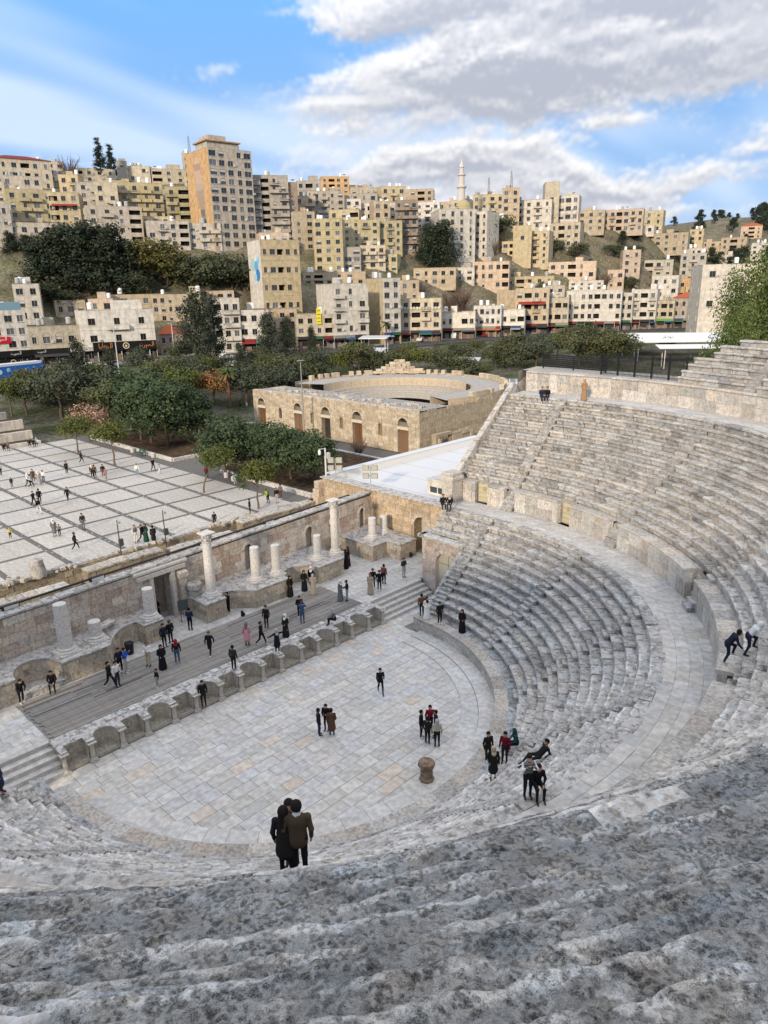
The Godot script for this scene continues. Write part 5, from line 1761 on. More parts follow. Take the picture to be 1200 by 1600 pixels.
func build_terrace() -> void:
	var mb := MB.new()
	for k in 30:
		var t0 := lerpf(-6.4 / 34.0, 0.40, k / 30.0)
		var t1 := lerpf(-6.4 / 34.0, 0.40, (k + 1) / 30.0)
		mb.quad(rowp(34.0, t0, 16.72), rowp(34.0, t1, 16.72), rowp(37.5, t1, 16.72), rowp(37.5, t0, 16.72), g(0.44, 0.03))
		mb.quad(rowp(37.5, t1, 1.0), rowp(37.5, t0, 1.0), rowp(37.5, t0, 16.72), rowp(37.5, t1, 16.72), g(0.38, 0.06))
	mb.quad(rowp(33.2, -6.4 / 34.0, 1.0), rowp(37.5, -6.4 / 34.0, 1.0), rowp(37.5, -6.4 / 34.0, 16.72), rowp(33.2, -6.4 / 34.0, 16.72), g(0.42, 0.06))
	struct("terrace", mb.mesh(), M.ashlar, "stone terrace behind the wall above the upper walkway", "terrace")
	var fe := thing("iron_fence", "black iron bar fence on top of the wall above the upper walkway", "fence")
	var bars := MB.new()
	var a0 := 0.035
	var a1 := 0.262
	var n := 70
	for k in n + 1:
		var t := lerpf(a0, a1, float(k) / n)
		var p := rowp(34.6, t, 16.74)
		bars.abox(p + Vector3(-0.014, 0, -0.014), p + Vector3(0.014, 1.75, 0.014), Color(0.015, 0.015, 0.016))
		if k < n:
			var q := rowp(34.6, lerpf(a0, a1, float(k + 1) / n), 16.74)
			for y: float in [0.15, 1.55]:
				bars.tube(p + Vector3(0, y, 0), q + Vector3(0, y, 0), 0.02, 0.02, 4, Color(0.015, 0.015, 0.016), false)
	stuff(put("bar", bars.mesh(), M.metal, fe))
	for k in 6:
		var p := rowp(34.6, lerpf(a0, a1, k / 5.0), 16.74)
		var one := MB.new()
		one.abox(p + Vector3(-0.05, 0, -0.05), p + Vector3(0.05, 1.95, 0.05), Color(0.015, 0.015, 0.016))
		put("post", one.mesh(), M.metal, fe)
	var fe2 := thing("slat_fence", "black horizontal slat fence at the corner above the wing of seats", "fence")
	for k in 7:
		var one := MB.new()
		one.box(Transform3D(Basis(Vector3.UP, PI / 2 - 0.12), Vector3(36.0, 16.95 + 0.17 * k, -2.3)), Vector3(7.0, 0.12, 0.04), Color(0.016, 0.016, 0.017))
		put("slat", one.mesh(), M.metal, fe2)
	for k in 3:
		var one := MB.new()
		one.box(Transform3D(Basis(), Vector3(36.06 - 0.42 + 0.42 * k, 17.35, 1.1 - 3.4 * k)), Vector3(0.09, 1.35, 0.09), Color(0.016, 0.016, 0.017))
		put("post", one.mesh(), M.metal, fe2)
	var lab := ["slatted park shelter on two posts seen just over the iron fence", "low solar panel shelter left of the slatted park shelter", "white edged solar panel shelter between the two others", "solar roof shelter at the corner of the slat fence", "long white park roof under the pepper trees", "wide white folded canopy roof in the park", "pale lower park roof behind the iron fence", "flat shelter roof beside the lamp pole in the street trees", "flat pale shelter roof near the blue banner by the lane", "flat pale shelter roof right of the first one by the lane", "small shelter roof in front of the dark grove", "low grey shelter roof at the right of the ruined gable"]
	var pos := [[92.0, -23.0, 7.6, 2.6, 0.3], [80.0, -29.5, 5.6, 3.6, -0.1], [90.0, -29.0, 6.0, 3.4, 0.25], [97.0, -48.0, 7.5, 3.6, 0.2], [164.0, -45.0, 26.0, 7.0, 0.15], [172.0, -49.0, 34.0, 9.0, 0.3], [154.0, -36.0, 20.0, 5.0, 0.2], [120.0, -112.0, 8.0, 5.0, 0.3], [57.0, -112.0, 10.0, 5.0, 0.2], [68.0, -108.0, 8.0, 5.0, 0.2], [104.0, -98.0, 8.0, 5.0, 0.3], [112.0, -76.0, 10.0, 5.0, 0.3]]
	for k in pos.size():
		var e: Array = pos[k]
		var y := ground(e[0], e[1])
		var hgt: float = 3.6 if k < 4 else (5.0 if k < 7 else 3.8)
		var o := thing("park_shelter", lab[k], "shelter", Vector3(e[0], y, e[1]), -e[4] - 0.75, "flat roofed shelters in the park")
		var rf := MB.new()
		rf.slab(Transform3D(Basis(Vector3.RIGHT, 0.10), Vector3(0, hgt, 0)), Vector3(e[2], 0.18, e[3]), 0.03, Color(0.60, 0.60, 0.60))
		put("roof", rf.mesh(), M.paint, o)
		for s in [-1.0, 1.0]:
			for q in [-1.0, 1.0]:
				var ps := MB.new()
				ps.abox(Vector3(s * e[2] * 0.42 - 0.09, -1.0, q * e[3] * 0.3 - 0.09), Vector3(s * e[2] * 0.42 + 0.09, hgt, q * e[3] * 0.3 + 0.09), Color(0.5, 0.5, 0.5))
				put("post", ps.mesh(), M.paint, o)
		if k < 4 or k > 6:
			var nx := int(e[2] / 1.15)
			for i in nx:
				for j in 2:
					var pn := MB.new()
					pn.box(Transform3D(Basis(Vector3.RIGHT, 0.10), Vector3(-e[2] / 2 + (i + 0.5) * e[2] / nx, hgt + 0.11 - (j - 0.5) * 0.10 * e[3] * 0.46 * 1.0, (j - 0.5) * e[3] * 0.46)), Vector3(e[2] / nx - 0.15, 0.03, e[3] * 0.42), Color(0.10, 0.115, 0.14) if k < 4 else Color(0.42, 0.43, 0.44))
					put("solar_panel", pn.mesh(), M.glass if k < 4 else M.paint, o)

const PAINT := {"cream": Color(0.525, 0.475, 0.383), "yellow": Color(0.528, 0.462, 0.320), "olive": Color(0.450, 0.408, 0.271), "grey": Color(0.419, 0.395, 0.361), "white": Color(0.618, 0.602, 0.569),
	"stone": Color(0.492, 0.467, 0.425), "tan": Color(0.470, 0.404, 0.312), "peach": Color(0.548, 0.449, 0.365), "brown": Color(0.300, 0.250, 0.209), "ochre": Color(0.559, 0.376, 0.209)}
var cache := {}
var sites := []

func pane_mesh(w: float, h: float, kind: int) -> ArrayMesh:
	var key := "w%.1f_%.1f_%d" % [w, h, kind]
	if not cache.has(key):
		var mb := MB.new()
		var gl: Color = [Color(0.022, 0.026, 0.032), Color(0.04, 0.045, 0.05), Color(0.10, 0.105, 0.11), Color(0.012, 0.012, 0.013)][kind % 4]
		var fr: Color = [Color(0.42, 0.41, 0.38), Color(0.10, 0.075, 0.055), Color(0.5, 0.5, 0.49), Color(0.2, 0.19, 0.17)][kind % 4]
		mb.box(Transform3D(Basis(), Vector3(0, 0, -0.22)), Vector3(w, h, 0.03), gl)
		for s in [-1.0, 1.0]:
			mb.box(Transform3D(Basis(), Vector3(s * (w / 2 - 0.035), 0, -0.18)), Vector3(0.07, h, 0.06), fr)
			mb.box(Transform3D(Basis(), Vector3(0, s * (h / 2 - 0.035), -0.181)), Vector3(w - 0.14, 0.07, 0.06), fr)
		mb.box(Transform3D(Basis(), Vector3(0, 0, -0.18)), Vector3(0.05, h - 0.14, 0.05), fr)
		if kind == 1:
			mb.box(Transform3D(Basis(), Vector3(0, h * 0.28, -0.16)), Vector3(w - 0.12, h * 0.42, 0.03), Color(0.45, 0.43, 0.38))
		mb.box(Transform3D(Basis(), Vector3(0, -h / 2 - 0.05, 0.04)), Vector3(w + 0.2, 0.09, 0.2), Color(0.46, 0.43, 0.36))
		cache[key] = mb.mesh()
	return cache[key]

func balcony_mesh(w: float, dp: float, solid: bool, c: Color) -> ArrayMesh:
	var key := "b%.1f_%.1f_%s_%.2f" % [w, dp, solid, c.r + c.b * 0.3]
	if not cache.has(key):
		var mb := MB.new()
		mb.box(Transform3D(Basis(), Vector3(0, -0.08, dp / 2)), Vector3(w, 0.16, dp), c * 0.95)
		if solid:
			mb.box(Transform3D(Basis(), Vector3(0, 0.45, dp - 0.06)), Vector3(w, 0.9, 0.12), c)
			for s in [-1.0, 1.0]:
				mb.box(Transform3D(Basis(), Vector3(s * (w / 2 - 0.06), 0.45, dp / 2 - 0.06)), Vector3(0.12, 0.9, dp - 0.12), c)
		else:
			var d := Color(0.06, 0.055, 0.05)
			mb.box(Transform3D(Basis(), Vector3(0, 0.95, dp - 0.05)), Vector3(w, 0.05, 0.05), d)
			var n := int(w / 0.25)
			for k in n + 1:
				mb.box(Transform3D(Basis(), Vector3(-w / 2 + 0.02 + (w - 0.04) * k / n, 0.46, dp - 0.05)), Vector3(0.03, 0.93, 0.03), d)
			for s in [-1.0, 1.0]:
				mb.box(Transform3D(Basis(), Vector3(s * (w / 2 - 0.02), 0.95, dp / 2)), Vector3(0.04, 0.05, dp - 0.1), d)
		cache[key] = mb.mesh()
	return cache[key]

func ac_mesh() -> ArrayMesh:
	if not cache.has("ac"):
		var mb := MB.new()
		mb.slab(Transform3D(), Vector3(0.8, 0.55, 0.35), 0.03, Color(0.5, 0.5, 0.48))
		mb.tube(Vector3(0.12, 0, 0.17), Vector3(0.12, 0, 0.185), 0.2, 0.2, 10, Color(0.12, 0.12, 0.12))
		cache.ac = mb.mesh()
	return cache.ac

func tank_mesh(kind: int) -> ArrayMesh:
	var key := "t%d" % kind
	if not cache.has(key):
		var mb := MB.new()
		var c := Color(0.72, 0.72, 0.70) if kind != 1 else Color(0.33, 0.34, 0.35)
		mb.lathe(Vector3(0, 0.35, 0), [Vector2(0.001, 0), Vector2(0.55, 0), Vector2(0.57, 0.4), Vector2(0.55, 0.8), Vector2(0.57, 1.15), Vector2(0.45, 1.32), Vector2(0.18, 1.38), Vector2(0.001, 1.42)], 10, c)
		for k in 4:
			mb.abox(Vector3(-0.45 + 0.82 * (k % 2), -0.3, -0.45 + 0.82 * (k / 2)), Vector3(-0.37 + 0.82 * (k % 2), 0.36, -0.37 + 0.82 * (k / 2)), Color(0.2, 0.17, 0.14))
		cache[key] = mb.mesh()
	return cache[key]

func facade(mb: MB, t: Transform3D, ln: float, y0: float, h: float, floors: int, cols: int, win: Vector2, sill: float, c: Color, few: int, lg := -1) -> Array:
	var out := []
	var fh := h / floors
	for f in floors:
		var b := y0 + f * fh
		var s := b + sill
		var e := minf(s + win.y, b + fh - 0.15)
		var xs := []
		for k in cols:
			var ww: float = win.x * [0.75, 1.0, 1.0, 1.25][(k * 7 + int(ln * 10.0)) % 4]
			ww = clampf(snappedf(ww, 0.1), 0.5, ln / cols * 0.85)
			if k == lg:
				ww = ln / cols * 0.84
			elif few == 1 and rng.randf() < 0.65 or few == 2 and rng.randf() < 0.35 or few == 0 and rng.randf() < 0.05:
				continue
			var cx := ln * (k + 0.5) / cols + rng.randf_range(-0.06, 0.06)
			xs.append(Vector2(cx - ww / 2, cx + ww / 2))
		mb.quad(t * Vector3(0, b, 0), t * Vector3(ln, b, 0), t * Vector3(ln, s, 0), t * Vector3(0, s, 0), c)
		mb.quad(t * Vector3(0, e, 0), t * Vector3(ln, e, 0), t * Vector3(ln, b + fh, 0), t * Vector3(0, b + fh, 0), c)
		var x := 0.0
		for w: Vector2 in xs:
			mb.quad(t * Vector3(x, s, 0), t * Vector3(w.x, s, 0), t * Vector3(w.x, e, 0), t * Vector3(x, e, 0), c)
			var deep := lg >= 0 and w.y - w.x > ln / cols * 0.83
			var d := Vector3(0, 0, -1.3 if deep else -0.25)
			var p := [Vector3(w.x, s, 0), Vector3(w.y, s, 0), Vector3(w.y, e, 0), Vector3(w.x, e, 0)]
			for k in 4:
				var a: Vector3 = p[k]
				var q: Vector3 = p[(k + 1) % 4]
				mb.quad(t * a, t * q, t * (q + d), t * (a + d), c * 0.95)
			mb.quad(t * (p[0] + d), t * (p[1] + d), t * (p[2] + d), t * (p[3] + d), Color(0.02, 0.02, 0.02))  # opening backs painted near black, standing in for the shade inside loggias
			if not deep:
				out.append([Vector3((w.x + w.y) / 2, (s + e) / 2, 0), f, Vector2(w.y - w.x, e - s)])
			x = w.y
		mb.quad(t * Vector3(x, s, 0), t * Vector3(ln, s, 0), t * Vector3(ln, e, 0), t * Vector3(x, e, 0), c)
	return out

func lettering(text: String, size: float, parent: Node3D, at: Vector3, c: Color, bold := true, called := "lettering") -> void:
	var tm := TextMesh.new()
	var f := SystemFont.new()
	f.font_names = PackedStringArray(["Droid Sans"])
	f.font_weight = 700 if bold else 400
	tm.font = f
	tm.text = text
	tm.font_size = 64
	tm.pixel_size = size / 46.0
	tm.depth = 0.06
	var m := StandardMaterial3D.new()
	m.albedo_color = c.linear_to_srgb()
	m.roughness = 0.6
	var o := put(called, tm, m, parent)
	o.position = at

func script_word(parent: Node3D, strokes: Array, at: Vector3, sc: float, c: Color) -> void:
	var mb := MB.new()
	for s in strokes:
		for k in s.size() - 1:
			var a: Vector2 = s[k]
			var b: Vector2 = s[k + 1]
			mb.tube(Vector3(a.x, a.y, 0) * sc, Vector3(b.x, b.y, 0) * sc, 0.085 * sc, 0.085 * sc, 5, c)
	put("lettering", mb.mesh(), M.paint, parent, Transform3D(Basis(), at))

func arabic_gifts() -> Array:
	return [[Vector2(4.9, 1.5), Vector2(4.9, 0.1), Vector2(4.5, 0.0)], [Vector2(4.5, 1.5), Vector2(4.5, 0.0), Vector2(3.9, 0.0)],
		[Vector2(3.9, 0.0), Vector2(3.55, 0.55), Vector2(3.2, 0.5), Vector2(3.1, 0.1), Vector2(3.5, -0.25), Vector2(3.7, 0.15), Vector2(3.2, 0.0), Vector2(2.8, 0.0)],
		[Vector2(2.9, 0.75), Vector2(2.55, 0.35), Vector2(2.5, 0.0), Vector2(2.95, 0.0)], [Vector2(2.15, 1.4), Vector2(2.15, 0.0)],
		[Vector2(1.75, 0.45), Vector2(1.65, 0.0), Vector2(1.1, 0.0)], [Vector2(1.8, -0.4), Vector2(1.7, -0.4)], [Vector2(1.5, -0.4), Vector2(1.4, -0.4)], [Vector2(1.1, 1.4), Vector2(1.1, 0.0)]]

func arabic_name() -> Array:
	return [[Vector2(4.6, 1.4), Vector2(4.6, 0.0)], [Vector2(4.2, 1.5), Vector2(4.2, 0.0), Vector2(3.4, 0.0), Vector2(3.3, 0.4), Vector2(2.95, 0.35), Vector2(3.0, 0.0), Vector2(2.5, 0.0)],
		[Vector2(2.5, 0.0), Vector2(2.3, 0.4), Vector2(2.05, 0.1), Vector2(2.3, -0.3), Vector2(1.9, -0.5)], [Vector2(1.7, 0.35), Vector2(1.55, -0.2), Vector2(1.2, -0.45)], [Vector2(1.0, 0.4), Vector2(0.9, 0.0), Vector2(0.3, 0.0), Vector2(0.1, 0.5)], [Vector2(0.6, 0.85), Vector2(0.5, 0.85)]]

func house(label: String, x: float, y: float, z: float, w: float, d: float, h: float, turn: float, paint: String, floors: int, cols: int, o: Dictionary, gy: float) -> void:
	var n := thing("town_house" if floors < 5 else "apartment_block", label, "house" if floors < 5 else "building", Vector3(x, y, z), turn, "buildings on the hillside")
	sites.append([Vector2(x, z), maxf(w, d), label])
	var c: Color = vary(PAINT[paint], 0.10)
	var sidec: Color = vary(PAINT[o.side], 0.05) if o.has("side") else c * 0.97
	var base := gy - y
	var shop: bool = o.has("shop")
	var sh := 3.7 if shop else 0.0
	var y0 := base + sh
	var fh := (h - y0 - 0.5) / floors
	if shop:
		floors = maxi(1, int(round((h - y0 - 0.5) / 3.3)))
		fh = (h - y0 - 0.5) / floors
	var wf: float = o.get("wins", 1.0)
	var win := Vector2(minf(minf(w / cols * 0.55, 1.35) * wf, w / cols * 0.8), minf(fh * 0.52, 1.6) * minf(wf, 1.15))
	if o.has("arched") and o.arched == 2:
		win = Vector2(minf(w / cols * 0.42, 1.1), fh * 0.62)
	win.x = maxf(0.5, snappedf(win.x, 0.1))
	win.y = maxf(0.5, snappedf(win.y, 0.1))
	var few: int = o.get("few", 0)
	var mb := MB.new()
	var F := Transform3D(Basis(), Vector3(-w / 2, 0, 0))
	if y0 > 0.01:
		if shop:
			mb.quad(F * Vector3(0, 0, 0), F * Vector3(w, 0, 0), F * Vector3(w, base, 0), F * Vector3(0, base, 0), c)
		else:
			mb.quad(F * Vector3(0, 0, 0), F * Vector3(w, 0, 0), F * Vector3(w, y0, 0), F * Vector3(0, y0, 0), c)
	var got := facade(mb, F, w, y0, h - y0 - 0.5, floors, cols, win, fh * 0.27, c, few, rng.randi() % cols if rng.randf() < 0.55 and few == 0 and cols > 2 and not o.has("grid") and not o.has("arched") else -1)
	mb.quad(F * Vector3(0, h - 0.5, 0), F * Vector3(w, h - 0.5, 0), F * Vector3(w, h, 0), F * Vector3(0, h, 0), c)
	var L := Transform3D(Basis(Vector3.UP, -PI / 2), Vector3(-w / 2, 0, -d))
	var R := Transform3D(Basis(Vector3.UP, PI / 2), Vector3(w / 2, 0, 0))
	var rel := wrapf(turn + atan2(x + 22.0, 31.0 - z), -PI, PI)
	var sc := maxi(2, int(d / 4.5))
	for s in 2:
		var T: Transform3D = [L, R][s]
		var blank: bool = (s == 0 and o.has("side")) or (s == 0 and rel < -0.02) or (s == 1 and rel > 0.02)
		mb.quad(T * Vector3(0, 0, 0), T * Vector3(d, 0, 0), T * Vector3(d, y0, 0), T * Vector3(0, y0, 0), sidec)
		if blank:
			mb.quad(T * Vector3(0, y0, 0), T * Vector3(d, y0, 0), T * Vector3(d, h - 0.5, 0), T * Vector3(0, h - 0.5, 0), sidec if s == 0 else c)
		else:
			for q in facade(mb, T, d, y0, h - y0 - 0.5, floors, sc, Vector2(0.9, win.y), fh * 0.27, c * 0.97, maxi(few, 2)):
				var pn := put("window", pane_mesh(snappedf(q[2].x, 0.1), snappedf(q[2].y, 0.1), rng.randi() % 4), M.glass, n)
				pn.transform = T * Transform3D(Basis(), q[0])
		mb.quad(T * Vector3(0, h - 0.5, 0), T * Vector3(d, h - 0.5, 0), T * Vector3(d, h, 0), T * Vector3(0, h, 0), sidec if s == 0 else c)
	mb.quad(Vector3(w / 2, 0, -d), Vector3(-w / 2, 0, -d), Vector3(-w / 2, h, -d), Vector3(w / 2, h, -d), c)
	mb.quad(Vector3(-w / 2, h - 0.45, 0), Vector3(w / 2, h - 0.45, 0), Vector3(w / 2, h - 0.45, -d), Vector3(-w / 2, h - 0.45, -d), g(0.36, 0.03))
	for e in [[Vector3(0, h + 0.03, -0.1), Vector3(w + 0.06, 0.08, 0.28)], [Vector3(0, h + 0.03, -d + 0.1), Vector3(w + 0.06, 0.08, 0.28)], [Vector3(-w / 2 + 0.1, h + 0.03, -d / 2), Vector3(0.28, 0.078, d - 0.5)], [Vector3(w / 2 - 0.1, h + 0.03, -d / 2), Vector3(0.28, 0.078, d - 0.5)]]:
		mb.box(Transform3D(Basis(), e[0]), e[1], Color(0.28, 0.09, 0.06) if o.has("trim") else c * 0.9)
	put("wall", mb.mesh(), M.plaster, n)
	var balc: Array = o.get("balc", [])
	for q in got:
		var col: int = int(q[0].x / w * cols)
		var is_b: bool = balc.has(col) and q[1] > 0 and not (o.has("deep") and q[1] == 0)
		var sz: Vector2 = q[2]
		var pm := pane_mesh(snappedf(sz.x, 0.1), snappedf(sz.y, 0.1), (2 if o.has("grid") else 3) if rng.randf() < 0.4 else rng.randi() % 4)
		put("window", pm, M.glass, n, F * Transform3D(Basis(), q[0]))
		if o.has("arched"):
			var am := MB.new()
			var ap := arch_shape(sz.x + 0.3, sz.y + 0.5 + sz.x * 0.4, 8)
			for k in range(1, ap.size()):
				var a := ap[k]
				var b := ap[(k + 1) % ap.size()]
				if k == ap.size() - 1:
					continue
				am.tube(Vector3(a.x, a.y - sz.y / 2 - 0.1, 0.03), Vector3(b.x, b.y - sz.y / 2 - 0.1, 0.03), 0.09, 0.09, 4, Color(0.5, 0.45, 0.36), false)
			put("window_arch", am.mesh(), M.plain_stone, n, F * Transform3D(Basis(), q[0]))
		if rng.randf() < 0.12:
			put("air_conditioner", ac_mesh(), M.paint, n, F * Transform3D(Basis(), q[0] + Vector3(sz.x * 0.5 + 0.55, -0.45, 0.2)))
		if is_b:
			put("balcony", balcony_mesh(snappedf(w / cols * (0.98 if o.has("deep") else 0.9), 0.2), 1.3 if o.has("deep") else 1.1, rng.randf() < 0.65, c), M.plaster, n, F * Transform3D(Basis(), Vector3((col + 0.5) * w / cols, y0 + q[1] * fh, 0)))
	if o.get("bands", 1 if rng.randf() < 0.3 else 0):
		for f in floors:
			var bm := MB.new()
			bm.box(Transform3D(Basis(), Vector3(0, y0 + f * fh + 0.05, 0.03)), Vector3(w + 0.1, 0.28, 0.12), c * 1.05)
			put("floor_band", bm.mesh(), M.plaster, n)
	if shop:
		var k := 0
		var xx := 0.25
		var signs := [Color(0.012, 0.012, 0.013), Color(0.16, 0.02, 0.02), Color(0.02, 0.06, 0.17), Color(0.20, 0.19, 0.17), Color(0.03, 0.10, 0.05), Color(0.03, 0.03, 0.035)]
		var dark := o.has("redsign") or o.has("arched") or label.contains("gift")
		while xx < w - 1.5:
			var sw := minf(rng.randf_range(2.6, 4.2), w - 0.25 - xx)
			var sm := MB.new()
			sm.abox(Vector3(-w / 2 + xx, base, -1.2), Vector3(-w / 2 + xx + sw, base + 2.7, -1.1), Color(0.025, 0.025, 0.028))
			for q in 3:
				sm.abox(Vector3(-w / 2 + xx + sw * q / 3.0 + 0.04, base + 0.1, -1.1), Vector3(-w / 2 + xx + sw * (q + 1) / 3.0 - 0.04, base + 0.5 + rng.randf() * 1.7, -0.7), vary(Color(0.16, 0.12, 0.10), 0.6))
			sm.abox(Vector3(-w / 2 + xx - 0.12, base, -1.2), Vector3(-w / 2 + xx, base + 2.7, 0.0), c * 0.8)
			put("shop_front", sm.mesh(), M.paint, n)
			if not dark:
				var sg := MB.new()
				var scol: Color = signs[rng.randi() % 6]
				if o.has("gsign"):
					scol = Color(0.10, 0.28, 0.04)
				sg.slab(Transform3D(Basis(), Vector3(-w / 2 + xx + sw / 2, base + 3.15, 0.12)), Vector3(sw - 0.12, 0.75, 0.3), 0.03, scol)
				put("sign", sg.mesh(), M.paint, n)
				if rng.randf() < 0.6:
					var aw := MB.new()
					var ac: Color = Color(0.42, 0.13, 0.03) if o.get("awning", 0) == 2 else signs[rng.randi() % 6] * 1.5
					aw.quad(Vector3(-w / 2 + xx, base + 2.35, 1.5), Vector3(-w / 2 + xx + sw - 0.1, base + 2.35, 1.5), Vector3(-w / 2 + xx + sw - 0.1, base + 2.8, 0.05), Vector3(-w / 2 + xx, base + 2.8, 0.05), ac)
					put("awning", aw.mesh(), M.cloth, n)
			xx += sw
			k += 1
		var fl := MB.new()
		fl.abox(Vector3(-w / 2, base + 3.55, -0.02 - 1.3), Vector3(w / 2, base + 3.72, 0.06), c * 0.8)
		fl.abox(Vector3(-w / 2, base + 2.7, -1.3), Vector3(w / 2, base + 3.55, -0.06), c * 0.75)
		fl.abox(Vector3(-w / 2, base, -1.35), Vector3(w / 2, base + 3.55, -1.25), Color(0.03, 0.03, 0.03))
		put("lintel", fl.mesh(), M.plaster, n)
		if label.contains("gift"):
			var sb := MB.new()
			sb.slab(Transform3D(Basis(), Vector3(1.2, base + 3.6, 0.25)), Vector3(w - 2.6, 2.2, 0.3), 0.04, Color(0.010, 0.009, 0.009))
			var so := put("sign", sb.mesh(), M.paint, n)
			script_word(so, arabic_gifts(), Vector3(-w / 2 + 3.0, base + 3.3, 0.45), 0.82, Color(0.48, 0.20, 0.07))
			script_word(so, arabic_name(), Vector3(w / 2 - 4.3, base + 3.3, 0.45), 0.78, Color(0.48, 0.20, 0.07))
			var em := MB.new()
			em.tube(Vector3(1.4, base + 3.65, 0.39), Vector3(1.4, base + 3.65, 0.46), 0.8, 0.8, 20, Color(0.55, 0.48, 0.36))
			em.tube(Vector3(1.4, base + 3.65, 0.45), Vector3(1.4, base + 3.65, 0.48), 0.6, 0.6, 20, Color(0.06, 0.035, 0.02))
			em.tube(Vector3(1.4, base + 3.6, 0.47), Vector3(1.4, base + 3.6, 0.5), 0.3, 0.3, 5, Color(0.55, 0.48, 0.36))
			put("emblem", em.mesh(), M.paint, so)
		elif o.has("arched"):
			var sb := MB.new()
			sb.slab(Transform3D(Basis(), Vector3(0, base + 3.15, 0.25)), Vector3(w - 1.0, 1.3, 0.3), 0.04, Color(0.012, 0.012, 0.012))
			sb.quad(Vector3(-w / 2 + 0.8, base + 2.0, 2.2), Vector3(w * 0.12, base + 2.0, 2.2), Vector3(w * 0.12, base + 2.6, 0.2), Vector3(-w / 2 + 0.8, base + 2.6, 0.2), Color(0.05, 0.05, 0.05))
			var so := put("sign", sb.mesh(), M.paint, n)
			lettering("RÉLAX", 0.85, so, Vector3(w * 0.27, base + 3.12, 0.45), Color(0.75, 0.75, 0.75))
			script_word(so, arabic_name(), Vector3(-w / 2 + 1.6, base + 3.0, 0.43), 0.42, Color(0.6, 0.6, 0.6))
		elif o.has("redsign"):
			var sb := MB.new()
			sb.slab(Transform3D(Basis(), Vector3(0, base + 3.0, 0.3)), Vector3(w + 0.6, 1.6, 0.4), 0.04, Color(0.008, 0.008, 0.009))
			sb.slab(Transform3D(Basis(), Vector3(0.3, base + 1.2, 1.0)), Vector3(w + 1.2, 1.5, 0.4), 0.04, Color(0.008, 0.008, 0.009))
			var so := put("sign", sb.mesh(), M.paint, n)
			script_word(so, arabic_name(), Vector3(0.4, base + 2.9, 0.53), 0.5, Color(0.55, 0.55, 0.55))
			script_word(so, arabic_name(), Vector3(-w / 2 + 0.8, base + 1.1, 1.24), 0.4, Color(0.5, 0.5, 0.5))
			script_word(so, arabic_gifts(), Vector3(1.7, base + 1.1, 1.24), 0.42, Color(0.5, 0.5, 0.5))
			var em := MB.new()
			em.tube(Vector3(0.6, base + 1.2, 1.18), Vector3(0.6, base + 1.2, 1.25), 0.62, 0.62, 18, Color(0.5, 0.42, 0.3))
			em.tube(Vector3(0.6, base + 1.2, 1.24), Vector3(0.6, base + 1.2, 1.27), 0.45, 0.45, 18, Color(0.03, 0.02, 0.015))
			put("emblem", em.mesh(), M.paint, so)
			var rs := MB.new()
			rs.slab(Transform3D(Basis(), Vector3(-1.0, y0 + 2.6, 0.2)), Vector3(4.0, 1.5, 0.3), 0.04, Color(0.42, 0.012, 0.025))
			var ro := put("sign", rs.mesh(), M.paint, n)
			script_word(ro, arabic_name(), Vector3(-2.4, y0 + 2.6, 0.38), 0.55, Color(0.7, 0.65, 0.65))
			var bl := MB.new()
			bl.slab(Transform3D(Basis(), Vector3(0, h + 0.9, -d / 2)), Vector3(w - 1.0, 1.9, d - 2.0), 0.04, Color(0.16, 0.26, 0.32))
			put("roof_room", bl.mesh(), M.paint, n)
	if o.has("ysign"):
		var ys := MB.new()
		ys.slab(Transform3D(Basis(), Vector3(1.2, h - 0.5, 0.4)), Vector3(1.3, 4.4, 0.3), 0.03, Color(0.60, 0.50, 0.03))
		for k in 4:
			ys.box(Transform3D(Basis(), Vector3(1.2, h - 2.0 + k * 1.0, 0.57)), Vector3(0.9, 0.2, 0.03), Color(0.05, 0.12, 0.05))
		put("sign", ys.mesh(), M.paint, n)
	if o.has("mural"):
		var mu := MB.new()
		if o.mural == 1:
			var hw := [0.03, 0.13, 0.15, 0.10, 0.16, 0.19, 0.15, 0.13, 0.10, 0.08, 0.12, 0.11, 0.06]
			for k in 12:
				var a := y0 + (h - y0) * (0.94 - 0.066 * k)
				var b := a - (h - y0) * 0.066
				var m0 := d * (0.46 + 0.014 * k)
				var m1 := m0 + d * 0.014
				mu.quad(L * Vector3(m1 - d * hw[k + 1], b, 0.02), L * Vector3(m1 + d * hw[k + 1], b, 0.02), L * Vector3(m0 + d * hw[k], a, 0.02), L * Vector3(m0 - d * hw[k], a, 0.02), vary(Color(0.40, 0.29, 0.22) if k < 8 else Color(0.13, 0.15, 0.16), 0.25))
		else:
			var k0 := 0
			for s in [[0.35, 0.74, 2.0, Color(0.30, 0.46, 0.47)], [0.62, 0.72, 1.7, Color(0.12, 0.32, 0.52)], [0.7, 0.62, 1.9, Color(0.05, 0.18, 0.42)], [0.52, 0.60, 1.2, Color(0.25, 0.5, 0.58)], [0.78, 0.78, 1.1, Color(0.2, 0.45, 0.62)]]:
				k0 += 1
				mu.tube(L * Vector3(d * s[0], y0 + (h - y0) * s[1], 0.0), L * Vector3(d * s[0], y0 + (h - y0) * s[1], 0.01 + 0.004 * k0), s[2], s[2] * 0.98, 7, s[3])
		put("mural", mu.mesh(), M.paint, n)
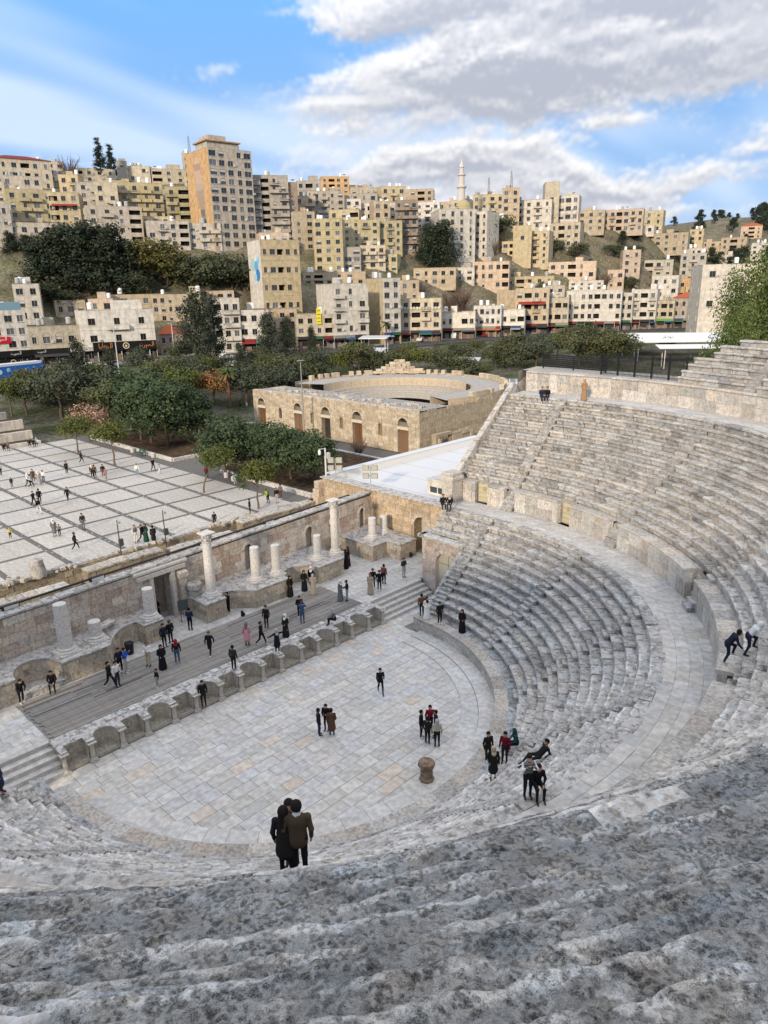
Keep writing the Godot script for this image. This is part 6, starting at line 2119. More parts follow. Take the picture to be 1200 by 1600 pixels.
	if o.has("cap"):
		var cm := MB.new()
		cm.slab(Transform3D(Basis(), Vector3(-1.5, h + 1.0, -6)), Vector3(w * 0.72, 2.2, d * 0.5), 0.05, c * 1.05)
		cm.slab(Transform3D(Basis(), Vector3(-1.5, h + 2.3, -6)), Vector3(w * 0.8, 0.4, d * 0.58), 0.05, Color(0.42, 0.26, 0.16))
		cm.slab(Transform3D(Basis(), Vector3(-3.0, h + 3.3, -6)), Vector3(w * 0.4, 1.8, d * 0.4), 0.05, c)
		put("roof_storey", cm.mesh(), M.plaster, n)
	if o.has("hip"):
		var rm := MB.new()
		var rc := Color(0.20, 0.035, 0.03) if o.hip == 1 else Color(0.40, 0.10, 0.045)
		var r := 0.4
		var a := Vector3(-w / 2 - r, h, r)
		var b := Vector3(w / 2 + r, h, r)
		var e := Vector3(w / 2 + r, h, -d - r)
		var f := Vector3(-w / 2 - r, h, -d - r)
		var rh := 1.9 if o.hip == 1 else 2.0
		var p := Vector3(-w * 0.16, h + rh, -d / 2)
		var q := Vector3(w * 0.16, h + rh, -d / 2)
		mb = MB.new()
		rm.quad(a, b, q, p, rc)
		rm.tri(b, e, q, rc)
		rm.quad(e, f, p, q, rc)
		rm.tri(f, a, p, rc)
		put("roof", rm.mesh(), M.plain_stone, n)
	if o.has("room"):
		var rm := MB.new()
		rm.slab(Transform3D(Basis(), Vector3(w * 0.18, h + 0.9, -d * 0.5)), Vector3(w * 0.4, 2.7, d * 0.45), 0.04, c)
		put("roof_room", rm.mesh(), M.plaster, n)
	if o.get("awning", 0) == 1:
		var aw := MB.new()
		aw.quad(Vector3(-w * 0.4, y0 + fh * 1.7, 1.9), Vector3(w * 0.4, y0 + fh * 1.7, 1.9), Vector3(w * 0.4, y0 + fh * 1.95, 0.05), Vector3(-w * 0.4, y0 + fh * 1.95, 0.05), Color(0.24, 0.035, 0.03))
		put("awning", aw.mesh(), M.cloth, n)
	for k in int(o.get("tanks", 0)):
		put("water_tank", tank_mesh(rng.randi() % 3), M.paint, n, Transform3D(Basis().scaled(Vector3.ONE * rng.randf_range(0.85, 1.25)), Vector3(rng.randf_range(-0.4, 0.4) * w, h - 0.15, -rng.randf_range(0.12, 0.6) * d)))
	if rng.randf() < 0.45 and not o.has("hip"):
		var cl := MB.new()
		cl.slab(Transform3D(Basis(), Vector3(rng.randf_range(-0.3, 0.3) * w, h + 0.75, -d * 0.6)), Vector3(rng.randf_range(1.8, 3.0), 2.2, 2.4), 0.03, vary(c, 0.15))
		put("stair_head", cl.mesh(), M.plaster, n)
	if o.has("dish") or rng.randf() < 0.35:
		var dm := MB.new()
		var px := rng.randf_range(-0.4, 0.4) * w
		dm.tube(Vector3(px, h - 0.4, -2), Vector3(px, h + 0.7, -2), 0.04, 0.04, 5, Color(0.3, 0.3, 0.3))
		dm.lathe(Vector3(px, h + 0.8, -2), [Vector2(0.05, 0), Vector2(0.45, 0.14), Vector2(0.75, 0.36)], 10, Color(0.45, 0.45, 0.45))
		put("satellite_dish", dm.mesh(), M.metal, n)
	if o.has("mast"):
		var mm := MB.new()
		for s in 3:
			var a := TAU * s / 3
			mm.tube(Vector3(cos(a) * 0.7, h, -4 + sin(a) * 0.7), Vector3(cos(a) * 0.25, h + 7, -4 + sin(a) * 0.25), 0.09, 0.06, 4, Color(0.2, 0.18, 0.18))
			for k in 8:
				var r0 := lerpf(0.7, 0.25, k / 8.0)
				var r1 := lerpf(0.7, 0.25, (k + 1) / 8.0)
				var b := TAU * (s + 1) / 3
				mm.tube(Vector3(cos(a) * r0, h + 7 * k / 8.0, -4 + sin(a) * r0), Vector3(cos(b) * r1, h + 7 * (k + 1) / 8.0, -4 + sin(b) * r1), 0.05, 0.05, 4, Color(0.2, 0.18, 0.18))
		mm.tube(Vector3(0, h + 6.8, -4), Vector3(0, h + 8.2, -4), 0.05, 0.03, 4, Color(0.3, 0.3, 0.3))
		put("mast", mm.mesh(), M.metal, n)
	if o.has("minaret"):
		var dm := MB.new()
		var dx := w * 0.26
		dm.lathe(Vector3(dx, h, -5.5), [Vector2(3.2, 0), Vector2(3.2, 0.7), Vector2(3.05, 0.9), Vector2(2.9, 1.9), Vector2(2.3, 2.9), Vector2(1.3, 3.6), Vector2(0.3, 4.1), Vector2(0.001, 4.4)], 20, Color(0.42, 0.36, 0.20))
		put("dome", dm.mesh(), M.plain_stone, n)
		var mn := MB.new()
		var sx := w * 0.26
		var wc := Color(0.60, 0.56, 0.52)
		mn.lathe(Vector3(sx, h, -8.6), [Vector2(1.5, 0), Vector2(1.5, 8.2), Vector2(2.0, 8.6), Vector2(2.0, 9.2), Vector2(1.2, 9.3), Vector2(1.15, 12.6), Vector2(1.6, 12.9), Vector2(1.6, 13.4), Vector2(0.85, 13.5), Vector2(0.8, 15.6), Vector2(1.05, 15.8), Vector2(0.45, 17.4), Vector2(0.15, 18.6), Vector2(0.08, 20.5), Vector2(0.001, 20.6)], 10, wc)
		put("minaret", mn.mesh(), M.plain_stone, n)
	if label.contains("scalloped"):
		var k := 0.0
		while k < w - 0.6:
			var sm := MB.new()
			sm.tube(Vector3(-w / 2 + k + 0.45, h - 2.8, 0.1), Vector3(-w / 2 + k + 0.45, h - 2.8, 0.4), 0.45, 0.45, 8, Color(0.62, 0.60, 0.56))
			put("parapet_scallop", sm.mesh(), M.plaster, n)
			k += 0.95

func build_city() -> void:
	house("cream house with dark red hip roof at the far left of the skyline", 90.9, 61.6, -267.0, 21.7, 11.0, 11.9, -0.224, "cream", 3, 6, {"tanks": 3, "hip": 1}, 63.1)
	house("small white house behind the two bare poles on the skyline", 108.2, 66.5, -276.2, 6.0, 11.0, 9.0, -0.402, "white", 3, 2, {"tanks": 1}, 68.0)
	house("low cream house in front of the two dark cypress trees", 122.1, 67.1, -272.7, 16.3, 11.0, 6.8, -0.357, "cream", 2, 4, {"tanks": 0}, 68.6)
	house("plain cream block right of the cypress trees with roof tanks", 139.1, 68.2, -268.6, 9.8, 11.0, 7.7, -0.704, "cream", 2, 2, {"tanks": 4, "few": 1}, 69.8)
	house("narrow grey stair tower house beside the cypress trees", 133.2, 67.9, -270.5, 4.2, 11.0, 9.6, -0.477, "grey", 3, 1, {"few": 1, "tanks": 1}, 69.5)
	house("pale house with dark roof terrace and satellite dish left of the tower", 149.5, 67.8, -262.1, 13.9, 11.0, 7.2, -0.426, "cream", 2, 3, {"tanks": 2, "dish": 1, "room": 1}, 69.4)
	house("tall cream stair block with the lattice mast on its roof", 156.1, 66.4, -255.2, 6.4, 11.0, 14.4, -0.558, "cream", 4, 2, {"tanks": 1, "mast": 1}, 67.9)
	house("eleven storey grey tower block with an orange painted side wall and mural", 128.3, 37.2, -186.1, 15.9, 17.0, 32.7, -0.118, "grey", 11, 5, {"side": "ochre", "mural": 1, "room": 1, "tanks": 2, "wins": 1.5, "cap": 1, "bands": 0}, 38.9)
	house("yellow house with wide dark terrace opening at the far left", 77.2, 46.9, -226.2, 14.1, 11.0, 11.0, -0.265, "olive", 3, 4, {"balc": [1, 2], "tanks": 1}, 48.5)
	house("yellow house with a dark red awning on its terrace", 86.2, 46.5, -222.0, 9.5, 11.0, 10.8, -0.546, "yellow", 3, 3, {"tanks": 1, "awning": 1}, 48.1)
	house("shabby terraced house with sagging awnings below the cream house", 104.4, 53.3, -236.3, 12.2, 11.0, 10.0, -0.373, "stone", 3, 3, {"balc": [1], "tanks": 0}, 54.9)
	house("olive yellow apartment house with long balconies left of the tower", 111.6, 48.5, -217.5, 15.0, 11.0, 13.3, -0.425, "olive", 4, 4, {"balc": [0, 1, 2, 3], "tanks": 3}, 50.0)
	house("olive yellow apartment block with banded floors next to the orange wall", 123.9, 47.7, -209.9, 12.5, 11.0, 13.0, -0.616, "olive", 4, 3, {"balc": [0, 1], "tanks": 2, "bands": 1}, 49.3)
	house("pale stone house with central balconies and long roof parapet", 93.6, 39.0, -202.6, 17.0, 11.0, 12.8, -0.356, "stone", 4, 4, {"balc": [1], "tanks": 3}, 40.6)
	house("low pale stone house with paired windows left of the tower foot", 107.1, 37.4, -193.7, 13.5, 11.0, 10.0, -0.453, "stone", 3, 4, {"balc": [1], "tanks": 1}, 39.1)
	house("stone house with stacked corner balconies at the tower foot", 118.0, 37.0, -189.4, 11.0, 11.0, 9.9, -0.567, "stone", 3, 3, {"balc": [1, 2], "tanks": 1}, 38.7)
	house("long arcaded row house with a brown trimmed flat roof", 75.2, 37.6, -207.1, 25.8, 11.0, 8.7, -0.302, "stone", 2, 8, {"trim": 1, "tanks": 0, "balc": [1, 2, 3, 5, 6]}, 39.1)
	house("grey stone house at the very left edge above the rubble wall", 61.0, 36.9, -210.3, 6.5, 11.0, 14.3, -0.228, "stone", 4, 2, {"tanks": 1}, 38.4)
	house("yellow house wedged between the olive block and stone house", 109.8, 44.6, -205.9, 9.6, 11.0, 5.3, -0.474, "yellow", 2, 3, {"tanks": 0}, 46.2)
	house("pale stone shop house with blue roof level and red sign at the left edge", 38.3, 7.9, -153.4, 10.1, 11.0, 13.6, -0.144, "white", 4, 4, {"shop": 1, "tanks": 3, "redsign": 1}, 8.5)
	house("cream shop house with three arched windows over dark shop fronts", 49.8, 7.9, -151.1, 14.0, 11.0, 9.7, -0.238, "cream", 3, 5, {"shop": 1, "arched": 1, "tanks": 2}, 8.5)
	house("white stone house with a central balcony above the black gift shop sign", 62.9, 7.9, -146.4, 17.9, 11.0, 13.0, -0.344, "white", 3, 3, {"shop": 1, "balc": [1], "room": 1, "tanks": 1}, 8.5)
	house("tan house behind the white stone house with square windows", 80.3, 16.9, -169.5, 14.8, 11.0, 7.7, -0.474, "tan", 2, 5, {"tanks": 1}, 18.5)
	house("tan house with a row of eight narrow windows near the tall dark tree", 87.5, 14.8, -162.8, 10.2, 11.0, 9.6, -0.586, "tan", 3, 5, {"tanks": 1}, 16.5)
	house("low ruined house with small arched windows and a green awning", 64.5, 17.4, -176.9, 8.0, 11.0, 6.0, -0.292, "tan", 1, 3, {"arched": 1}, 19.2)
	house("small house with an orange tiled roof beside the tall dark tree", 77.5, 7.9, -146.5, 6.0, 11.0, 6.4, -0.513, "brown", 2, 3, {"hip": 2}, 8.5)
	house("white house with four balcony floors behind the tall dark tree", 91.6, 7.9, -140.5, 7.1, 11.0, 15.1, -0.587, "white", 4, 3, {"balc": [1, 2], "tanks": 1}, 8.5)
	house("yellow house behind the tall dark tree top with roof tank", 95.5, 16.4, -162.7, 4.0, 11.0, 8.4, -0.547, "yellow", 3, 2, {"tanks": 2}, 18.2)
	house("small pink house on the rubble slope above the white balcony house", 107.2, 21.2, -166.6, 8.4, 11.0, 4.0, -0.581, "peach", 1, 3, {}, 22.7)
	house("white shop house with a dark red roof edge right of the balcony house", 97.7, 7.9, -136.6, 8.3, 11.0, 12.0, -0.692, "white", 3, 3, {"shop": 1, "trim": 1, "tanks": 1}, 8.5)
	house("grey brown apartment block with deep balconies right of the tower", 143.4, 40.5, -185.6, 13.0, 11.0, 22.8, -0.584, "grey", 8, 4, {"balc": [0, 1, 2, 3], "tanks": 3, "deep": 1}, 42.3)
	house("yellow block with a blue face mural on its white side wall", 117.0, 12.8, -147.9, 12.4, 11.0, 26.4, -0.278, "yellow", 5, 5, {"side": "white", "mural": 2, "tanks": 4, "bands": 1}, 13.4)
	house("narrow brown house in the gap beside the balcony block", 150.9, 40.6, -182.3, 3.4, 11.0, 20.7, -0.682, "brown", 7, 1, {"few": 1}, 42.3)
	house("grey house with small windows below the orange house", 176.4, 49.3, -192.0, 12.2, 11.0, 12.1, -0.728, "grey", 4, 4, {"tanks": 2, "balc": [1]}, 50.9)
	house("orange painted house on the skyline", 208.1, 64.1, -222.7, 12.4, 11.0, 8.6, -0.633, "ochre", 3, 4, {"tanks": 1}, 65.7)
	house("grey stepped house left of the orange house on the skyline", 176.1, 52.6, -202.9, 9.8, 11.0, 13.6, -0.704, "grey", 4, 3, {"tanks": 3, "room": 1}, 54.2)
	house("pale narrow house with two bands right of the grey house", 184.7, 49.3, -187.1, 6.2, 11.0, 9.4, -0.759, "white", 3, 2, {"tanks": 1}, 50.9)
	house("tan flat house with roof clutter right of the orange house", 210.4, 59.1, -204.0, 15.8, 11.0, 7.5, -0.711, "tan", 2, 5, {"tanks": 2, "dish": 1}, 60.6)
	house("tan house with a yellow upper storey on the skyline left of the minaret", 233.3, 59.9, -199.5, 18.5, 11.0, 7.2, -0.907, "tan", 2, 5, {"tanks": 1, "balc": [3]}, 61.6)
	house("olive yellow five storey block with deep vertical edge", 149.3, 28.9, -162.6, 9.9, 11.0, 18.9, -0.830, "olive", 6, 3, {"bands": 1, "tanks": 2}, 30.6)
	house("olive block with central dark balconies right of the five storey one", 168.6, 37.1, -166.5, 13.7, 11.0, 11.6, -0.699, "olive", 4, 4, {"balc": [2], "tanks": 4}, 38.7)
	house("darker olive block with six windows to a side", 178.7, 35.9, -161.4, 8.6, 11.0, 12.6, -0.912, "olive", 4, 3, {"tanks": 1, "balc": [1]}, 37.6)
	house("brown house with dark covered balconies left of the big pine", 186.5, 36.3, -160.4, 8.4, 11.0, 19.6, -0.829, "brown", 6, 3, {"balc": [0, 1, 2], "deep": 1, "tanks": 2}, 37.9)
	house("cream house with rounded balconies below the olive blocks", 164.2, 29.8, -156.2, 8.8, 11.0, 9.6, -0.784, "cream", 3, 3, {"balc": [0, 1, 2], "tanks": 2}, 31.6)
	house("grey house with a dark glazed upper floor below the olive blocks", 156.9, 29.1, -159.0, 5.9, 11.0, 9.7, -0.756, "grey", 3, 2, {"wins": 1.6, "tanks": 0}, 30.9)
	house("small olive cube house at the end of the stair lane", 169.9, 28.6, -153.2, 4.8, 11.0, 7.9, -0.947, "olive", 2, 2, {"tanks": 1}, 30.3)
	house("white roofed low house between the olive blocks and skyline", 193.8, 49.4, -182.4, 14.6, 11.0, 7.9, -0.722, "white", 2, 5, {"tanks": 3}, 51.0)
	house("whitish three storey house left of the white mosque building", 209.4, 45.9, -170.0, 9.6, 11.0, 11.6, -0.926, "white", 4, 3, {"tanks": 1, "balc": [1]}, 47.4)
	house("white mosque building with tall windows and cut corner", 206.4, 34.0, -152.5, 14.3, 16.0, 19.3, -0.650, "white", 6, 4, {"arched": 2, "tanks": 0, "bands": 0, "minaret": 1}, 35.6)
	house("white side wing of the mosque building with a rounded bay", 217.1, 34.1, -149.3, 5.3, 11.0, 18.7, -1.379, "white", 6, 2, {"tanks": 0}, 35.6)
	house("narrow house with a painted white gable wall beside the olive block", 150.1, 36.8, -175.8, 7.6, 11.0, 14.4, -0.521, "tan", 5, 2, {"side": "white", "tanks": 1}, 38.4)
	house("pale blue white house above the olive five storey block", 175.3, 49.3, -192.3, 7.3, 11.0, 5.2, -0.725, "white", 2, 3, {}, 50.8)
	house("seven storey white block with a blank plaster side wall and rounded balconies", 122.9, 7.9, -124.3, 10.9, 15.0, 18.4, -0.403, "white", 6, 3, {"side": "white", "balc": [0, 2], "shop": 1, "tanks": 3, "bands": 1}, 8.5)
	house("white block with paired windows and a bright yellow side wall", 137.6, 7.9, -122.0, 5.9, 14.0, 19.8, -0.354, "white", 6, 2, {"side": "yellow", "shop": 1, "tanks": 4}, 8.5)
	house("shop house with a scalloped roof parapet and green shutters", 149.6, 7.9, -121.0, 12.6, 11.0, 13.7, -0.917, "cream", 3, 4, {"shop": 1, "balc": [1, 2], "tanks": 1}, 8.5)
	house("pale shop house with a bare tree on its roof line", 164.9, 7.9, -118.7, 11.3, 11.0, 9.1, -0.966, "white", 2, 5, {"shop": 1, "tanks": 2}, 8.5)
	house("white shop house with orange awnings at street level", 177.4, 7.9, -116.0, 9.2, 11.0, 10.8, -1.006, "white", 3, 5, {"shop": 1, "tanks": 2, "awning": 2}, 8.5)
	house("tan two storey house on the terrace beside the big pine", 183.8, 23.8, -144.5, 15.3, 11.0, 7.9, -0.901, "tan", 2, 5, {"tanks": 0}, 25.4)
	house("small pale house with a roof arch right of the tan terrace house", 198.9, 25.2, -142.7, 7.2, 11.0, 6.7, -0.975, "white", 2, 2, {"tanks": 1}, 26.8)
	house("tan roof level behind the seven storey white block", 146.1, 24.7, -156.7, 21.1, 11.0, 5.8, -0.697, "tan", 2, 6, {"tanks": 6}, 26.3)
	house("small tan house below the terrace beside the yellow side wall", 167.1, 19.1, -141.6, 6.5, 11.0, 8.3, -0.832, "tan", 2, 2, {"tanks": 1}, 20.9)
	house("yellow stained shop house with a vertical yellow sign", 113.6, 7.9, -129.6, 10.6, 11.0, 10.2, -0.633, "cream", 3, 4, {"shop": 1, "tanks": 1, "ysign": 1}, 8.5)
	house("low pink and grey house row behind the dark street trees", 112.4, 11.9, -150.1, 17.8, 11.0, 7.5, -0.605, "peach", 2, 6, {"tanks": 2}, 13.7)
	house("yellow house with balconies on the skyline right of the minaret", 242.9, 48.2, -165.0, 13.3, 11.0, 14.1, -0.934, "yellow", 3, 4, {"balc": [2], "tanks": 3, "mast": 1}, 52.7)
	house("tan four storey house with an antenna pair on the roof", 248.3, 46.2, -157.4, 7.5, 11.0, 18.2, -0.963, "tan", 4, 2, {"mast": 1, "tanks": 1}, 51.7)
	house("white house with open balconies and a red roof piece on the skyline", 260.3, 46.8, -153.9, 15.5, 11.0, 13.5, -1.096, "white", 4, 4, {"balc": [0, 2], "tanks": 2, "trim": 1}, 48.4)
	house("plain cream tower beside the white office block on the skyline", 268.7, 46.9, -150.0, 6.1, 11.0, 20.7, -0.910, "cream", 5, 1, {"few": 1}, 48.4)
	house("white office block with a grid of large square windows", 276.2, 47.0, -146.3, 9.0, 11.0, 15.5, -1.140, "white", 4, 3, {"wins": 1.7, "grid": 1}, 48.6)
	house("tan house at the start of the cliff edge row", 282.9, 45.7, -138.7, 11.5, 11.0, 10.4, -1.133, "tan", 3, 3, {"tanks": 2}, 47.3)
	house("tan apartment house with roof clutter on the cliff edge", 295.4, 45.4, -130.1, 17.4, 11.0, 11.1, -1.171, "peach", 3, 6, {"balc": [1, 4], "tanks": 2, "dish": 1}, 47.0)
	house("small pale house at the end of the cliff edge row", 315.5, 45.7, -128.7, 7.8, 11.0, 4.9, -1.234, "white", 1, 2, {}, 47.2)
	house("tall yellow slab house with blank wall on the slope below the white house", 232.7, 31.6, -140.4, 7.3, 11.0, 16.2, -0.979, "yellow", 5, 1, {"few": 1, "tanks": 1}, 33.3)
	house("yellow house with brown balconies joined to the tall slab", 239.8, 31.1, -136.8, 7.3, 11.0, 14.7, -1.176, "yellow", 5, 2, {"balc": [0], "tanks": 2}, 32.8)
	house("small yellow house cut into the slope left of the slab house", 232.6, 34.6, -144.8, 8.7, 11.0, 7.6, -0.967, "yellow", 2, 3, {}, 36.4)
	house("peach house with square windows below the white mosque building", 206.7, 22.3, -136.5, 13.7, 11.0, 11.5, -1.009, "peach", 3, 5, {"tanks": 2}, 23.9)
	house("long low yellow house with a satellite dish on the slope", 222.1, 20.9, -129.2, 18.0, 11.0, 7.4, -1.025, "yellow", 2, 5, {"dish": 1, "tanks": 2}, 22.5)
	house("tan house against the rock face beside the dark cypress bush", 246.2, 25.4, -125.4, 18.7, 11.0, 8.4, -1.113, "peach", 2, 5, {}, 27.2)
	house("pale house row with small windows above the long white row", 246.0, 21.0, -118.6, 13.3, 11.0, 5.4, -1.132, "white", 2, 4, {"tanks": 2}, 22.7)
	house("peach house standing alone against the rock face", 258.4, 21.3, -112.4, 6.4, 11.0, 9.0, -1.098, "peach", 2, 2, {}, 23.1)
	house("white house with open gallery below the rocky slope", 279.7, 18.3, -101.3, 10.5, 11.0, 9.5, -1.262, "white", 2, 3, {"balc": [0, 1]}, 20.0)
	house("orange tan house beside the open gallery house", 294.3, 16.6, -96.2, 10.9, 11.0, 10.1, -1.293, "ochre", 2, 3, {"tanks": 1}, 18.1)
	house("long white street house with three floors and a curved corner", 220.1, 7.9, -100.7, 19.2, 11.0, 14.9, -1.143, "white", 3, 8, {"shop": 1, "tanks": 3, "bands": 1}, 8.5)
	house("narrow white street house between the long row and the balcony house", 232.5, 7.9, -94.4, 4.7, 11.0, 13.7, -1.183, "white", 3, 2, {"shop": 1, "tanks": 1}, 8.5)
	house("white street house with four balcony floors", 239.0, 7.9, -90.7, 8.8, 11.0, 14.8, -1.239, "white", 4, 3, {"shop": 1, "balc": [0, 1, 2]}, 8.5)
	house("small street house with a green shop front", 246.4, 7.9, -86.2, 7.2, 11.0, 10.6, -1.264, "cream", 2, 3, {"shop": 1, "gsign": 1, "tanks": 1}, 8.5)
	house("shop house with a broad red roof at the right", 252.5, 7.9, -80.0, 10.9, 11.0, 11.5, -1.326, "grey", 2, 4, {"hip": 2, "shop": 1}, 8.5)
	house("cream street house with two square windows beside the long row", 206.3, 7.9, -106.8, 7.3, 11.0, 12.7, -1.063, "cream", 3, 3, {"shop": 1, "tanks": 2}, 8.5)
	house("messy street house with a dark red awning and roof boxes", 197.5, 7.9, -111.8, 11.5, 11.0, 16.1, -1.030, "tan", 4, 4, {"shop": 1, "awning": 1, "tanks": 3, "balc": [1, 2]}, 8.5)
	house("low white street house with red window surrounds", 182.3, 7.9, -113.9, 15.5, 11.0, 9.3, -1.024, "white", 2, 6, {"shop": 1, "tanks": 2}, 8.5)
	house("blank tan block between the low white house and the slope", 196.3, 8.9, -120.4, 8.9, 11.0, 14.5, -0.965, "tan", 2, 1, {"few": 1}, 9.5)
	house("big white stone block with few windows behind the pepper trees", 215.1, 6.9, -52.0, 17.8, 16.0, 22.8, -0.990, "white", 5, 3, {"few": 2, "tanks": 1, "wins": 1.3}, 7.5)
	house("tan house terrace on the hill crest beside the stairs", 320.5, 37.1, -120.3, 18.4, 11.0, 9.9, -1.260, "tan", 3, 5, {"tanks": 1, "trim": 1}, 38.6)
	house("grey tan house low on the far hill", 450.2, 38.9, -150.5, 17.3, 11.0, 10.0, -1.274, "tan", 3, 4, {}, 40.4)
	house("square tan house on the far hill beside the dark wood", 441.7, 35.2, -133.2, 13.8, 11.0, 14.9, -1.335, "tan", 4, 3, {"tanks": 1}, 36.7)
	house("pink house with a red domed roof in the far wood", 538.9, 52.4, -156.5, 13.4, 11.0, 10.2, -1.248, "peach", 3, 3, {"hip": 2}, 53.9)
	var names := PAINT.keys()
	var given := {}
	for k in 700:
		var az := rng.randf_range(9.0, 75.0)
		var q := rng.randf_range(4.0, 110.0) if az < 54.0 else rng.randf_range(4.0, 60.0 if az < 64.0 else 170.0)
		var dd := foot(az) + q
		if az < 36.0 and q < 48.0 and q > 14.0 or az > 47.0 and az < 64.0 and rng.randf() < 0.62:
			continue
		var a := deg_to_rad(az)
		var x := -20.0 + sin(a) * dd
		var z := 30.0 - cos(a) * dd
		var w := rng.randf_range(6.0, 12.5)
		var near := 1e9
		var who := ""
		var at := Vector2.ZERO
		var clash := false
		for s in sites:
			var e: float = (s[0] as Vector2).distance_to(Vector2(x, z))
			if e < w * 0.5 + s[1] * 0.42 + 1.0:
				clash = true
				break
			if e < near:
				near = e
				who = s[2]
				at = s[0]
		if clash:
			continue
		var out := Vector2(sin(a), -cos(a))
		var rel := Vector2(x, z) - at
		var side := rel.dot(Vector2(cos(a), sin(a)))
		var word: String = ("right" if side > 0.0 else "left") if absf(side) > absf(rel.dot(out)) else ("uphill" if rel.dot(out) > 0.0 else "downhill")
		var fl := rng.randi_range(2, 4)
		var pt: String = names[rng.randi() % 8]
		var label := "%s %s storey house %s of the %s" % [pt, ["two", "three", "four"][fl - 2], word, " ".join(PackedStringArray(who.split(" ")).slice(0, 9))]
		if given.has(label) or who.contains("storey house"):
			continue
		given[label] = true
		var y := ground(x, z)
		house(label, x, y - 2.0, z, w, rng.randf_range(7.0, 10.0), 2.0 + fl * 3.05 + 0.6, -a + rng.randf_range(-0.25, 0.25), pt, fl, int(w / 3.0), {"tanks": rng.randi_range(0, 3), "balc": [1] if rng.randf() < 0.4 else []}, y)
		if given.size() > 84:
			break
	for e in [["rubble retaining wall at the left edge below the arcaded row house", 33.0, -206.0, 16.0, 33.5, 7.5, -0.30], ["tan retaining wall below the stacked balcony house", 97.0, -196.0, 21.0, 33.0, 3.6, -0.45]]:
		var rw := thing("retaining_wall", e[0], "wall", Vector3(e[1], 0, e[2]), e[6])
		spread(rw, "stone_block", courses(Transform3D(rw.transform.basis, rw.position + Vector3(0, e[4] - e[5], 0)) , e[3], e[5], 1.6, 0.9, [Color(0.36, 0.30, 0.22), Color(0.42, 0.36, 0.28)], [], 0.2, 0.06), M.ashlar, 60)
		for ch in rw.get_children():
			(ch as Node3D).transform = rw.transform.affine_inverse() * (ch as Node3D).transform

func car(label: String, x: float, z: float, turn: float, c: Color, van := false) -> void:
	var o := thing("parked_car" if not van else "van", label, "car" if not van else "van", Vector3(x, ground(x, z) + 0.1, z), turn, "vehicles on the street")
	var hw := 0.86
	var prof := [Vector2(-2.1, 0.35), Vector2(-2.15, 0.75), Vector2(-1.9, 0.9), Vector2(-1.35, 0.95), Vector2(-0.75, 1.42), Vector2(0.75, 1.44), Vector2(1.55, 0.98), Vector2(2.1, 0.9), Vector2(2.15, 0.4)]
	if van:
		prof = [Vector2(-2.3, 0.35), Vector2(-2.4, 1.0), Vector2(-2.0, 1.15), Vector2(-1.5, 1.95), Vector2(2.3, 2.05), Vector2(2.4, 0.4)]
	var mb := MB.new()
	var poly := PackedVector2Array(prof)
	var ix := Geometry2D.triangulate_polygon(poly)
	for s in [-1.0, 1.0]:
		for k in range(0, ix.size(), 3):
			mb.tri(Vector3(poly[ix[k]].x, poly[ix[k]].y, hw * s), Vector3(poly[ix[k + 1]].x, poly[ix[k + 1]].y, hw * s), Vector3(poly[ix[k + 2]].x, poly[ix[k + 2]].y, hw * s), c)
	for k in poly.size():
		var a := poly[k]
		var b := poly[(k + 1) % poly.size()]
		mb.quad(Vector3(a.x, a.y, -hw), Vector3(b.x, b.y, -hw), Vector3(b.x, b.y, hw), Vector3(a.x, a.y, hw), c)
	put("body", mb.mesh(), M.glass, o)
	for s in [-1.0, 1.0]:
		var w := MB.new()
		var y0 := 1.0 if not van else 1.2
		var y1 := 1.36 if not van else 1.8
		w.quad(Vector3(-1.2, y0, (hw + 0.01) * s), Vector3(1.25, y0, (hw + 0.01) * s), Vector3(0.7, y1, (hw + 0.01) * s), Vector3(-0.7, y1, (hw + 0.01) * s), Color(0.02, 0.022, 0.025))
		put("side_window", w.mesh(), M.glass, o)
		for q in [-1.32, 1.32]:
			var t := MB.new()
			t.tube(Vector3(q, 0.32, s * 0.7), Vector3(q, 0.32, s * 0.88), 0.33, 0.33, 12, Color(0.015, 0.015, 0.015))
			t.tube(Vector3(q, 0.32, s * 0.88), Vector3(q, 0.32, s * 0.89), 0.19, 0.19, 10, Color(0.3, 0.3, 0.3))
			put("wheel", t.mesh(), M.paint, o)

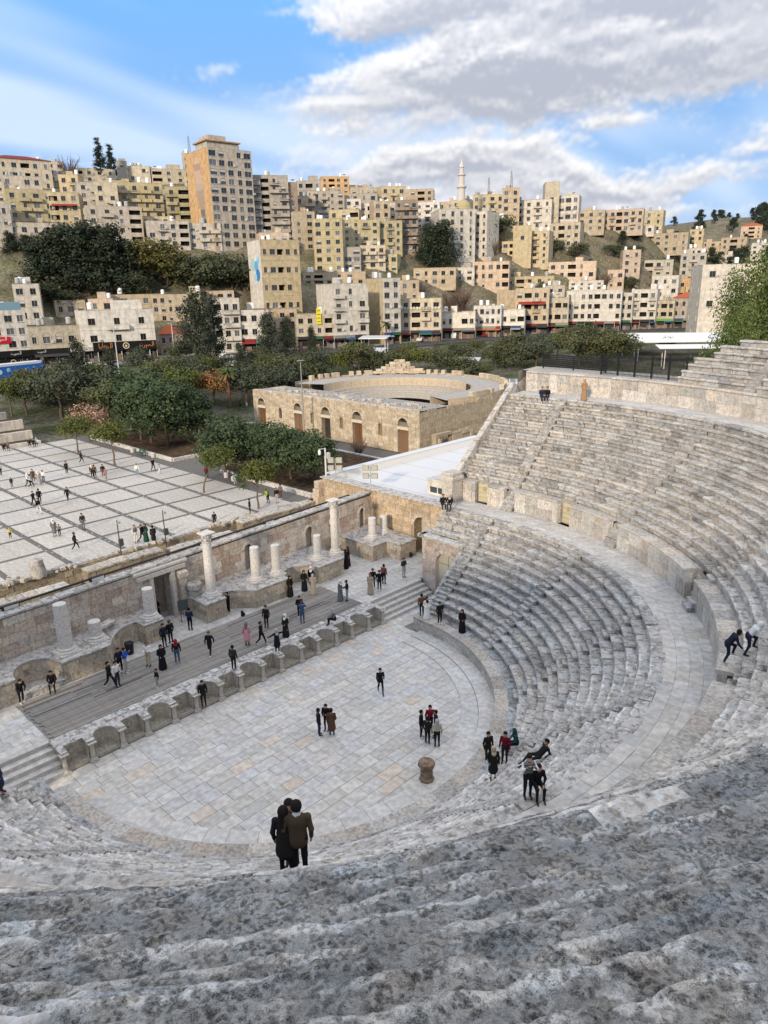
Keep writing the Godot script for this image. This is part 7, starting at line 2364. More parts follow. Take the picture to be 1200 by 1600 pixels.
func build_traffic() -> void:
	var W := Color(0.62, 0.62, 0.62)
	car("white car parked below the gift shop sign", 55.6, -136.0, 0.4, W)
	car("second white car just left of the one below the gift shop", 51.0, -137.5, 0.4, W * 0.9)
	car("white car in the car park right of the very tall dark tree", 81.6, -127.8, 0.2, W)
	car("dark blue car next to the white one in the car park", 86.5, -124.9, 0.2, Color(0.012, 0.018, 0.05))
	car("grey car behind the pointed dark trees", 98.0, -125.0, 0.3, Color(0.16, 0.16, 0.17))
	car("white car before the green shutter shop", 150.8, -122.3, 0.5, W)
	car("silver car before the seven storey block", 122.3, -125.7, 0.3, Color(0.35, 0.35, 0.36))
	car("white van before the low white street house", 166.0, -121.0, 0.6, W, true)
	car("red car by the white shop house with orange awnings", 178.0, -117.5, 0.6, Color(0.2, 0.02, 0.02))
	car("white van before the long white street house", 206.2, -113.3, 0.6, W, true)
	var bx := Vector3(33.5, 0, -137.0)
	var o := thing("bus", "long blue and white bus parked before the black shop signs", "bus", Vector3(bx.x, ground(bx.x, bx.z) + 0.1, bx.z), 0.24)
	var b := MB.new()
	b.slab(Transform3D(Basis(), Vector3(0, 1.75, 0)), Vector3(12.6, 2.7, 2.5), 0.15, Color(0.02, 0.13, 0.42))
	b.slab(Transform3D(Basis(), Vector3(0, 3.05, 0)), Vector3(12.4, 0.3, 2.4), 0.1, W)
	b.box(Transform3D(Basis(), Vector3(-0.2, 2.95, 1.26)), Vector3(12.0, 0.5, 0.02), W)
	put("body", b.mesh(), M.paint, o)
	var d := MB.new()
	for k in 5:
		d.tube(Vector3(-4.0 + k * 2.0, 1.6 + 0.3 * sin(k * 2.0), 1.26), Vector3(-4.0 + k * 2.0, 1.6 + 0.3 * sin(k * 2.0), 1.28), 0.55 - 0.06 * k, 0.5 - 0.06 * k, 7, [W, Color(0.3, 0.5, 0.62), Color(0.45, 0.08, 0.1)][k % 3])
	put("advert_print", d.mesh(), M.paint, o)
	for q in [-4.2, 3.6]:
		for s in [-1.1, 1.1]:
			var t := MB.new()
			t.tube(Vector3(q, 0.45, s - 0.12), Vector3(q, 0.45, s + 0.12), 0.45, 0.45, 14, Color(0.015, 0.015, 0.015))
			put("wheel", t.mesh(), M.paint, o)
	var lb := ["lamp post between the arched shop house and the gift shop", "white lamp post before the gift shop sign", "lamp post in front of the seven storey block", "lamp post before the long white street house"]
	var lp := [[53.0, -128.0], [67.5, -128.0], [128.0, -124.0], [215.0, -109.0]]
	for k in 4:
		var l := thing("street_lamp", lb[k], "street lamp", Vector3(lp[k][0], ground(lp[k][0], lp[k][1]), lp[k][1]), 0.6, "street lamps along the street")
		var m := MB.new()
		m.tube(Vector3.ZERO, Vector3(0, 10, 0), 0.16, 0.09, 8, Color(0.5, 0.5, 0.5))
		m.tube(Vector3(-1.1, 10, 0), Vector3(1.1, 10, 0), 0.06, 0.06, 6, Color(0.5, 0.5, 0.5))
		put("pole", m.mesh(), M.metal, l)
		for s in [-1.3, 1.3]:
			var h := MB.new()
			h.slab(Transform3D(Basis(), Vector3(s, 10, 0)), Vector3(0.7, 0.14, 0.28), 0.03, Color(0.42, 0.42, 0.42))
			put("lamp_head", h.mesh(), M.metal, l)

var protos := {}

func rand_dir() -> Vector3:
	var z := rng.randf_range(-1.0, 1.0)
	var a := rng.randf_range(0, TAU)
	var r := sqrt(1.0 - z * z)
	return Vector3(r * cos(a), z, r * sin(a))

func leaf(mb: MB, p: Vector3, out: Vector3, s: float, c: Color) -> void:
	var nn := (out + rand_dir() * 0.9).normalized()
	var u := nn.cross(rand_dir()).normalized() * s
	var w := nn.cross(u).normalized() * s * rng.randf_range(0.45, 0.7)
	mb.quad(p - u, p - w * 0.9 + u * 0.1, p + u, p + w * 0.9 + u * 0.1, c)

func foliage(lumps: Array, clumps: int, per: int, spread_r: float, size: float, tones: Array, hang := 0.0) -> MB:
	var mb := MB.new()
	var total := 0.0
	for l in lumps:
		total += l[2]
	for l in lumps:
		var n := int(clumps * l[2] / total)
		for k in n:
			var d := rand_dir()
			if d.y < -0.5 and rng.randf() < 0.6:
				d.y = -d.y
			var rr := pow(rng.randf(), 0.35)
			var c: Vector3 = l[0] + d * (l[1] as Vector3) * (0.35 + 0.65 * rr)
			var tone: Color = tones[rng.randi() % tones.size()]
			tone = vary(tone, 0.22)
			for q in per:
				var o := Vector3(rng.randfn(), rng.randfn() * (0.75 + hang), rng.randfn()) * spread_r * 0.55
				if hang > 0.0:
					o.y -= absf(rng.randfn()) * hang * spread_r
				leaf(mb, c + o, (d + o.normalized() * 0.7).normalized(), size * rng.randf_range(0.6, 1.3), vary(tone, 0.16))
	return mb

func limbs(top: float, r: float, first: float, n: int, reach: float, c: Color, lean := Vector3.ZERO) -> MB:
	var mb := MB.new()
	var p := Vector3(0, -0.6, 0)
	var seg := 6
	var pts := [p]
	for k in seg:
		var t := float(k + 1) / seg
		p = Vector3(sin(k * 1.7) * 0.12 * reach * 0.3, top * t, cos(k * 2.3) * 0.12 * reach * 0.3) + lean * t * t
		pts.append(p)
	for k in seg:
		mb.tube(pts[k], pts[k + 1], r * (1.25 if k == 0 else 1.0) * (1.0 - 0.62 * k / seg), r * (1.0 - 0.62 * (k + 1) / seg), 7, c, false)
	for k in n:
		var t := lerpf(first, 0.95, float(k) / maxi(1, n - 1))
		var i := mini(int(t * seg), seg - 1)
		var s: Vector3 = (pts[i] as Vector3).lerp(pts[i + 1], t * seg - i)
		var a := k * 2.4 + rng.randf()
		var e := s + Vector3(cos(a) * reach, reach * rng.randf_range(0.5, 1.0), sin(a) * reach) * rng.randf_range(0.5, 1.0) * (1.2 - 0.6 * t)
		var m := s.lerp(e, 0.5) + Vector3(0, -0.06 * reach, 0)
		mb.tube(s, m, r * 0.42 * (1.1 - t * 0.6), r * 0.28, 5, c, false)
		mb.tube(m, e, r * 0.28, r * 0.1, 5, c, false)
		for q in 2:
			mb.tube(m.lerp(e, 0.4 + 0.3 * q), m.lerp(e, 0.4 + 0.3 * q) + rand_dir() * reach * 0.4 + Vector3(0, reach * 0.2, 0), r * 0.15, r * 0.04, 4, c, false)
	return mb

func tree_proto(sp: String) -> Array:
	var brown := Color(0.11, 0.085, 0.065)
	var dk := [Color(0.028, 0.045, 0.022), Color(0.036, 0.056, 0.026), Color(0.022, 0.036, 0.020), Color(0.05, 0.068, 0.030)]
	match sp:
		"ficus":
			var l := []
			for k in 7:
				var a := TAU * k / 7.0
				l.append([Vector3(cos(a) * 1.7, rng.randf_range(4.2, 5.4), sin(a) * 1.7), Vector3(1.5, rng.randf_range(2.6, 3.4), 1.5), 1.0])
			l.append([Vector3(0, 6.2, 0), Vector3(1.8, 2.7, 1.8), 1.2])
			return [limbs(4.5, 0.22, 0.3, 7, 1.8, brown), foliage(l, 120, 44, 0.8, 0.21, [Color(0.036, 0.058, 0.030), Color(0.048, 0.072, 0.035), Color(0.062, 0.086, 0.040)]), 9.0]
		"dark":
			var l := []
			for k in 6:
				var a := TAU * k / 6.0 + rng.randf()
				l.append([Vector3(cos(a) * 2.0, rng.randf_range(3.4, 5.6), sin(a) * 2.0), Vector3.ONE * rng.randf_range(1.3, 2.0), 1.0])
			l.append([Vector3(0, 5.8, 0), Vector3(1.9, 2.0, 1.9), 1.0])
			var tn: Array = [[Color(0.044, 0.066, 0.030), Color(0.06, 0.082, 0.036)], [Color(0.075, 0.085, 0.036), Color(0.06, 0.07, 0.034), Color(0.09, 0.092, 0.04)], [Color(0.055, 0.068, 0.045), Color(0.07, 0.08, 0.052)]][protos.size() % 3]
			return [limbs(5.0, 0.22, 0.3, 7, 2.2, brown), foliage(l, 92, 34, 0.8, 0.2, tn), 8.0]
		"young", "leaning":
			var ln := Vector3(2.1, 0, 0.5) if sp == "leaning" else Vector3.ZERO
			var l := []
			for k in 6:
				var a := TAU * k / 6.0
				l.append([ln + Vector3(cos(a) * 1.2, rng.randf_range(3.5, 4.6), sin(a) * 1.2), Vector3(1.15, 0.95, 1.15), 1.0])
			l.append([ln + Vector3(0, 4.8, 0), Vector3(1.3, 1.1, 1.3), 1.0])
			var tn := [Color(0.085, 0.10, 0.025), Color(0.065, 0.085, 0.026), Color(0.105, 0.11, 0.028)] if rng.randf() < 0.6 or sp == "leaning" else [Color(0.04, 0.065, 0.026), Color(0.05, 0.08, 0.03)]
			return [limbs(4.0, 0.13, 0.55, 6, 1.3, Color(0.17, 0.13, 0.10), ln), foliage(l, 80, 34, 0.6, 0.15, tn), 6.0]
		"casuarina":
			var l := []
			for k in 16:
				var t := k / 15.0
				var a := k * 2.4
				var r := 2.6 * (1.0 - t) * (0.5 + 0.5 * rng.randf()) + 0.5
				l.append([Vector3(cos(a) * r, 3.2 + 12.0 * t, sin(a) * r), Vector3(1.2, 1.5, 1.2), 1.0])
			return [limbs(14.5, 0.3, 0.2, 14, 2.2, brown), foliage(l, 150, 34, 0.85, 0.22, [Color(0.030, 0.040, 0.026), Color(0.040, 0.052, 0.032), Color(0.05, 0.058, 0.04)], 0.3), 16.0]
		"pinkish":
			var l := [[Vector3(0, 4.2, 0), Vector3(2.2, 1.5, 2.2), 1.0], [Vector3(1.3, 3.4, 0.4), Vector3(1.2, 1.0, 1.2), 0.5]]
			return [limbs(4.4, 0.13, 0.3, 12, 2.0, Color(0.16, 0.12, 0.10)), foliage(l, 60, 20, 0.5, 0.14, [Color(0.34, 0.20, 0.14), Color(0.28, 0.17, 0.11), Color(0.40, 0.27, 0.2)]), 6.0]
		"dry":
			var l := []
			for k in 6:
				var a := TAU * k / 6.0
				l.append([Vector3(cos(a) * 1.6, rng.randf_range(2.8, 4.8), sin(a) * 1.6), Vector3.ONE * 1.5, 1.0])
			return [limbs(5.0, 0.18, 0.3, 8, 2.0, brown), foliage(l, 90, 34, 0.75, 0.18, [Color(0.20, 0.10, 0.035), Color(0.16, 0.085, 0.035), Color(0.24, 0.13, 0.05)]), 7.0]
		"bare":
			var mb := MB.new()
			for k in 60:
				var a := rng.randf_range(0, TAU)
				var e := Vector3(cos(a) * rng.randf_range(0.5, 2.6), rng.randf_range(2.5, 5.8), sin(a) * rng.randf_range(0.5, 2.6))
				var m := Vector3(e.x * 0.4, e.y * 0.5, e.z * 0.4)
				mb.tube(Vector3(cos(a) * 0.15, -0.3, sin(a) * 0.15), m, 0.06, 0.045, 4, Color(0.15, 0.105, 0.08), false)
				mb.tube(m, e, 0.045, 0.02, 4, Color(0.17, 0.115, 0.09), false)
				for q in 5:
					var s := m.lerp(e, rng.randf_range(0.2, 0.9))
					mb.tube(s, s + (rand_dir() * 0.6 + (e - m).normalized() * 0.7), 0.022, 0.012, 3, Color(0.19, 0.125, 0.10), false)
			return [limbs(2.5, 0.16, 0.3, 5, 1.4, Color(0.13, 0.10, 0.08)), mb, 6.0]
		"olive":
			var l := []
			for k in 6:
				var a := TAU * k / 6.0 + rng.randf()
				l.append([Vector3(cos(a) * 2.0, rng.randf_range(1.8, 4.2), sin(a) * 2.0), Vector3.ONE * rng.randf_range(1.2, 1.9), 1.0])
			l.append([Vector3(0, 4.2, 0), Vector3(1.8, 1.6, 1.8), 1.0])
			return [limbs(3.4, 0.2, 0.2, 6, 2.0, brown), foliage(l, 90, 34, 0.8, 0.22, [Color(0.048, 0.058, 0.034), Color(0.062, 0.070, 0.040), Color(0.075, 0.080, 0.040)]), 6.0]
		"pinew":
			var l := []
			for k in 9:
				var t := k / 8.0
				var a := k * 2.4
				var r := 3.4 * (1.0 - 0.75 * t)
				l.append([Vector3(cos(a) * r * 0.7, 4.0 + 8.6 * t, sin(a) * r * 0.7), Vector3(2.3, 1.9, 2.3) * (1.0 - 0.4 * t), 1.0])
			return [limbs(12.0, 0.35, 0.2, 9, 2.8, brown), foliage(l, 130, 36, 1.2, 0.3, [Color(0.020, 0.030, 0.019), Color(0.030, 0.042, 0.026), Color(0.038, 0.046, 0.028)]), 14.0]
		"yellowish":
			var l := []
			for k in 7:
				var a := TAU * k / 7.0
				l.append([Vector3(cos(a) * 2.2, rng.randf_range(3.6, 7.2), sin(a) * 2.2), Vector3.ONE * 1.9, 1.0])
			return [limbs(6.5, 0.25, 0.2, 8, 2.4, brown), foliage(l, 100, 36, 1.0, 0.26, [Color(0.085, 0.080, 0.024), Color(0.055, 0.062, 0.024), Color(0.11, 0.095, 0.03)]), 10.0]
		"cypress":
			var l := []
			for k in 8:
				var t := k / 7.0
				l.append([Vector3(sin(k * 2.0) * 0.3, 1.6 + 9.6 * t, cos(k * 2.0) * 0.3), Vector3(1.9, 1.4, 1.9) * (1.0 - 0.82 * t), 1.2 - t])
			return [limbs(11.0, 0.25, 0.2, 8, 0.8, brown), foliage(l, 120, 34, 0.6, 0.22, [Color(0.020, 0.030, 0.022), Color(0.028, 0.040, 0.028)]), 12.0]
		"pepper":
			var l := []
			for k in 13:
				var t := k / 12.0
				var a := k * 2.4
				var r := 3.4 * (1.0 - 0.7 * t) * rng.randf_range(0.6, 1.0)
				l.append([Vector3(cos(a) * r, 5.0 + 12.0 * t, sin(a) * r), Vector3(1.6, 2.0, 1.6), 1.0])
			return [limbs(15.0, 0.3, 0.25, 12, 3.0, Color(0.15, 0.12, 0.10)), foliage(l, 220, 44, 0.95, 0.17, [Color(0.10, 0.135, 0.035), Color(0.08, 0.115, 0.034), Color(0.13, 0.155, 0.04), Color(0.065, 0.09, 0.034)], 0.7), 18.0]
		"wood":
			var l := []
			for k in 5:
				var t := k / 4.0
				l.append([Vector3(sin(k * 2.2) * 1.4 * (1 - t), 3.0 + 5.6 * t, cos(k * 2.2) * 1.4 * (1 - t)), Vector3(2.4, 1.8, 2.4) * (1.0 - 0.6 * t), 1.0])
			return [limbs(8.0, 0.3, 0.2, 4, 1.6, brown), foliage(l, 60, 22, 1.1, 0.42, [Color(0.024, 0.036, 0.024), Color(0.034, 0.046, 0.030)]), 10.0]
		"palm":
			var mb := MB.new()
			for k in 42:
				var a := TAU * k / 42.0 * 5.0 + rng.randf_range(-0.1, 0.1)
				var up := rng.randf_range(-0.5, 1.1)
				var p := Vector3(0, 7.6, 0)
				var d := Vector3(cos(a), up, sin(a)).normalized()
				for q in 6:
					var e := p + d * 0.42
					d = (d + Vector3(0, -0.16, 0)).normalized()
					var side := d.cross(Vector3.UP).normalized() * (0.34 - 0.045 * q)
					var c := vary(Color(0.06, 0.085, 0.025) if up > -0.1 else Color(0.17, 0.12, 0.05), 0.2)
					mb.quad(p - side - Vector3(0, 0.1, 0), p, e, e - side * 0.8 - Vector3(0, 0.1, 0), c)
					mb.quad(p, p + side - Vector3(0, 0.1, 0), e + side * 0.8 - Vector3(0, 0.1, 0), e, c)
					p = e
			var tr := MB.new()
			for k in 12:
				tr.tube(Vector3(0, -0.5 + k * 0.68, 0), Vector3(0, -0.5 + (k + 1) * 0.68, 0), 0.36 - 0.006 * k, 0.30 - 0.006 * k, 9, vary(Color(0.16, 0.09, 0.06), 0.15), false)
			return [tr, mb, 9.0]
	return []

func tree(sp: String, label: String, x: float, y: float, z: float, h: float, w: float) -> void:
	var key := sp + str(rng.randi() % 3)
	if not protos.has(key):
		var p := tree_proto(sp)
		protos[key] = [(p[0] as MB).mesh(), (p[1] as MB).mesh(), p[2]]
	var q: Array = protos[key]
	var s: float = h / float(q[2])
	var called: String = {"palm": "palm_tree", "cypress": "cypress_tree", "bare": "bare_tree", "olive": "bush"}.get(sp, "tree")
	var group: String = {"ficus": "trees of the plaza beds", "dark": "dark trees of the park and street", "pepper": "pepper trees", "wood": "trees of the far wood"}.get(sp, "")
	var turn := 0.0 if sp == "leaning" else rng.randf_range(0, TAU)
	if sp in ["pinew", "yellowish", "olive"]:
		y -= h * 0.16
		h *= 1.16
		s *= 1.16
	var o := thing(called, label, "bush" if called == "bush" else "tree", Vector3(x, y, z), turn, group)
	o.scale = Vector3(s * w, s, s * w)
	put("trunk", q[0], M.bark, o)
	put("branches" if sp == "bare" else "crown", q[1], M.bark if sp == "bare" else M.leaf, o)

func build_trees() -> void:
	tree("young", "young tree with dark round crown at the far end of the plaza", 19.2, 2.0, -73.3, 5.7, 1.15)
	tree("young", "young yellow green tree on the plaza beside the L-shaped bed", 19.3, 1.9, -61.9, 6.3, 1.10)
	tree("leaning", "young tree with a strongly leaning trunk on the plaza", 19.5, 2.0, -39.9, 5.4, 1.00)
	tree("young", "young green tree on the plaza near the person in a yellow vest", 19.8, 2.0, -29.6, 5.5, 1.00)
	tree("ficus", "dense dark tree in the L-shaped bed at its front corner", 30.0, 1.9, -66.6, 10.2, 1.10)
	tree("ficus", "dense dark tree in the L-shaped bed second along the plaza side", 29.7, 1.9, -70.8, 10.4, 1.10)
	tree("ficus", "dense dark tree in the L-shaped bed at the left end beside the green bench", 29.7, 2.0, -74.1, 9.9, 1.10)
	tree("ficus", "dense dark tree in the L-shaped bed in the front row next to the corner", 32.6, 1.9, -66.9, 9.1, 1.10)
	tree("ficus", "dense dark tree in the L-shaped bed at its right end", 35.5, 2.0, -67.0, 7.6, 1.10)
	tree("ficus", "dense dark tree in the L-shaped bed in the middle row above the bench", 36.0, 2.0, -82.1, 10.5, 1.10)
	tree("ficus", "dense dark tree in the L-shaped bed in the middle row behind the corner", 39.1, 2.0, -79.9, 8.8, 1.10)
	tree("ficus", "dense dark tree in the L-shaped bed at the far left side", 34.6, 2.0, -87.3, 10.3, 1.10)
	tree("ficus", "dense dark tree in the L-shaped bed at the back right", 41.6, 1.9, -79.0, 6.9, 1.10)
	tree("ficus", "dark bushy tree of the second bed beside the leaning young tree", 25.5, 2.0, -44.4, 7.7, 1.21)
	tree("ficus", "dark bushy tree of the second bed behind the seated visitor on the bench", 28.2, 1.9, -43.8, 6.3, 1.21)
	tree("ficus", "dark bushy tree of the second bed behind the person in the yellow vest", 28.8, 1.9, -39.1, 7.2, 1.21)
	tree("ficus", "dark bushy tree of the second bed next to the golden wall corner tree", 29.4, 2.0, -36.1, 6.7, 1.21)
	tree("ficus", "dark bushy tree of the second bed right beside the golden wall end", 30.7, 1.9, -33.2, 6.7, 1.21)
	tree("ficus", "dark bushy tree of the second bed in the back row below the odeon", 33.7, 2.0, -43.5, 5.8, 1.21)
	tree("ficus", "dark bushy tree of the second bed at the far left of the second bed", 35.3, 2.0, -55.9, 5.3, 1.21)
	tree("ficus", "dark bushy tree of the second bed in the back row below the first door", 35.1, 1.9, -50.0, 5.2, 1.21)
	tree("bare", "large leafless brown shrub in front of the last two odeon doors", 44.7, 1.9, -40.1, 2.7, 1.50)
	tree("young", "yellow green tree at the left picture edge by the lane", 22.5, 3.4, -109.3, 7.2, 1.10)
	tree("dark", "small dark tree beside the lane at the left edge", 24.9, 3.4, -108.5, 8.9, 0.88)
	tree("dark", "broad dark tree in front of the blue banner", 28.5, 2.8, -101.4, 11.1, 1.21)
	tree("casuarina", "tall dark tree standing before the cream arched shop house", 34.8, 3.4, -105.3, 12.9, 1.00)
	tree("dark", "dark tree behind the pinkish bare tree", 36.9, 3.3, -103.3, 7.4, 1.10)
	tree("pinkish", "dry pinkish tree between the two young plaza trees", 24.3, 2.0, -81.0, 6.3, 1.20)
	tree("dark", "dense tree behind the dark grove beside the lane", 37.4, 2.7, -96.5, 9.4, 1.32)
	tree("dark", "dark tree near the flat shelters by the lane", 43.4, 3.1, -97.4, 6.8, 0.99)
	tree("young", "round yellow green tree below the flat shelters", 48.0, 2.9, -93.2, 8.3, 1.30)
	tree("dry", "brown leaved tree next to the palm", 55.1, 3.1, -92.5, 7.2, 1.30)
	tree("palm", "palm with a stout trunk beside the brown tree", 55.7, 2.7, -88.0, 8.1, 1.00)
	tree("dark", "dark hedge tree left of the odeon corner", 60.4, 3.0, -89.0, 8.2, 1.32)
	tree("dark", "dark hedge tree behind the odeon corner", 64.3, 3.2, -88.7, 7.2, 1.32)
	tree("dark", "dark hedge tree behind the odeon roof edge", 69.4, 3.5, -89.3, 6.8, 1.32)
	tree("casuarina", "very tall dark loose tree before the orange tiled house", 65.0, 6.1, -113.4, 18.4, 1.25)
	tree("casuarina", "tall grey green tree right of the very tall dark one", 71.9, 6.7, -116.7, 16.3, 0.90)
	tree("dark", "dark shrub tree at the foot of the very tall tree", 65.3, 7.0, -121.4, 7.4, 1.10)
	tree("dark", "dark tree by the flat shelters on the street side", 55.2, 6.5, -121.7, 7.1, 1.10)
	tree("casuarina", "pointed dark tree left of the seven storey block", 77.7, 5.5, -103.6, 13.9, 1.30)
	tree("casuarina", "second pointed dark tree left of the seven storey block", 82.9, 5.7, -103.5, 12.7, 1.10)
	tree("casuarina", "slim dark tree near the yellow shop sign", 89.6, 5.9, -102.5, 10.2, 0.80)
	tree("dark", "dark town tree left of the blue banner lane", 29.9, 4.6, -115.8, 7.3, 1.26)
	tree("olive", "grey green town tree right beside the broad dark tree at the lane", 30.9, 4.0, -111.7, 6.6, 1.15)
	tree("dark", "dark town tree below the arched shop house", 34.5, 4.1, -111.3, 8.3, 1.26)
	tree("young", "yellow green town tree left of the tall tree before the arched shop house", 39.8, 4.5, -111.9, 7.2, 1.15)
	tree("casuarina", "tall dark town tree below the gift shop sign", 44.2, 4.9, -113.7, 8.8, 1.15)
	tree("dark", "dark town tree between the two lane shelters", 51.0, 4.3, -105.3, 8.4, 1.26)
	tree("olive", "grey green town tree right behind the lane shelters", 55.8, 5.0, -109.5, 6.9, 1.15)
	tree("dark", "dark town tree left of the very tall loose tree", 57.1, 4.5, -104.1, 7.7, 1.26)
	tree("young", "yellow green town tree at the foot of the grey green tall tree", 61.8, 4.9, -106.0, 6.7, 1.15)
	tree("casuarina", "tall dark town tree behind the palm crown", 67.9, 4.7, -100.8, 9.0, 1.15)
	tree("dark", "dark town tree left of the pointed dark trees", 72.5, 5.0, -101.9, 7.9, 1.26)
	tree("olive", "grey green town tree behind the brown leaved tree", 65.6, 5.1, -106.0, 6.6, 1.15)
	tree("dark", "dark town tree just above the odeon left corner", 71.3, 4.3, -96.6, 7.7, 1.26)
	tree("young", "yellow green town tree in the middle behind the first grove", 43.8, 3.8, -105.1, 5.8, 1.15)
	tree("casuarina", "tall dark town tree behind the pinkish tree on the left", 31.3, 2.7, -99.2, 7.9, 1.15)
	tree("dark", "dark town tree behind the pinkish tree on the right", 31.8, 2.1, -89.7, 8.4, 1.26)
	tree("olive", "grey green town tree behind the odeon roof lamp", 73.8, 3.9, -91.5, 6.8, 1.15)
	tree("dark", "dark town tree behind the first third of the odeon roof", 77.8, 4.1, -90.9, 7.7, 1.26)
	tree("young", "park tree with yellowish leaves behind the solar shelters", 133.6, 5.4, -66.1, 3.7, 1.15)
	tree("young", "yellow green park tree behind the slatted shelter", 144.4, 5.7, -61.6, 2.7, 1.15)
	tree("dark", "dark park tree just left of the slat fence", 108.9, 3.7, -66.9, 4.5, 1.26)
	tree("olive", "grey green park tree behind the left end of the odeon roof", 78.7, 4.5, -94.7, 7.8, 1.15)
	tree("dark", "dark park tree in front of the seven storey block", 86.2, 5.1, -96.3, 7.5, 1.26)
	tree("young", "yellow green park tree below the seven storey block shop signs", 87.5, 4.6, -91.1, 6.6, 1.15)
	tree("dark", "dark park tree below the block with the bright yellow side wall", 92.0, 4.8, -89.0, 9.0, 1.26)
	tree("olive", "grey green park tree left above the ruined gable", 96.2, 4.8, -87.0, 6.0, 1.15)
	tree("dark", "dark park tree right behind the ruined gable tip", 99.7, 4.6, -84.1, 7.5, 1.26)
	tree("young", "yellow green park tree right of the ruined gable", 102.6, 4.3, -80.1, 7.4, 1.15)
	tree("dark", "dark park tree above the grey shelter roof", 104.9, 4.0, -75.2, 8.2, 1.26)
	tree("olive", "grey green park tree close to the slat fence corner", 105.5, 3.6, -69.7, 6.2, 1.15)
	tree("dark", "dark park tree near the street palm", 100.1, 6.0, -97.9, 7.1, 1.26)
	tree("young", "yellow green park tree before the green shutter shop", 111.9, 5.8, -91.5, 6.0, 1.15)
	tree("dark", "dark park tree before the white shop house", 125.4, 5.1, -74.8, 7.1, 1.26)
	tree("olive", "grey green park tree before the red awning house", 130.2, 5.3, -72.3, 8.4, 1.15)
	tree("dark", "dark park tree before the cream street house", 130.1, 5.2, -66.1, 8.7, 1.26)
	tree("young", "yellow green park tree at the left end of the long white street house", 138.7, 5.6, -65.6, 7.7, 1.15)
	tree("dark", "dark park tree before the middle of the long white street house", 138.4, 5.3, -59.1, 11.0, 1.26)
	tree("olive", "grey green park tree before the right end of the long white street house", 145.3, 5.5, -56.8, 8.7, 1.15)
	tree("dark", "dark park tree beside the wide white canopy", 141.7, 5.1, -50.6, 9.4, 1.26)
	tree("young", "yellow green park tree right of the white canopy", 164.1, 5.7, -48.6, 5.5, 1.15)
	tree("dark", "dark park tree at the street bend", 133.8, 6.3, -87.1, 5.3, 1.26)
	tree("olive", "grey green park tree before the scalloped shop house", 122.8, 5.6, -84.9, 5.4, 1.15)
	tree("dry", "reddish brown tree near the white canopy roof", 173.7, 6.5, -60.2, 6.3, 1.20)
	tree("palm", "small street palm before the bright yellow side wall", 133.4, 8.5, -120.4, 7.4, 0.90)
	tree("olive", "low bush at the left end of the hillside wood", 59.7, 23.4, -185.8, 7.2, 1.25)
	tree("pinew", "dark tree at the left end of the hillside wood", 62.4, 24.8, -187.4, 15.5, 1.25)
	tree("pinew", "tall dark tree in the left part of the hillside wood", 67.8, 25.0, -185.8, 18.8, 1.25)
	tree("pinew", "tallest dark tree of the hillside wood", 73.8, 25.3, -184.3, 19.7, 1.25)
	tree("pinew", "dark tree right of the tallest in the hillside wood", 79.4, 25.1, -181.7, 19.2, 1.25)
	tree("pinew", "dark tree in the middle of the hillside wood", 85.3, 26.2, -181.0, 14.5, 1.25)
	tree("yellowish", "yellowing tree in the middle of the hillside wood", 91.8, 26.8, -179.3, 15.0, 1.25)
	tree("yellowish", "second yellowing tree of the hillside wood", 96.3, 27.5, -178.5, 13.4, 1.25)
	tree("olive", "grey green tree right of the yellowing trees", 101.7, 25.8, -173.6, 9.8, 1.25)
	tree("olive", "grey green tree below the stacked balcony house", 107.7, 26.1, -172.2, 11.0, 1.25)
	tree("olive", "grey green tree next to the mural block", 113.6, 25.6, -169.6, 10.7, 1.25)
	tree("olive", "low bush at the foot of the mural wall", 118.1, 24.9, -167.0, 6.8, 1.25)
	tree("olive", "green bush below the yellowing trees", 85.4, 24.3, -177.6, 6.7, 1.25)
	tree("olive", "low green bush on the slope under the wood", 63.7, 21.6, -181.5, 6.9, 1.25)
	tree("olive", "bush under the tan retaining wall", 109.2, 30.1, -178.4, 6.2, 1.25)
	tree("pinew", "small dark tree at the foot of the left edge house", 62.3, 36.8, -207.7, 6.5, 1.25)
	tree("pinew", "second small dark tree by the arcaded row house", 66.3, 36.8, -206.3, 5.8, 1.25)
	tree("pinew", "left half of the big dark pine beside the mosque building", 190.3, 32.1, -152.3, 14.7, 1.25)
	tree("pinew", "big dark pine beside the mosque building", 195.3, 31.6, -150.3, 16.8, 1.25)
	tree("olive", "dark green bush beside the mosque building wing", 231.4, 42.5, -154.4, 10.5, 1.25)
	tree("bare", "bare bush below the mosque wing", 224.8, 36.6, -148.2, 6.7, 1.25)
	tree("cypress", "dense cypress bush before the rock face", 252.2, 26.1, -120.9, 8.8, 1.25)
	tree("olive", "bush at the foot of the white office block", 255.1, 38.7, -138.7, 5.0, 1.25)
	tree("olive", "bush on the cliff under the tan houses", 261.4, 36.5, -132.0, 5.6, 1.25)
	tree("pinew", "dark tree under the cliff edge apartment house", 286.3, 41.3, -124.8, 5.7, 1.25)
	tree("olive", "small bush on the cliff ledge", 275.9, 36.4, -123.3, 5.1, 1.25)
	tree("olive", "bush on the upper cliff at the right", 285.0, 35.8, -118.5, 5.2, 1.25)
	tree("bare", "brown bare tree on the green slope", 178.3, 15.6, -133.1, 9.0, 1.25)
	tree("bare", "second brown bare tree on the green slope", 184.7, 16.3, -132.4, 9.1, 1.25)
	tree("olive", "small dark bush on the lower cliff", 265.5, 23.2, -109.3, 4.5, 1.25)
	tree("bare", "grey bare bush beside the peach house", 255.7, 23.9, -115.5, 5.7, 1.25)
	tree("cypress", "left one of the two dark cypress trees on the skyline", 121.6, 71.9, -265.7, 12.5, 1.25)
	tree("cypress", "right one of the two dark cypress trees on the skyline", 134.1, 72.9, -281.3, 12.8, 1.25)
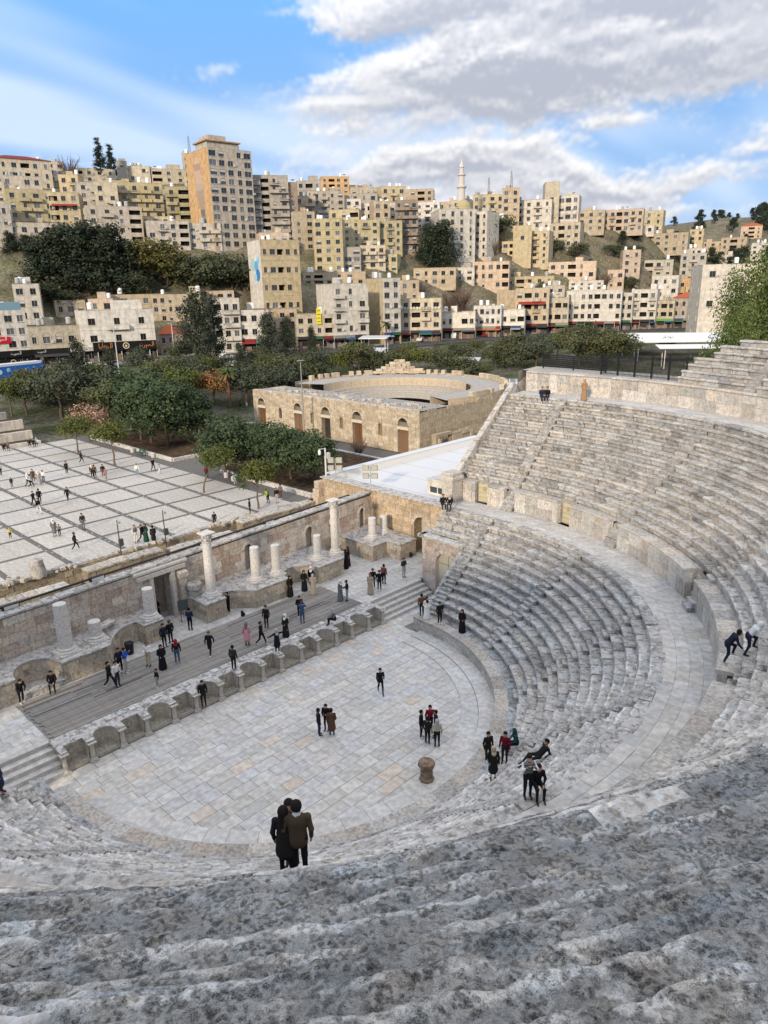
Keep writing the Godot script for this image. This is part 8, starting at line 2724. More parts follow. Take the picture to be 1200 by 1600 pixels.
	tree("bare", "tall bare tree on the skyline at the left", 112.4, 67.9, -274.4, 10.2, 1.25)
	tree("olive", "bush by the terrace house on the crest", 302.0, 30.9, -111.4, 4.8, 1.25)
	tree("olive", "small tree on the skyline left of the minaret", 229.8, 50.5, -172.1, 3.0, 1.25)
	tree("bare", "grey bare bush by the stair lane", 171.1, 20.6, -140.8, 6.4, 1.25)
	tree("olive", "grey bush above the long white row", 225.1, 19.7, -124.4, 6.6, 1.25)
	tree("pinew", "dark tree left of the big white stone block", 276.6, 10.4, -83.9, 11.0, 1.25)
	tree("pepper", "big pale green pepper tree left of the last two at the right edge", 89.1, 2.3, -7.0, 22.7, 0.80)
	tree("pepper", "tall pale green pepper tree at the right edge", 84.3, 2.2, -2.5, 24.5, 0.80)
	tree("pepper", "pale green pepper tree half cut by the right edge", 81.2, 2.1, 1.1, 24.2, 0.85)
	tree("pepper", "low pepper tree bough above the ruined top tier", 72.4, 2.0, -0.3, 18.8, 0.70)
	for k in 64:
		var az := deg_to_rad(65.2 + 8.8 * sqrt(rng.randf()))
		var d := rng.randf_range(350.0, 400.0) + (rad_to_deg(az) - 65.0) * rng.randf_range(6.0, 24.0) if k < 24 else rng.randf_range(560.0, 810.0)
		var x := -20.0 + sin(az) * d
		var z := 30.0 - cos(az) * d
		tree("wood", "small dark tree in the far wood on the skyline at the right", x, ground(x, z) - 0.3, z, rng.randf_range(6.0, 12.0), 1.15)

const CLOTH := {"black": Color(0.012, 0.012, 0.014), "navy": Color(0.018, 0.024, 0.045), "darknavy": Color(0.014, 0.018, 0.035), "navycoat": Color(0.014, 0.022, 0.05), "white": Color(0.62, 0.61, 0.58), "grey": Color(0.13, 0.13, 0.135), "lgrey": Color(0.32, 0.31, 0.31), "beige": Color(0.38, 0.31, 0.23), "palebeige": Color(0.42, 0.38, 0.32),
	"blue": Color(0.02, 0.06, 0.30), "bluegrey": Color(0.035, 0.07, 0.16), "jeans": Color(0.045, 0.075, 0.13), "ljeans": Color(0.20, 0.27, 0.35), "pink": Color(0.45, 0.22, 0.24), "darkolive": Color(0.028, 0.03, 0.022), "darkgreen": Color(0.012, 0.05, 0.035), "maroon": Color(0.05, 0.012, 0.018), "rust": Color(0.15, 0.05, 0.03), "brown": Color(0.09, 0.05, 0.03), "red": Color(0.22, 0.012, 0.025),
	"darkred": Color(0.11, 0.008, 0.02), "teal": Color(0.012, 0.055, 0.06), "camel": Color(0.30, 0.19, 0.11), "yellow": Color(0.5, 0.42, 0.06), "vest": Color(0.42, 0.60, 0.02), "varsity": Color(0.16, 0.16, 0.165), "tweed": Color(0.060, 0.047, 0.032)}
var bodies := {}

func nets(bones: Array, cell: float, blend: float) -> Array:
	var lo := Vector3(1e9, 1e9, 1e9)
	var hi := -lo
	for b in bones:
		var r: float = maxf(b[2], b[3]) + cell * 2.5
		for e: Vector3 in [b[0], b[1]]:
			lo = lo.min(e - Vector3(r, r, r))
			hi = hi.max(e + Vector3(r, r, r))
	var nx := int((hi.x - lo.x) / cell) + 2
	var ny := int((hi.y - lo.y) / cell) + 2
	var nzz := int((hi.z - lo.z) / cell) + 2
	var f := PackedFloat32Array()
	f.resize(nx * ny * nzz)
	f.fill(9.0)
	var best := PackedFloat32Array()
	best.resize(nx * ny * nzz)
	best.fill(9.0)
	var reg := PackedByteArray()
	reg.resize(nx * ny * nzz)
	for b in bones:
		var a: Vector3 = b[0]
		var e: Vector3 = b[1]
		var ra: float = b[2]
		var rb: float = b[3]
		var id: int = b[4]
		var fl: float = b[5] if b.size() > 5 else 1.0
		var r := maxf(ra, rb) + cell * 2.2 + blend
		var mn := ((a.min(e) - Vector3(r, r, r)) - lo) / cell
		var mx := ((a.max(e) + Vector3(r, r, r)) - lo) / cell
		var d := e - a
		var dd := maxf(d.length_squared(), 1e-8)
		for z in range(maxi(0, int(mn.z)), mini(nzz, int(mx.z) + 2)):
			for y in range(maxi(0, int(mn.y)), mini(ny, int(mx.y) + 2)):
				for x in range(maxi(0, int(mn.x)), mini(nx, int(mx.x) + 2)):
					var p := lo + Vector3(x, y, z) * cell
					var q := p - a
					var t := clampf(q.dot(d) / dd, 0.0, 1.0)
					q -= d * t
					q.z *= fl
					var s := q.length() - lerpf(ra, rb, t)
					var i := x + nx * (y + ny * z)
					if s < best[i]:
						best[i] = s
						reg[i] = id
					var o := f[i]
					var k := maxf(blend - absf(o - s), 0.0) / blend
					f[i] = minf(o, s) - k * k * blend * 0.25
	var at := PackedInt32Array()
	at.resize(nx * ny * nzz)
	at.fill(-1)
	var vs := PackedVector3Array()
	var ns := PackedVector3Array()
	var rs := PackedByteArray()
	for z in nzz - 1:
		for y in ny - 1:
			for x in nx - 1:
				var i := x + nx * (y + ny * z)
				var v := [f[i], f[i + 1], f[i + nx], f[i + nx + 1], f[i + nx * ny], f[i + 1 + nx * ny], f[i + nx + nx * ny], f[i + nx + 1 + nx * ny]]
				var m := 0
				for k in 8:
					if v[k] < 0.0:
						m |= 1 << k
				if m == 0 or m == 255:
					continue
				var sum := Vector3.ZERO
				var n := 0
				for ed in [[0, 1], [2, 3], [4, 5], [6, 7], [0, 2], [1, 3], [4, 6], [5, 7], [0, 4], [1, 5], [2, 6], [3, 7]]:
					var p: int = ed[0]
					var q: int = ed[1]
					if (v[p] < 0.0) != (v[q] < 0.0):
						var t: float = v[p] / (v[p] - v[q])
						var c0 := Vector3(p & 1, (p >> 1) & 1, p >> 2)
						var c1 := Vector3(q & 1, (q >> 1) & 1, q >> 2)
						sum += c0.lerp(c1, t)
						n += 1
				at[i] = vs.size()
				vs.append(lo + (Vector3(x, y, z) + sum / n) * cell)
				ns.append(Vector3(v[1] + v[3] + v[5] + v[7] - v[0] - v[2] - v[4] - v[6], v[2] + v[3] + v[6] + v[7] - v[0] - v[1] - v[4] - v[5], v[4] + v[5] + v[6] + v[7] - v[0] - v[1] - v[2] - v[3]).normalized())
				rs.append(reg[i])
	var ix := PackedInt32Array()
	var sy := nx
	var sz := nx * ny
	for z in range(1, nzz - 1):
		for y in range(1, ny - 1):
			for x in range(1, nx - 1):
				var i := x + nx * (y + ny * z)
				for ax in 3:
					var st: int = [1, sy, sz][ax]
					if (f[i] < 0.0) == (f[i + st] < 0.0):
						continue
					var u: int = [sy, sz, 1][ax]
					var w: int = [sz, 1, sy][ax]
					var q := [at[i - u - w], at[i - w], at[i], at[i - u]]
					if q.min() < 0:
						continue
					if f[i] < 0.0:
						ix.append_array([q[0], q[2], q[1], q[0], q[3], q[2]])
					else:
						ix.append_array([q[0], q[1], q[2], q[0], q[2], q[3]])
	return [vs, ns, rs, ix]

func skeleton(pose: String) -> Array:
	var H := {"hipL": Vector3(0.095, 0.93, 0), "hipR": Vector3(-0.095, 0.93, 0), "kneeL": Vector3(0.10, 0.50, 0.02), "kneeR": Vector3(-0.10, 0.50, 0.02), "ankL": Vector3(0.105, 0.09, -0.01), "ankR": Vector3(-0.105, 0.09, -0.01),
		"pel": Vector3(0, 0.96, 0), "chest": Vector3(0, 1.30, 0.0), "shL": Vector3(0.185, 1.40, 0), "shR": Vector3(-0.185, 1.40, 0), "elL": Vector3(0.25, 1.12, -0.02), "elR": Vector3(-0.25, 1.12, -0.02), "wrL": Vector3(0.25, 0.88, 0.06), "wrR": Vector3(-0.25, 0.88, 0.06),
		"neck": Vector3(0, 1.46, 0), "head": Vector3(0, 1.60, 0.02)}
	var toe := Vector3(0, -0.055, 0.17)
	var skirt := 0.0
	match pose:
		"phone":
			H.elL = Vector3(0.24, 1.13, 0.06); H.wrL = Vector3(0.10, 1.20, 0.27); H.elR = Vector3(-0.25, 1.13, 0.0); H.wrR = Vector3(-0.12, 1.10, 0.24); H.head = Vector3(0, 1.59, 0.06)
		"walk":
			H.kneeL = Vector3(0.10, 0.52, 0.20); H.ankL = Vector3(0.10, 0.10, 0.30); H.kneeR = Vector3(-0.10, 0.50, -0.08); H.ankR = Vector3(-0.10, 0.15, -0.38)
			H.elR = Vector3(-0.24, 1.13, 0.10); H.wrR = Vector3(-0.2, 0.95, 0.27); H.elL = Vector3(0.25, 1.14, -0.14); H.wrL = Vector3(0.25, 0.92, -0.16); H.chest = Vector3(0, 1.30, 0.03)
		"robe":
			skirt = 0.05
			H.wrL = Vector3(0.14, 1.02, 0.2); H.wrR = Vector3(-0.14, 1.0, 0.2)
		"coat":
			skirt = 0.42
			H.wrR = Vector3(-0.2, 0.95, 0.12)
		"photo":
			H.elL = Vector3(0.26, 1.25, 0.16); H.wrL = Vector3(0.09, 1.48, 0.32); H.elR = Vector3(-0.26, 1.25, 0.16); H.wrR = Vector3(-0.09, 1.48, 0.32)
		"spread":
			skirt = 0.5
			H.elL = Vector3(0.46, 1.42, 0.02); H.wrL = Vector3(0.72, 1.46, 0.03); H.elR = Vector3(-0.44, 1.32, 0.02); H.wrR = Vector3(-0.68, 1.30, 0.03)
		"lean":
			H.chest = Vector3(0, 1.26, 0.13); H.shL.z = 0.15; H.shR.z = 0.15; H.neck = Vector3(0, 1.41, 0.19); H.head = Vector3(0, 1.53, 0.26); H.elL = Vector3(0.25, 1.1, 0.2); H.elR = Vector3(-0.25, 1.1, 0.2); H.wrL = Vector3(0.12, 0.92, 0.33); H.wrR = Vector3(-0.12, 0.94, 0.34); H.ankL.z = -0.12
		"climb":
			H.pel = Vector3(0, 0.92, 0); H.chest = Vector3(0, 1.20, 0.20); H.shL = Vector3(0.18, 1.28, 0.26); H.shR = Vector3(-0.18, 1.28, 0.26); H.neck = Vector3(0, 1.32, 0.32); H.head = Vector3(0, 1.42, 0.42)
			H.kneeL = Vector3(0.11, 0.78, 0.36); H.ankL = Vector3(0.11, 0.40, 0.28); H.kneeR = Vector3(-0.1, 0.5, 0.05); H.ankR = Vector3(-0.1, 0.09, -0.1)
			H.elL = Vector3(0.24, 1.0, 0.40); H.wrL = Vector3(0.18, 0.82, 0.52); H.elR = Vector3(-0.25, 1.02, 0.34); H.wrR = Vector3(-0.2, 0.84, 0.5); toe = Vector3(0, -0.05, 0.16)
		"sit", "recline":
			H.hipL = Vector3(0.1, 0.50, 0); H.hipR = Vector3(-0.1, 0.50, 0); H.pel = Vector3(0, 0.54, -0.02); H.chest = Vector3(0, 0.88, 0.06); H.shL = Vector3(0.185, 0.98, 0.07); H.shR = Vector3(-0.185, 0.98, 0.07); H.neck = Vector3(0, 1.04, 0.09); H.head = Vector3(0, 1.18, 0.14)
			H.kneeL = Vector3(0.13, 0.52, 0.44); H.kneeR = Vector3(-0.13, 0.52, 0.44); H.ankL = Vector3(0.13, 0.09, 0.42); H.ankR = Vector3(-0.13, 0.09, 0.46)
			H.elL = Vector3(0.25, 0.74, 0.14); H.wrL = Vector3(0.12, 0.62, 0.34); H.elR = Vector3(-0.25, 0.74, 0.14); H.wrR = Vector3(-0.1, 0.6, 0.36)
			if pose == "recline":
				H.pel = Vector3(0, 0.34, 0); H.hipL = Vector3(0.1, 0.32, 0.02); H.hipR = Vector3(-0.1, 0.32, 0.02); H.chest = Vector3(0, 0.60, -0.28); H.shL = Vector3(0.18, 0.70, -0.34); H.shR = Vector3(-0.18, 0.70, -0.34); H.neck = Vector3(0, 0.76, -0.36); H.head = Vector3(0, 0.90, -0.36)
				H.kneeL = Vector3(0.12, 0.30, 0.46); H.kneeR = Vector3(-0.1, 0.42, 0.42); H.ankL = Vector3(0.12, 0.08, 0.86); H.ankR = Vector3(-0.1, 0.08, 0.72); H.elL = Vector3(0.26, 0.46, -0.4); H.elR = Vector3(-0.26, 0.46, -0.4); H.wrL = Vector3(0.2, 0.3, -0.2); H.wrR = Vector3(-0.2, 0.3, -0.2)
		"man":
			H.shL.x = 0.205; H.shR.x = -0.205; H.elL = Vector3(0.265, 1.13, -0.03); H.elR = Vector3(-0.265, 1.13, -0.03); H.wrL = Vector3(0.25, 0.90, 0.04); H.wrR = Vector3(-0.25, 0.90, 0.04)
			skirt = 0.86
		"woman":
			skirt = 0.55
			H.elR = Vector3(-0.24, 1.13, 0.02); H.wrR = Vector3(-0.18, 0.95, 0.12)
	var b := []
	for s in ["L", "R"]:
		b.append([H["hip" + s], H["knee" + s], 0.088, 0.062, 3])
		b.append([H["knee" + s], H["ank" + s], 0.062, 0.045, 3])
		b.append([H["ank" + s], H["ank" + s] + toe, 0.046, 0.036, 4])
		b.append([H["sh" + s], H["el" + s], 0.064, 0.052, 2])
		b.append([H["el" + s], H["wr" + s], 0.052, 0.04, 2])
		var d: Vector3 = (H["wr" + s] - H["el" + s]).normalized()
		if pose != "man" and pose != "woman":
			b.append([H["wr" + s] + d * 0.02, H["wr" + s] + d * 0.10, 0.036, 0.026, 0])
		b.append([H.neck + Vector3(0, -0.08, 0), H["sh" + s], 0.062, 0.066, 2])
	b.append([H.pel, H.chest, 0.150 if pose != "man" else 0.165, 0.165 if pose != "man" else 0.19, 2, 1.35])
	b.append([H.pel - Vector3(0, 0.04, 0), H.pel + Vector3(0, 0.02, 0), 0.155, 0.155, 3, 1.25])
	b.append([H.neck, H.head, 0.055, 0.06, 0])
	b.append([H.head + Vector3(0, -0.02, 0.01), H.head + Vector3(0, 0.045, -0.01), 0.092, 0.10, 0, 0.92])
	b.append([H.head + Vector3(0, 0.05, -0.028), H.head + Vector3(0, 0.07, -0.02), 0.106, 0.104, 1])
	b.append([H.head + Vector3(0, -0.01, 0.09), H.head + Vector3(0, -0.025, 0.115), 0.016, 0.018, 0])
	if pose == "man":
		b.append([H.pel + Vector3(0, 0.12, 0), Vector3(0, 0.86, 0), 0.165, 0.18, 2, 1.35])
	elif skirt > 0.0:
		var r1: float = lerpf(0.27, 0.19, skirt / 0.9)
		b.append([H.pel + Vector3(0, 0.1, 0), Vector3(0, skirt + 0.1, 0), 0.17, r1, 2, 1.15])
	return [b, H]

func body(pose: String, scarf: bool) -> Array:
	var key := pose + str(scarf)
	if bodies.has(key):
		return bodies[key]
	var sk := skeleton(pose)
	var b: Array = sk[0]
	var H: Dictionary = sk[1]
	var fine := pose == "man" or pose == "woman"
	if scarf or pose == "woman":
		b.append([H.head + Vector3(0, 0.02, -0.035), H.neck + Vector3(0, -0.10 if scarf else -0.26, -0.07 if not scarf else -0.03), 0.108, 0.115 if scarf else 0.06, 1, 1.0])
		if scarf:
			b.append([H.neck, H.neck + Vector3(0, -0.08, 0.04), 0.09, 0.12, 1])
	if pose == "man":
		b.append([H.neck + Vector3(0, 0.015, -0.01), H.neck + Vector3(0, 0.035, -0.01), 0.073, 0.07, 5])
	var cell := 0.02 if fine else (0.026 if pose == "climb" else 0.034)
	var q := nets(b, cell, 0.035)
	if fine:
		for s in ["L", "R"]:
			var w: Vector3 = H["wr" + s]
			var d: Vector3 = (w - H["el" + s]).normalized()
			var sd := -1.0 if s == "L" else 1.0
			var a := Vector3(0, 0, 1)
			var n := d.cross(a).normalized()
			a = n.cross(d).normalized()
			var hb := [[w - d * 0.03, w + d * 0.03, 0.03, 0.03, 0], [w + d * 0.02 + a * 0.018, w + d * 0.085 + a * 0.022, 0.02, 0.017, 0], [w + d * 0.02 - a * 0.014, w + d * 0.08 - a * 0.024, 0.02, 0.016, 0]]
			for k in 4:
				var o := a * (0.03 - 0.02 * k)
				var l: float = [0.068, 0.078, 0.072, 0.056][k]
				var p := w + d * 0.085 + o
				var m := p + d * l * 0.5
				hb.append([p, m, 0.0095, 0.009, 0])
				hb.append([m, m + (d + n * sd * -0.7).normalized() * l * 0.5, 0.009, 0.0075, 0])
			hb.append([w + d * 0.03 + a * 0.03, w + d * 0.065 + a * 0.055, 0.012, 0.0105, 0])
			hb.append([w + d * 0.065 + a * 0.055, w + d * 0.10 + a * 0.052, 0.0105, 0.008, 0])
			var h := nets(hb, 0.006, 0.008)
			var base: int = q[0].size()
			q[0].append_array(h[0])
			q[1].append_array(h[1])
			q[2].append_array(h[2])
			for i in h[3]:
				q[3].append(base + i)
	var hd: Vector3 = H.head
	for i in q[0].size():
		var v: Vector3 = q[0][i] - hd
		if q[2][i] == 0 and v.length() < 0.16 and (v.z < -0.02 and v.y > -0.07 or v.y > 0.085):
			q[2][i] = 1
		if scarf and q[2][i] == 0 and v.length() < 0.17 and (absf(v.x) > 0.075 or v.y > 0.07 or v.z < 0.03):
			q[2][i] = 1
	bodies[key] = q
	return q

func person(label: String, x: float, y: float, z: float, turn: float, pose: String, coat: String, tro: String, hair: String, h: float) -> void:
	var scarf: bool = hair in ["white", "lgrey", "grey", "beige", "camel", "teal", "red"] or (pose == "robe" and hair == "black")
	var q := body(pose, scarf)
	var skin := vary(Color(0.36, 0.22, 0.15), 0.12)
	var hc: Color = CLOTH[hair] if hair != "black" else Color(0.012, 0.010, 0.010)
	var cc := PackedColorArray()
	var vs: PackedVector3Array = q[0]
	var rs: PackedByteArray = q[2]
	var co: Color = vary(CLOTH[coat], 0.1)
	var tc: Color = vary(CLOTH[tro], 0.1)
	var shoe := Color(0.5, 0.5, 0.5) if rng.randf() < 0.4 else Color(0.03, 0.028, 0.026)
	var pal := [skin, hc, co, tc, shoe, Color(0.6, 0.6, 0.6)]
	cc.resize(vs.size())
	for i in vs.size():
		var c: Color = pal[rs[i]]
		var v := vs[i]
		if pose == "robe" and rs[i] >= 3 and coat == tro:
			c = co
		if coat == "varsity" and rs[i] == 2 and (absf(v.x) > 0.19 or sin(v.y * 60.0) > 0.75):
			c = Color(0.6, 0.6, 0.6) if absf(v.x) > 0.19 else Color(0.03, 0.03, 0.03)
		if coat == "vest" and rs[i] == 2 and absf(v.x) > 0.21:
			c = Color(0.05, 0.05, 0.06)
		cc[i] = c
	var a := []
	a.resize(Mesh.ARRAY_MAX)
	a[Mesh.ARRAY_VERTEX] = vs
	a[Mesh.ARRAY_NORMAL] = q[1]
	a[Mesh.ARRAY_COLOR] = cc
	a[Mesh.ARRAY_INDEX] = q[3]
	var m := ArrayMesh.new()
	m.add_surface_from_arrays(Mesh.PRIMITIVE_TRIANGLES, a)
	var o := put("person", m, M.cloth)
	o.position = Vector3(x, y, z)
	o.rotation.y = turn
	o.scale = Vector3.ONE * (h / 1.72)
	tag(o, label, "person", "visitors of the theatre and plaza")

func build_people() -> void:
	person("person in black leaning on the end of the stone bench in the western bay", -11.59, 1.27, -9.88, 0.09, "lean", "black", "black", "black", 1.72)
	person("person in black with a bag sitting on the stone bench of the western bay", -9.69, 1.27, -10.09, -0.48, "sit", "black", "black", "black", 1.72)
	person("person in black striding beside the one in a white jacket on the deck", -7.22, 1.27, -7.71, 0.67, "walk", "black", "black", "black", 1.72)
	person("person in a white jacket and dark jeans on the western deck", -6.87, 1.27, -7.43, 0.31, "stand", "white", "navy", "black", 1.72)
	person("person in dark navy next to the visitor in bright blue", -5.97, 1.27, -8.92, -0.04, "stand", "darknavy", "black", "black", 1.72)
	person("person in a bright blue jacket holding out a hand by the podium", -5.72, 1.27, -8.65, 0.82, "photo", "blue", "lgrey", "black", 1.72)
	person("person in white top and pale trousers with a black bag on the deck", -4.35, 1.27, -8.34, -0.96, "phone", "white", "beige", "brown", 1.72)
	person("person in a wide black robe in the middle of the western deck", -3.94, 1.27, -7.29, -0.28, "robe", "black", "black", "black", 1.72)
	person("person with a red headscarf, dark jacket and jeans on the deck", -2.92, 1.27, -7.25, 2.49, "stand", "black", "jeans", "red", 1.72)
	person("small child in black with something yellow on the deck", -5.26, 1.27, -5.55, -1.49, "stand", "black", "lgrey", "black", 1.25)
	person("person in dark navy below the broken column beside the doorway", -2.33, 1.27, -9.94, 0.07, "stand", "darknavy", "black", "black", 1.72)
	person("person in a black and white top standing just behind the dark navy one", -1.75, 1.27, -10.11, -3.09, "stand", "black", "black", "brown", 1.72)
	person("person in a navy coat at the foot of the tall column podium", 0.18, 1.27, -10.84, 2.30, "phone", "navycoat", "black", "black", 1.72)
	person("person in black walking alone on the middle of the deck", -0.88, 1.27, -6.63, -0.87, "walk", "black", "black", "brown", 1.72)
	person("person in a long pink coat on the deck", 1.56, 1.27, -5.91, 2.22, "coat", "pink", "jeans", "grey", 1.72)
	person("person in dark olive standing on the coping of the niche wall", -0.93, 1.27, -3.84, 2.06, "stand", "darkolive", "black", "black", 1.72)
	person("person in black posing inside a half-round niche", -3.61, 0.20, -3.24, -0.33, "stand", "black", "black", "black", 1.72)
	person("person in black holding something white against the podium wall", 3.64, 1.27, -11.21, -1.60, "phone", "black", "black", "black", 1.72)
	person("person in black half hidden behind the broken column by the doorway", -0.17, 1.27, -14.81, -0.45, "robe", "black", "black", "black", 1.30)
	person("person in black with a bag in the middle of the deck", 4.06, 1.27, -7.12, -1.13, "stand", "black", "black", "black", 1.72)
	person("person in black stepping wide beside the pink coat", 2.25, 1.27, -5.27, 0.62, "walk", "black", "black", "black", 1.72)
	person("person in a black coat spreading both arms on the niche wall", 2.32, 1.27, -3.60, -0.27, "spread", "black", "black", "lgrey", 1.72)
	person("person in a black dress and white headscarf touching the outstretched arm", 4.12, 1.27, -5.00, -1.33, "robe", "black", "black", "white", 1.72)
	person("person in a blue jacket and jeans taking a photo on the deck", 6.23, 1.27, -5.77, 2.39, "photo", "bluegrey", "jeans", "brown", 1.72)
	person("person in black posing for the one in the blue jacket", 6.71, 1.27, -6.64, -0.57, "phone", "black", "black", "black", 1.72)
	person("person in a black robe leaning at the corner of the concave bay", 8.62, 1.27, -10.16, -0.12, "robe", "black", "black", "black", 1.72)
	person("person in a black robe standing inside the concave bay", 10.08, 1.27, -10.20, -0.49, "robe", "black", "black", "black", 1.72)
	person("person with a white headscarf behind the beige coat in the bay", 10.96, 1.27, -10.38, -1.03, "coat", "black", "black", "white", 1.72)
	person("person in a long beige coat and grey headscarf at the bay", 10.07, 1.27, -9.09, 2.29, "robe", "beige", "beige", "lgrey", 1.72)
	person("person in a grey coat and white headscarf near the deck corner", 10.66, 1.27, -6.60, 0.33, "robe", "grey", "grey", "white", 1.72)
	person("person in a black jacket and pale jeans near the deck corner", 11.02, 1.27, -6.20, -2.13, "phone", "black", "ljeans", "black", 1.72)
	person("person with a grey headscarf sitting on the niche wall coping", 7.57, 1.27, -3.82, -2.63, "sit", "grey", "black", "lgrey", 1.72)
	person("person in a black robe at the far podium corner", 15.56, 1.27, -11.24, 0.66, "robe", "black", "black", "black", 1.72)
	person("person in a dark maroon top just behind the robe at the far podium corner", 16.07, 1.27, -11.55, -1.78, "robe", "maroon", "black", "black", 1.72)
	person("person in a black jacket at the back left of the group on the stage paving", 13.98, 1.27, -6.38, -0.60, "stand", "black", "black", "black", 1.72)
	person("person in a beige top and long white skirt in the stage paving group", 13.14, 1.27, -5.82, -1.12, "robe", "beige", "white", "brown", 1.72)
	person("person in black at the front right of the stage paving group", 14.05, 1.27, -5.73, -0.78, "stand", "black", "black", "black", 1.72)
	person("person in a rust brown coat at the back of the stage paving group", 15.21, 1.27, -6.36, 1.83, "stand", "rust", "black", "black", 1.72)
	person("person in a dark green coat standing alone near the dark arch", 17.36, 1.27, -6.17, -0.12, "phone", "darkolive", "lgrey", "black", 1.72)
	person("person in a black coat walking alone across the orchestra", 4.85, 0.00, 3.42, -0.61, "walk", "black", "black", "black", 1.72)
	person("person in a black jacket at the left of the trio on the orchestra", -0.65, 0.00, 3.96, 1.07, "stand", "black", "navy", "black", 1.72)
	person("person in black at the back of the trio on the orchestra", -0.03, 0.00, 3.91, -1.04, "phone", "black", "black", "black", 1.72)
	person("person with long dark hair in a brown jacket in the orchestra trio", -0.16, 0.00, 4.50, 2.36, "coat", "brown", "jeans", "black", 1.72)
	person("person in black at the left of the group of five on the orchestra", 3.11, 0.00, 8.32, 0.55, "stand", "black", "black", "black", 1.72)
	person("person in a red jacket in the group of five on the orchestra", 3.82, 0.00, 8.37, -0.68, "stand", "red", "black", "black", 1.72)
	person("person in black at the front of the group of five on the orchestra", 2.86, 0.00, 9.00, 1.76, "stand", "black", "black", "black", 1.72)
	person("person in dark clothes behind the pale puffer jacket", 3.67, 0.00, 8.92, -2.44, "stand", "black", "black", "black", 1.72)
	person("person in a pale puffer jacket in the group of five on the orchestra", 3.04, 0.00, 9.54, 2.27, "stand", "palebeige", "black", "lgrey", 1.72)
	person("person in a brown coat on the podium end near the steps", 13.14, 1.10, -0.47, -3.81, "stand", "rust", "black", "black", 1.72)
	person("person in a long white coat on the podium end near the steps", 12.99, 1.10, 0.16, -0.50, "robe", "white", "white", "black", 1.72)
	person("person in black on the podium walk below the sloping coping", 12.97, 1.10, 1.39, -0.35, "stand", "black", "black", "black", 1.72)
	person("person in a flared black dress on the podium walk", 13.02, 1.10, 3.38, -1.26, "robe", "black", "black", "black", 1.72)
	person("person in black on the lower seats above the pedestal", 2.67, 1.10, 13.20, -0.43, "stand", "black", "black", "black", 1.72)
	person("person in black with a beige headscarf and white trousers on the lower seats", 0.32, 2.45, 15.18, -0.79, "coat", "black", "white", "beige", 1.72)
	person("person in a dark red jacket standing on the lower seats", 2.14, 2.00, 14.56, -1.33, "stand", "darkred", "black", "black", 1.72)
	person("person in a teal hooded jacket sitting on the lower seats", 3.27, 2.00, 14.45, -2.22, "sit", "teal", "black", "teal", 1.72)
	person("person in black reclining across the seat rows", 0.67, 4.25, 17.29, -2.08, "recline", "black", "black", "black", 1.72)
	person("person in a black and white varsity jacket at the walkway edge", -4.47, 6.95, 19.99, -0.67, "photo", "varsity", "black", "black", 1.72)
	person("person in black sitting behind the varsity jacket", -4.12, 6.95, 20.13, -0.68, "sit", "black", "black", "black", 1.72)
	person("person in a dark blue jacket climbing the stairs of the middle seats", 6.42, 8.65, 22.54, 0.64, "climb", "darknavy", "darknavy", "black", 1.72)
	person("person in a white jacket and cap climbing above the dark blue one", 6.78, 9.10, 23.19, 0.61, "climb", "white", "navy", "white", 1.72)
	person("person in black at the left of the couple sitting by the pier", 19.94, 6.95, -4.15, -0.70, "sit", "black", "black", "black", 1.72)
	person("person in a white edged black jacket at the right of the couple by the pier", 20.31, 6.95, -3.72, -1.06, "sit", "black", "black", "lgrey", 1.72)
	person("person in dark blue sitting at the left on the top middle row", 30.38, 14.60, -1.91, -0.75, "sit", "navy", "navy", "black", 1.72)
	person("person in a black jacket sitting at the right on the top middle row", 30.66, 14.60, -1.53, -1.28, "sit", "black", "navy", "black", 1.72)
	person("person in a camel cape over a long brown dress on the upper walkway", 30.72, 15.00, 1.87, -1.07, "robe", "camel", "brown", "camel", 1.72)
	person("man in a brown tweed jacket with white collar seen from behind on the near stairs", -15.34, 12.20, 21.31, 2.37, "man", "tweed", "black", "black", 1.84)
	person("person with long dark hair in black beside the man in tweed, holding a purple bag", -15.51, 12.20, 21.08, 2.27, "woman", "black", "black", "black", 1.68)
	person("person in sunglasses facing the couple on the near stairs", -15.09, 11.90, 20.71, -0.97, "stand", "black", "black", "black", 1.70)
	person("person in dark blue and red cut by the left edge near the lower seats", -15.79, 2.90, 0.10, 0.83, "coat", "navycoat", "red", "black", 1.72)
	person("person in white cut by the left picture edge on the plaza", 6.52, 2.00, -67.49, 0.24, "stand", "white", "black", "black", 1.72)
	person("child in dark clothes near the left edge of the plaza", 5.43, 2.00, -60.43, -0.30, "stand", "black", "black", "black", 1.20)
	person("person in a white top and dark trousers at the left of the plaza group", 6.79, 2.00, -58.80, 0.73, "walk", "white", "black", "white", 1.72)
	person("person in a pale grey top just behind the white top in the plaza group", 6.82, 2.00, -57.85, 0.90, "walk", "lgrey", "black", "black", 1.72)
	person("person in brown in the middle of the plaza group", 8.07, 2.00, -60.59, -0.32, "stand", "brown", "brown", "black", 1.72)
	person("person in a pale grey robe in the plaza group", 8.17, 2.00, -59.02, -0.15, "robe", "lgrey", "lgrey", "white", 1.72)
	person("person in white at the right end of the plaza group", 8.67, 2.00, -58.90, -0.68, "stand", "white", "grey", "black", 1.72)
	person("person in black at the left of the dark trio on the plaza", 4.02, 2.00, -49.54, 0.38, "walk", "black", "black", "black", 1.72)
	person("person in black at the back of the dark trio on the plaza", 4.85, 2.00, -50.09, 2.82, "stand", "black", "black", "black", 1.72)
	person("person in black with white trousers at the front of the dark trio", 3.25, 2.00, -46.06, 0.03, "walk", "black", "white", "black", 1.72)
	person("person in black walking alone in the centre of the plaza", 7.30, 2.00, -48.38, -0.88, "walk", "black", "black", "black", 1.72)
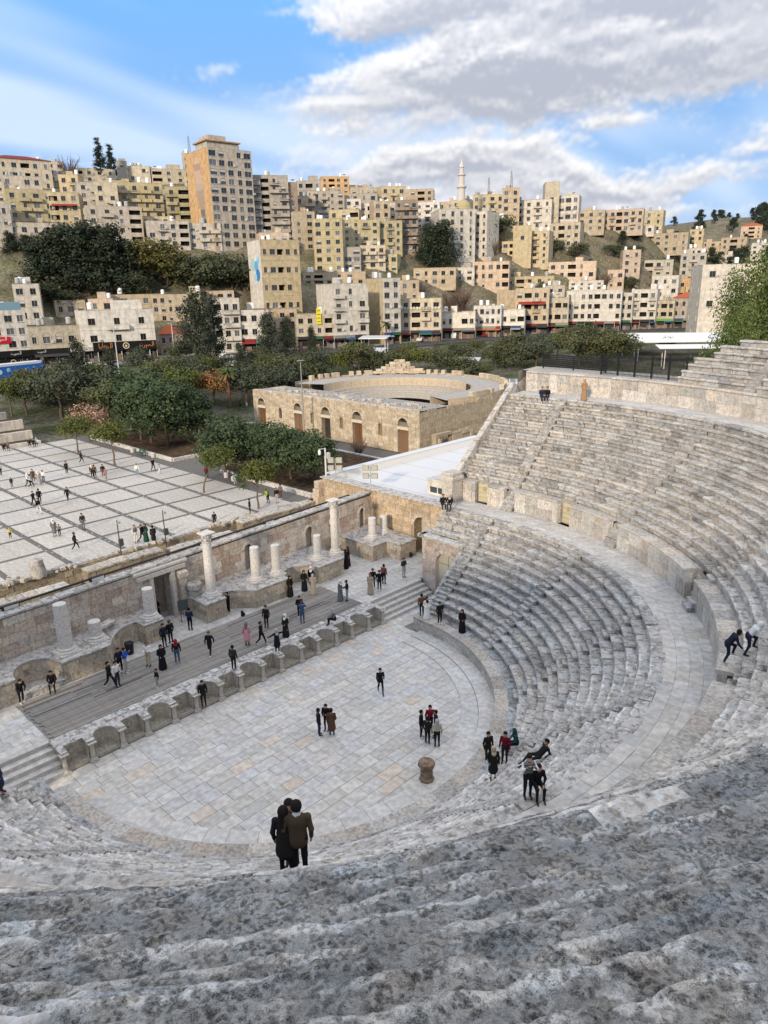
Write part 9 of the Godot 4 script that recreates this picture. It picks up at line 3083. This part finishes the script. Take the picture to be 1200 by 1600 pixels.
	person("person in dark olive standing far back on the plaza strip", 12.67, 2.00, -61.65, 0.16, "stand", "darkolive", "black", "black", 1.72)
	person("person in black walking near the far young tree", 16.69, 2.00, -66.41, 1.19, "walk", "black", "black", "black", 1.72)
	person("person in black with a pale head at the left of the far pair", 13.98, 2.00, -56.97, -0.22, "stand", "black", "black", "white", 1.72)
	person("person in brown at the right of the far pair on the plaza", 14.19, 2.00, -56.70, 2.57, "stand", "brown", "black", "black", 1.72)
	person("person in black top and reddish trousers on the far plaza", 15.05, 2.00, -56.19, -0.41, "stand", "black", "rust", "black", 1.72)
	person("child in pink beside the reddish trousers on the plaza", 14.96, 2.00, -55.28, 0.29, "stand", "pink", "lgrey", "black", 1.30)
	person("person in a white top and pale blue jeans alone on the plaza", 18.07, 2.00, -53.06, -0.45, "stand", "white", "ljeans", "black", 1.72)
	person("person in black walking by the grove corner", 20.97, 2.00, -54.31, 0.05, "walk", "black", "black", "black", 1.72)
	person("child in pale grey beside the black walker by the grove corner", 20.63, 2.00, -52.04, -1.53, "walk", "lgrey", "white", "black", 1.30)
	person("person in a dark jacket and grey trousers standing on the near plaza", 4.06, 2.00, -36.99, -0.02, "stand", "darkolive", "grey", "black", 1.72)
	person("person in a grey coat and white headscarf with a child on the plaza", 1.33, 2.00, -37.20, -0.16, "coat", "grey", "lgrey", "white", 1.72)
	person("child in grey beside the grey coat on the plaza", 1.67, 2.00, -36.82, -0.52, "stand", "grey", "black", "black", 1.20)
	person("person in black striding along the near plaza strip", 1.01, 2.00, -31.64, 1.21, "walk", "black", "black", "black", 1.72)
	person("small child in a yellow jacket at the left of the near plaza", -1.84, 2.00, -39.73, -0.28, "stand", "yellow", "black", "beige", 1.10)
	person("person in a patterned top at the left of the near plaza group", 5.70, 2.00, -29.39, -0.09, "stand", "varsity", "white", "brown", 1.72)
	person("person in black walking in the near plaza group", 6.19, 2.00, -29.09, 0.60, "walk", "black", "black", "black", 1.72)
	person("person in dark green with a pinkish skirt in the near plaza group", 6.52, 2.00, -28.98, -0.97, "robe", "darkgreen", "pink", "black", 1.72)
	person("person in a long black coat at the right of the near plaza group", 6.74, 2.00, -27.93, 2.68, "coat", "black", "black", "black", 1.72)
	person("person in dark red behind the leaning tree", 23.17, 2.00, -44.91, 2.25, "stand", "darkred", "black", "black", 1.72)
	person("person behind the plaza kerb showing only head and shoulders", 14.19, 1.50, -29.37, -0.37, "stand", "darknavy", "black", "black", 1.50)
	person("person in a dark uniform beside the young tree trunk", 17.96, 2.00, -28.52, 0.97, "stand", "darknavy", "black", "black", 1.72)
	person("person in a yellow safety vest stooping on the plaza", 21.78, 2.00, -30.53, -1.32, "lean", "vest", "black", "black", 1.72)
	person("person in black behind the yellow vest", 22.42, 2.00, -29.77, -0.29, "stand", "black", "lgrey", "black", 1.72)
	person("person in grey at the edge of the second tree bed", 23.64, 2.00, -30.66, -1.17, "stand", "grey", "brown", "black", 1.72)
	person("person in white sitting on the green bench under the young tree", 23.83, 2.00, -40.30, 0.12, "sit", "white", "lgrey", "black", 1.72)
	person("person in black sitting at the left end of the low seat wall", 12.50, 2.00, -84.08, -0.30, "sit", "black", "black", "black", 1.72)
	person("person in grey sitting second on the low seat wall", 13.06, 2.00, -84.11, -0.13, "sit", "grey", "black", "black", 1.72)
	person("person in black at the left of the trio on the low seat wall", 16.37, 2.00, -84.43, -0.32, "sit", "black", "black", "black", 1.72)
	person("person in dark blue in the middle of the trio on the low seat wall", 16.76, 2.00, -83.94, -0.15, "sit", "navy", "black", "black", 1.72)
	person("person in white at the right of the trio on the low seat wall", 17.29, 2.00, -84.05, -0.51, "sit", "white", "black", "white", 1.72)
	person("person in black resting on the low wall by the palm", 58.08, 2.20, -88.22, 0.45, "sit", "black", "black", "black", 1.72)
	person("person in pale clothes near the palm by the odeon corner", 57.99, 2.20, -85.70, -1.65, "stand", "lgrey", "grey", "black", 1.72)
	for e in [["backpack", "black backpack on the ground by the podium beside the person in black", Vector3(4.0, 1.27, -10.0), Color(0.012, 0.012, 0.013)], ["bag", "black bag lying on the stage paving near the dark arch", Vector3(21.2, 1.27, -8.9), Color(0.015, 0.015, 0.016)]]:
		var o := thing(e[0], e[1], "bag", e[2], 0.6)
		var b := nets([[Vector3(0, 0.14, 0), Vector3(0, 0.34, 0), 0.16, 0.13, 2, 1.4], [Vector3(0, 0.16, 0.12), Vector3(0, 0.24, 0.12), 0.10, 0.09, 2]], 0.03, 0.04)
		var a := []
		a.resize(Mesh.ARRAY_MAX)
		a[Mesh.ARRAY_VERTEX] = b[0]
		a[Mesh.ARRAY_NORMAL] = b[1]
		a[Mesh.ARRAY_INDEX] = b[3]
		var cc := PackedColorArray()
		cc.resize(b[0].size())
		cc.fill(e[3])
		a[Mesh.ARRAY_COLOR] = cc
		var m := ArrayMesh.new()
		m.add_surface_from_arrays(Mesh.PRIMITIVE_TRIANGLES, a)
		put("body", m, M.cloth, o)
		var st := MB.new()
		st.tube(Vector3(-0.05, 0.42, -0.08), Vector3(0, 0.52, -0.06), 0.012, 0.012, 5, e[3])
		st.tube(Vector3(0, 0.52, -0.06), Vector3(0.05, 0.42, -0.08), 0.012, 0.012, 5, e[3])
		put("strap", st.mesh(), M.cloth, o)
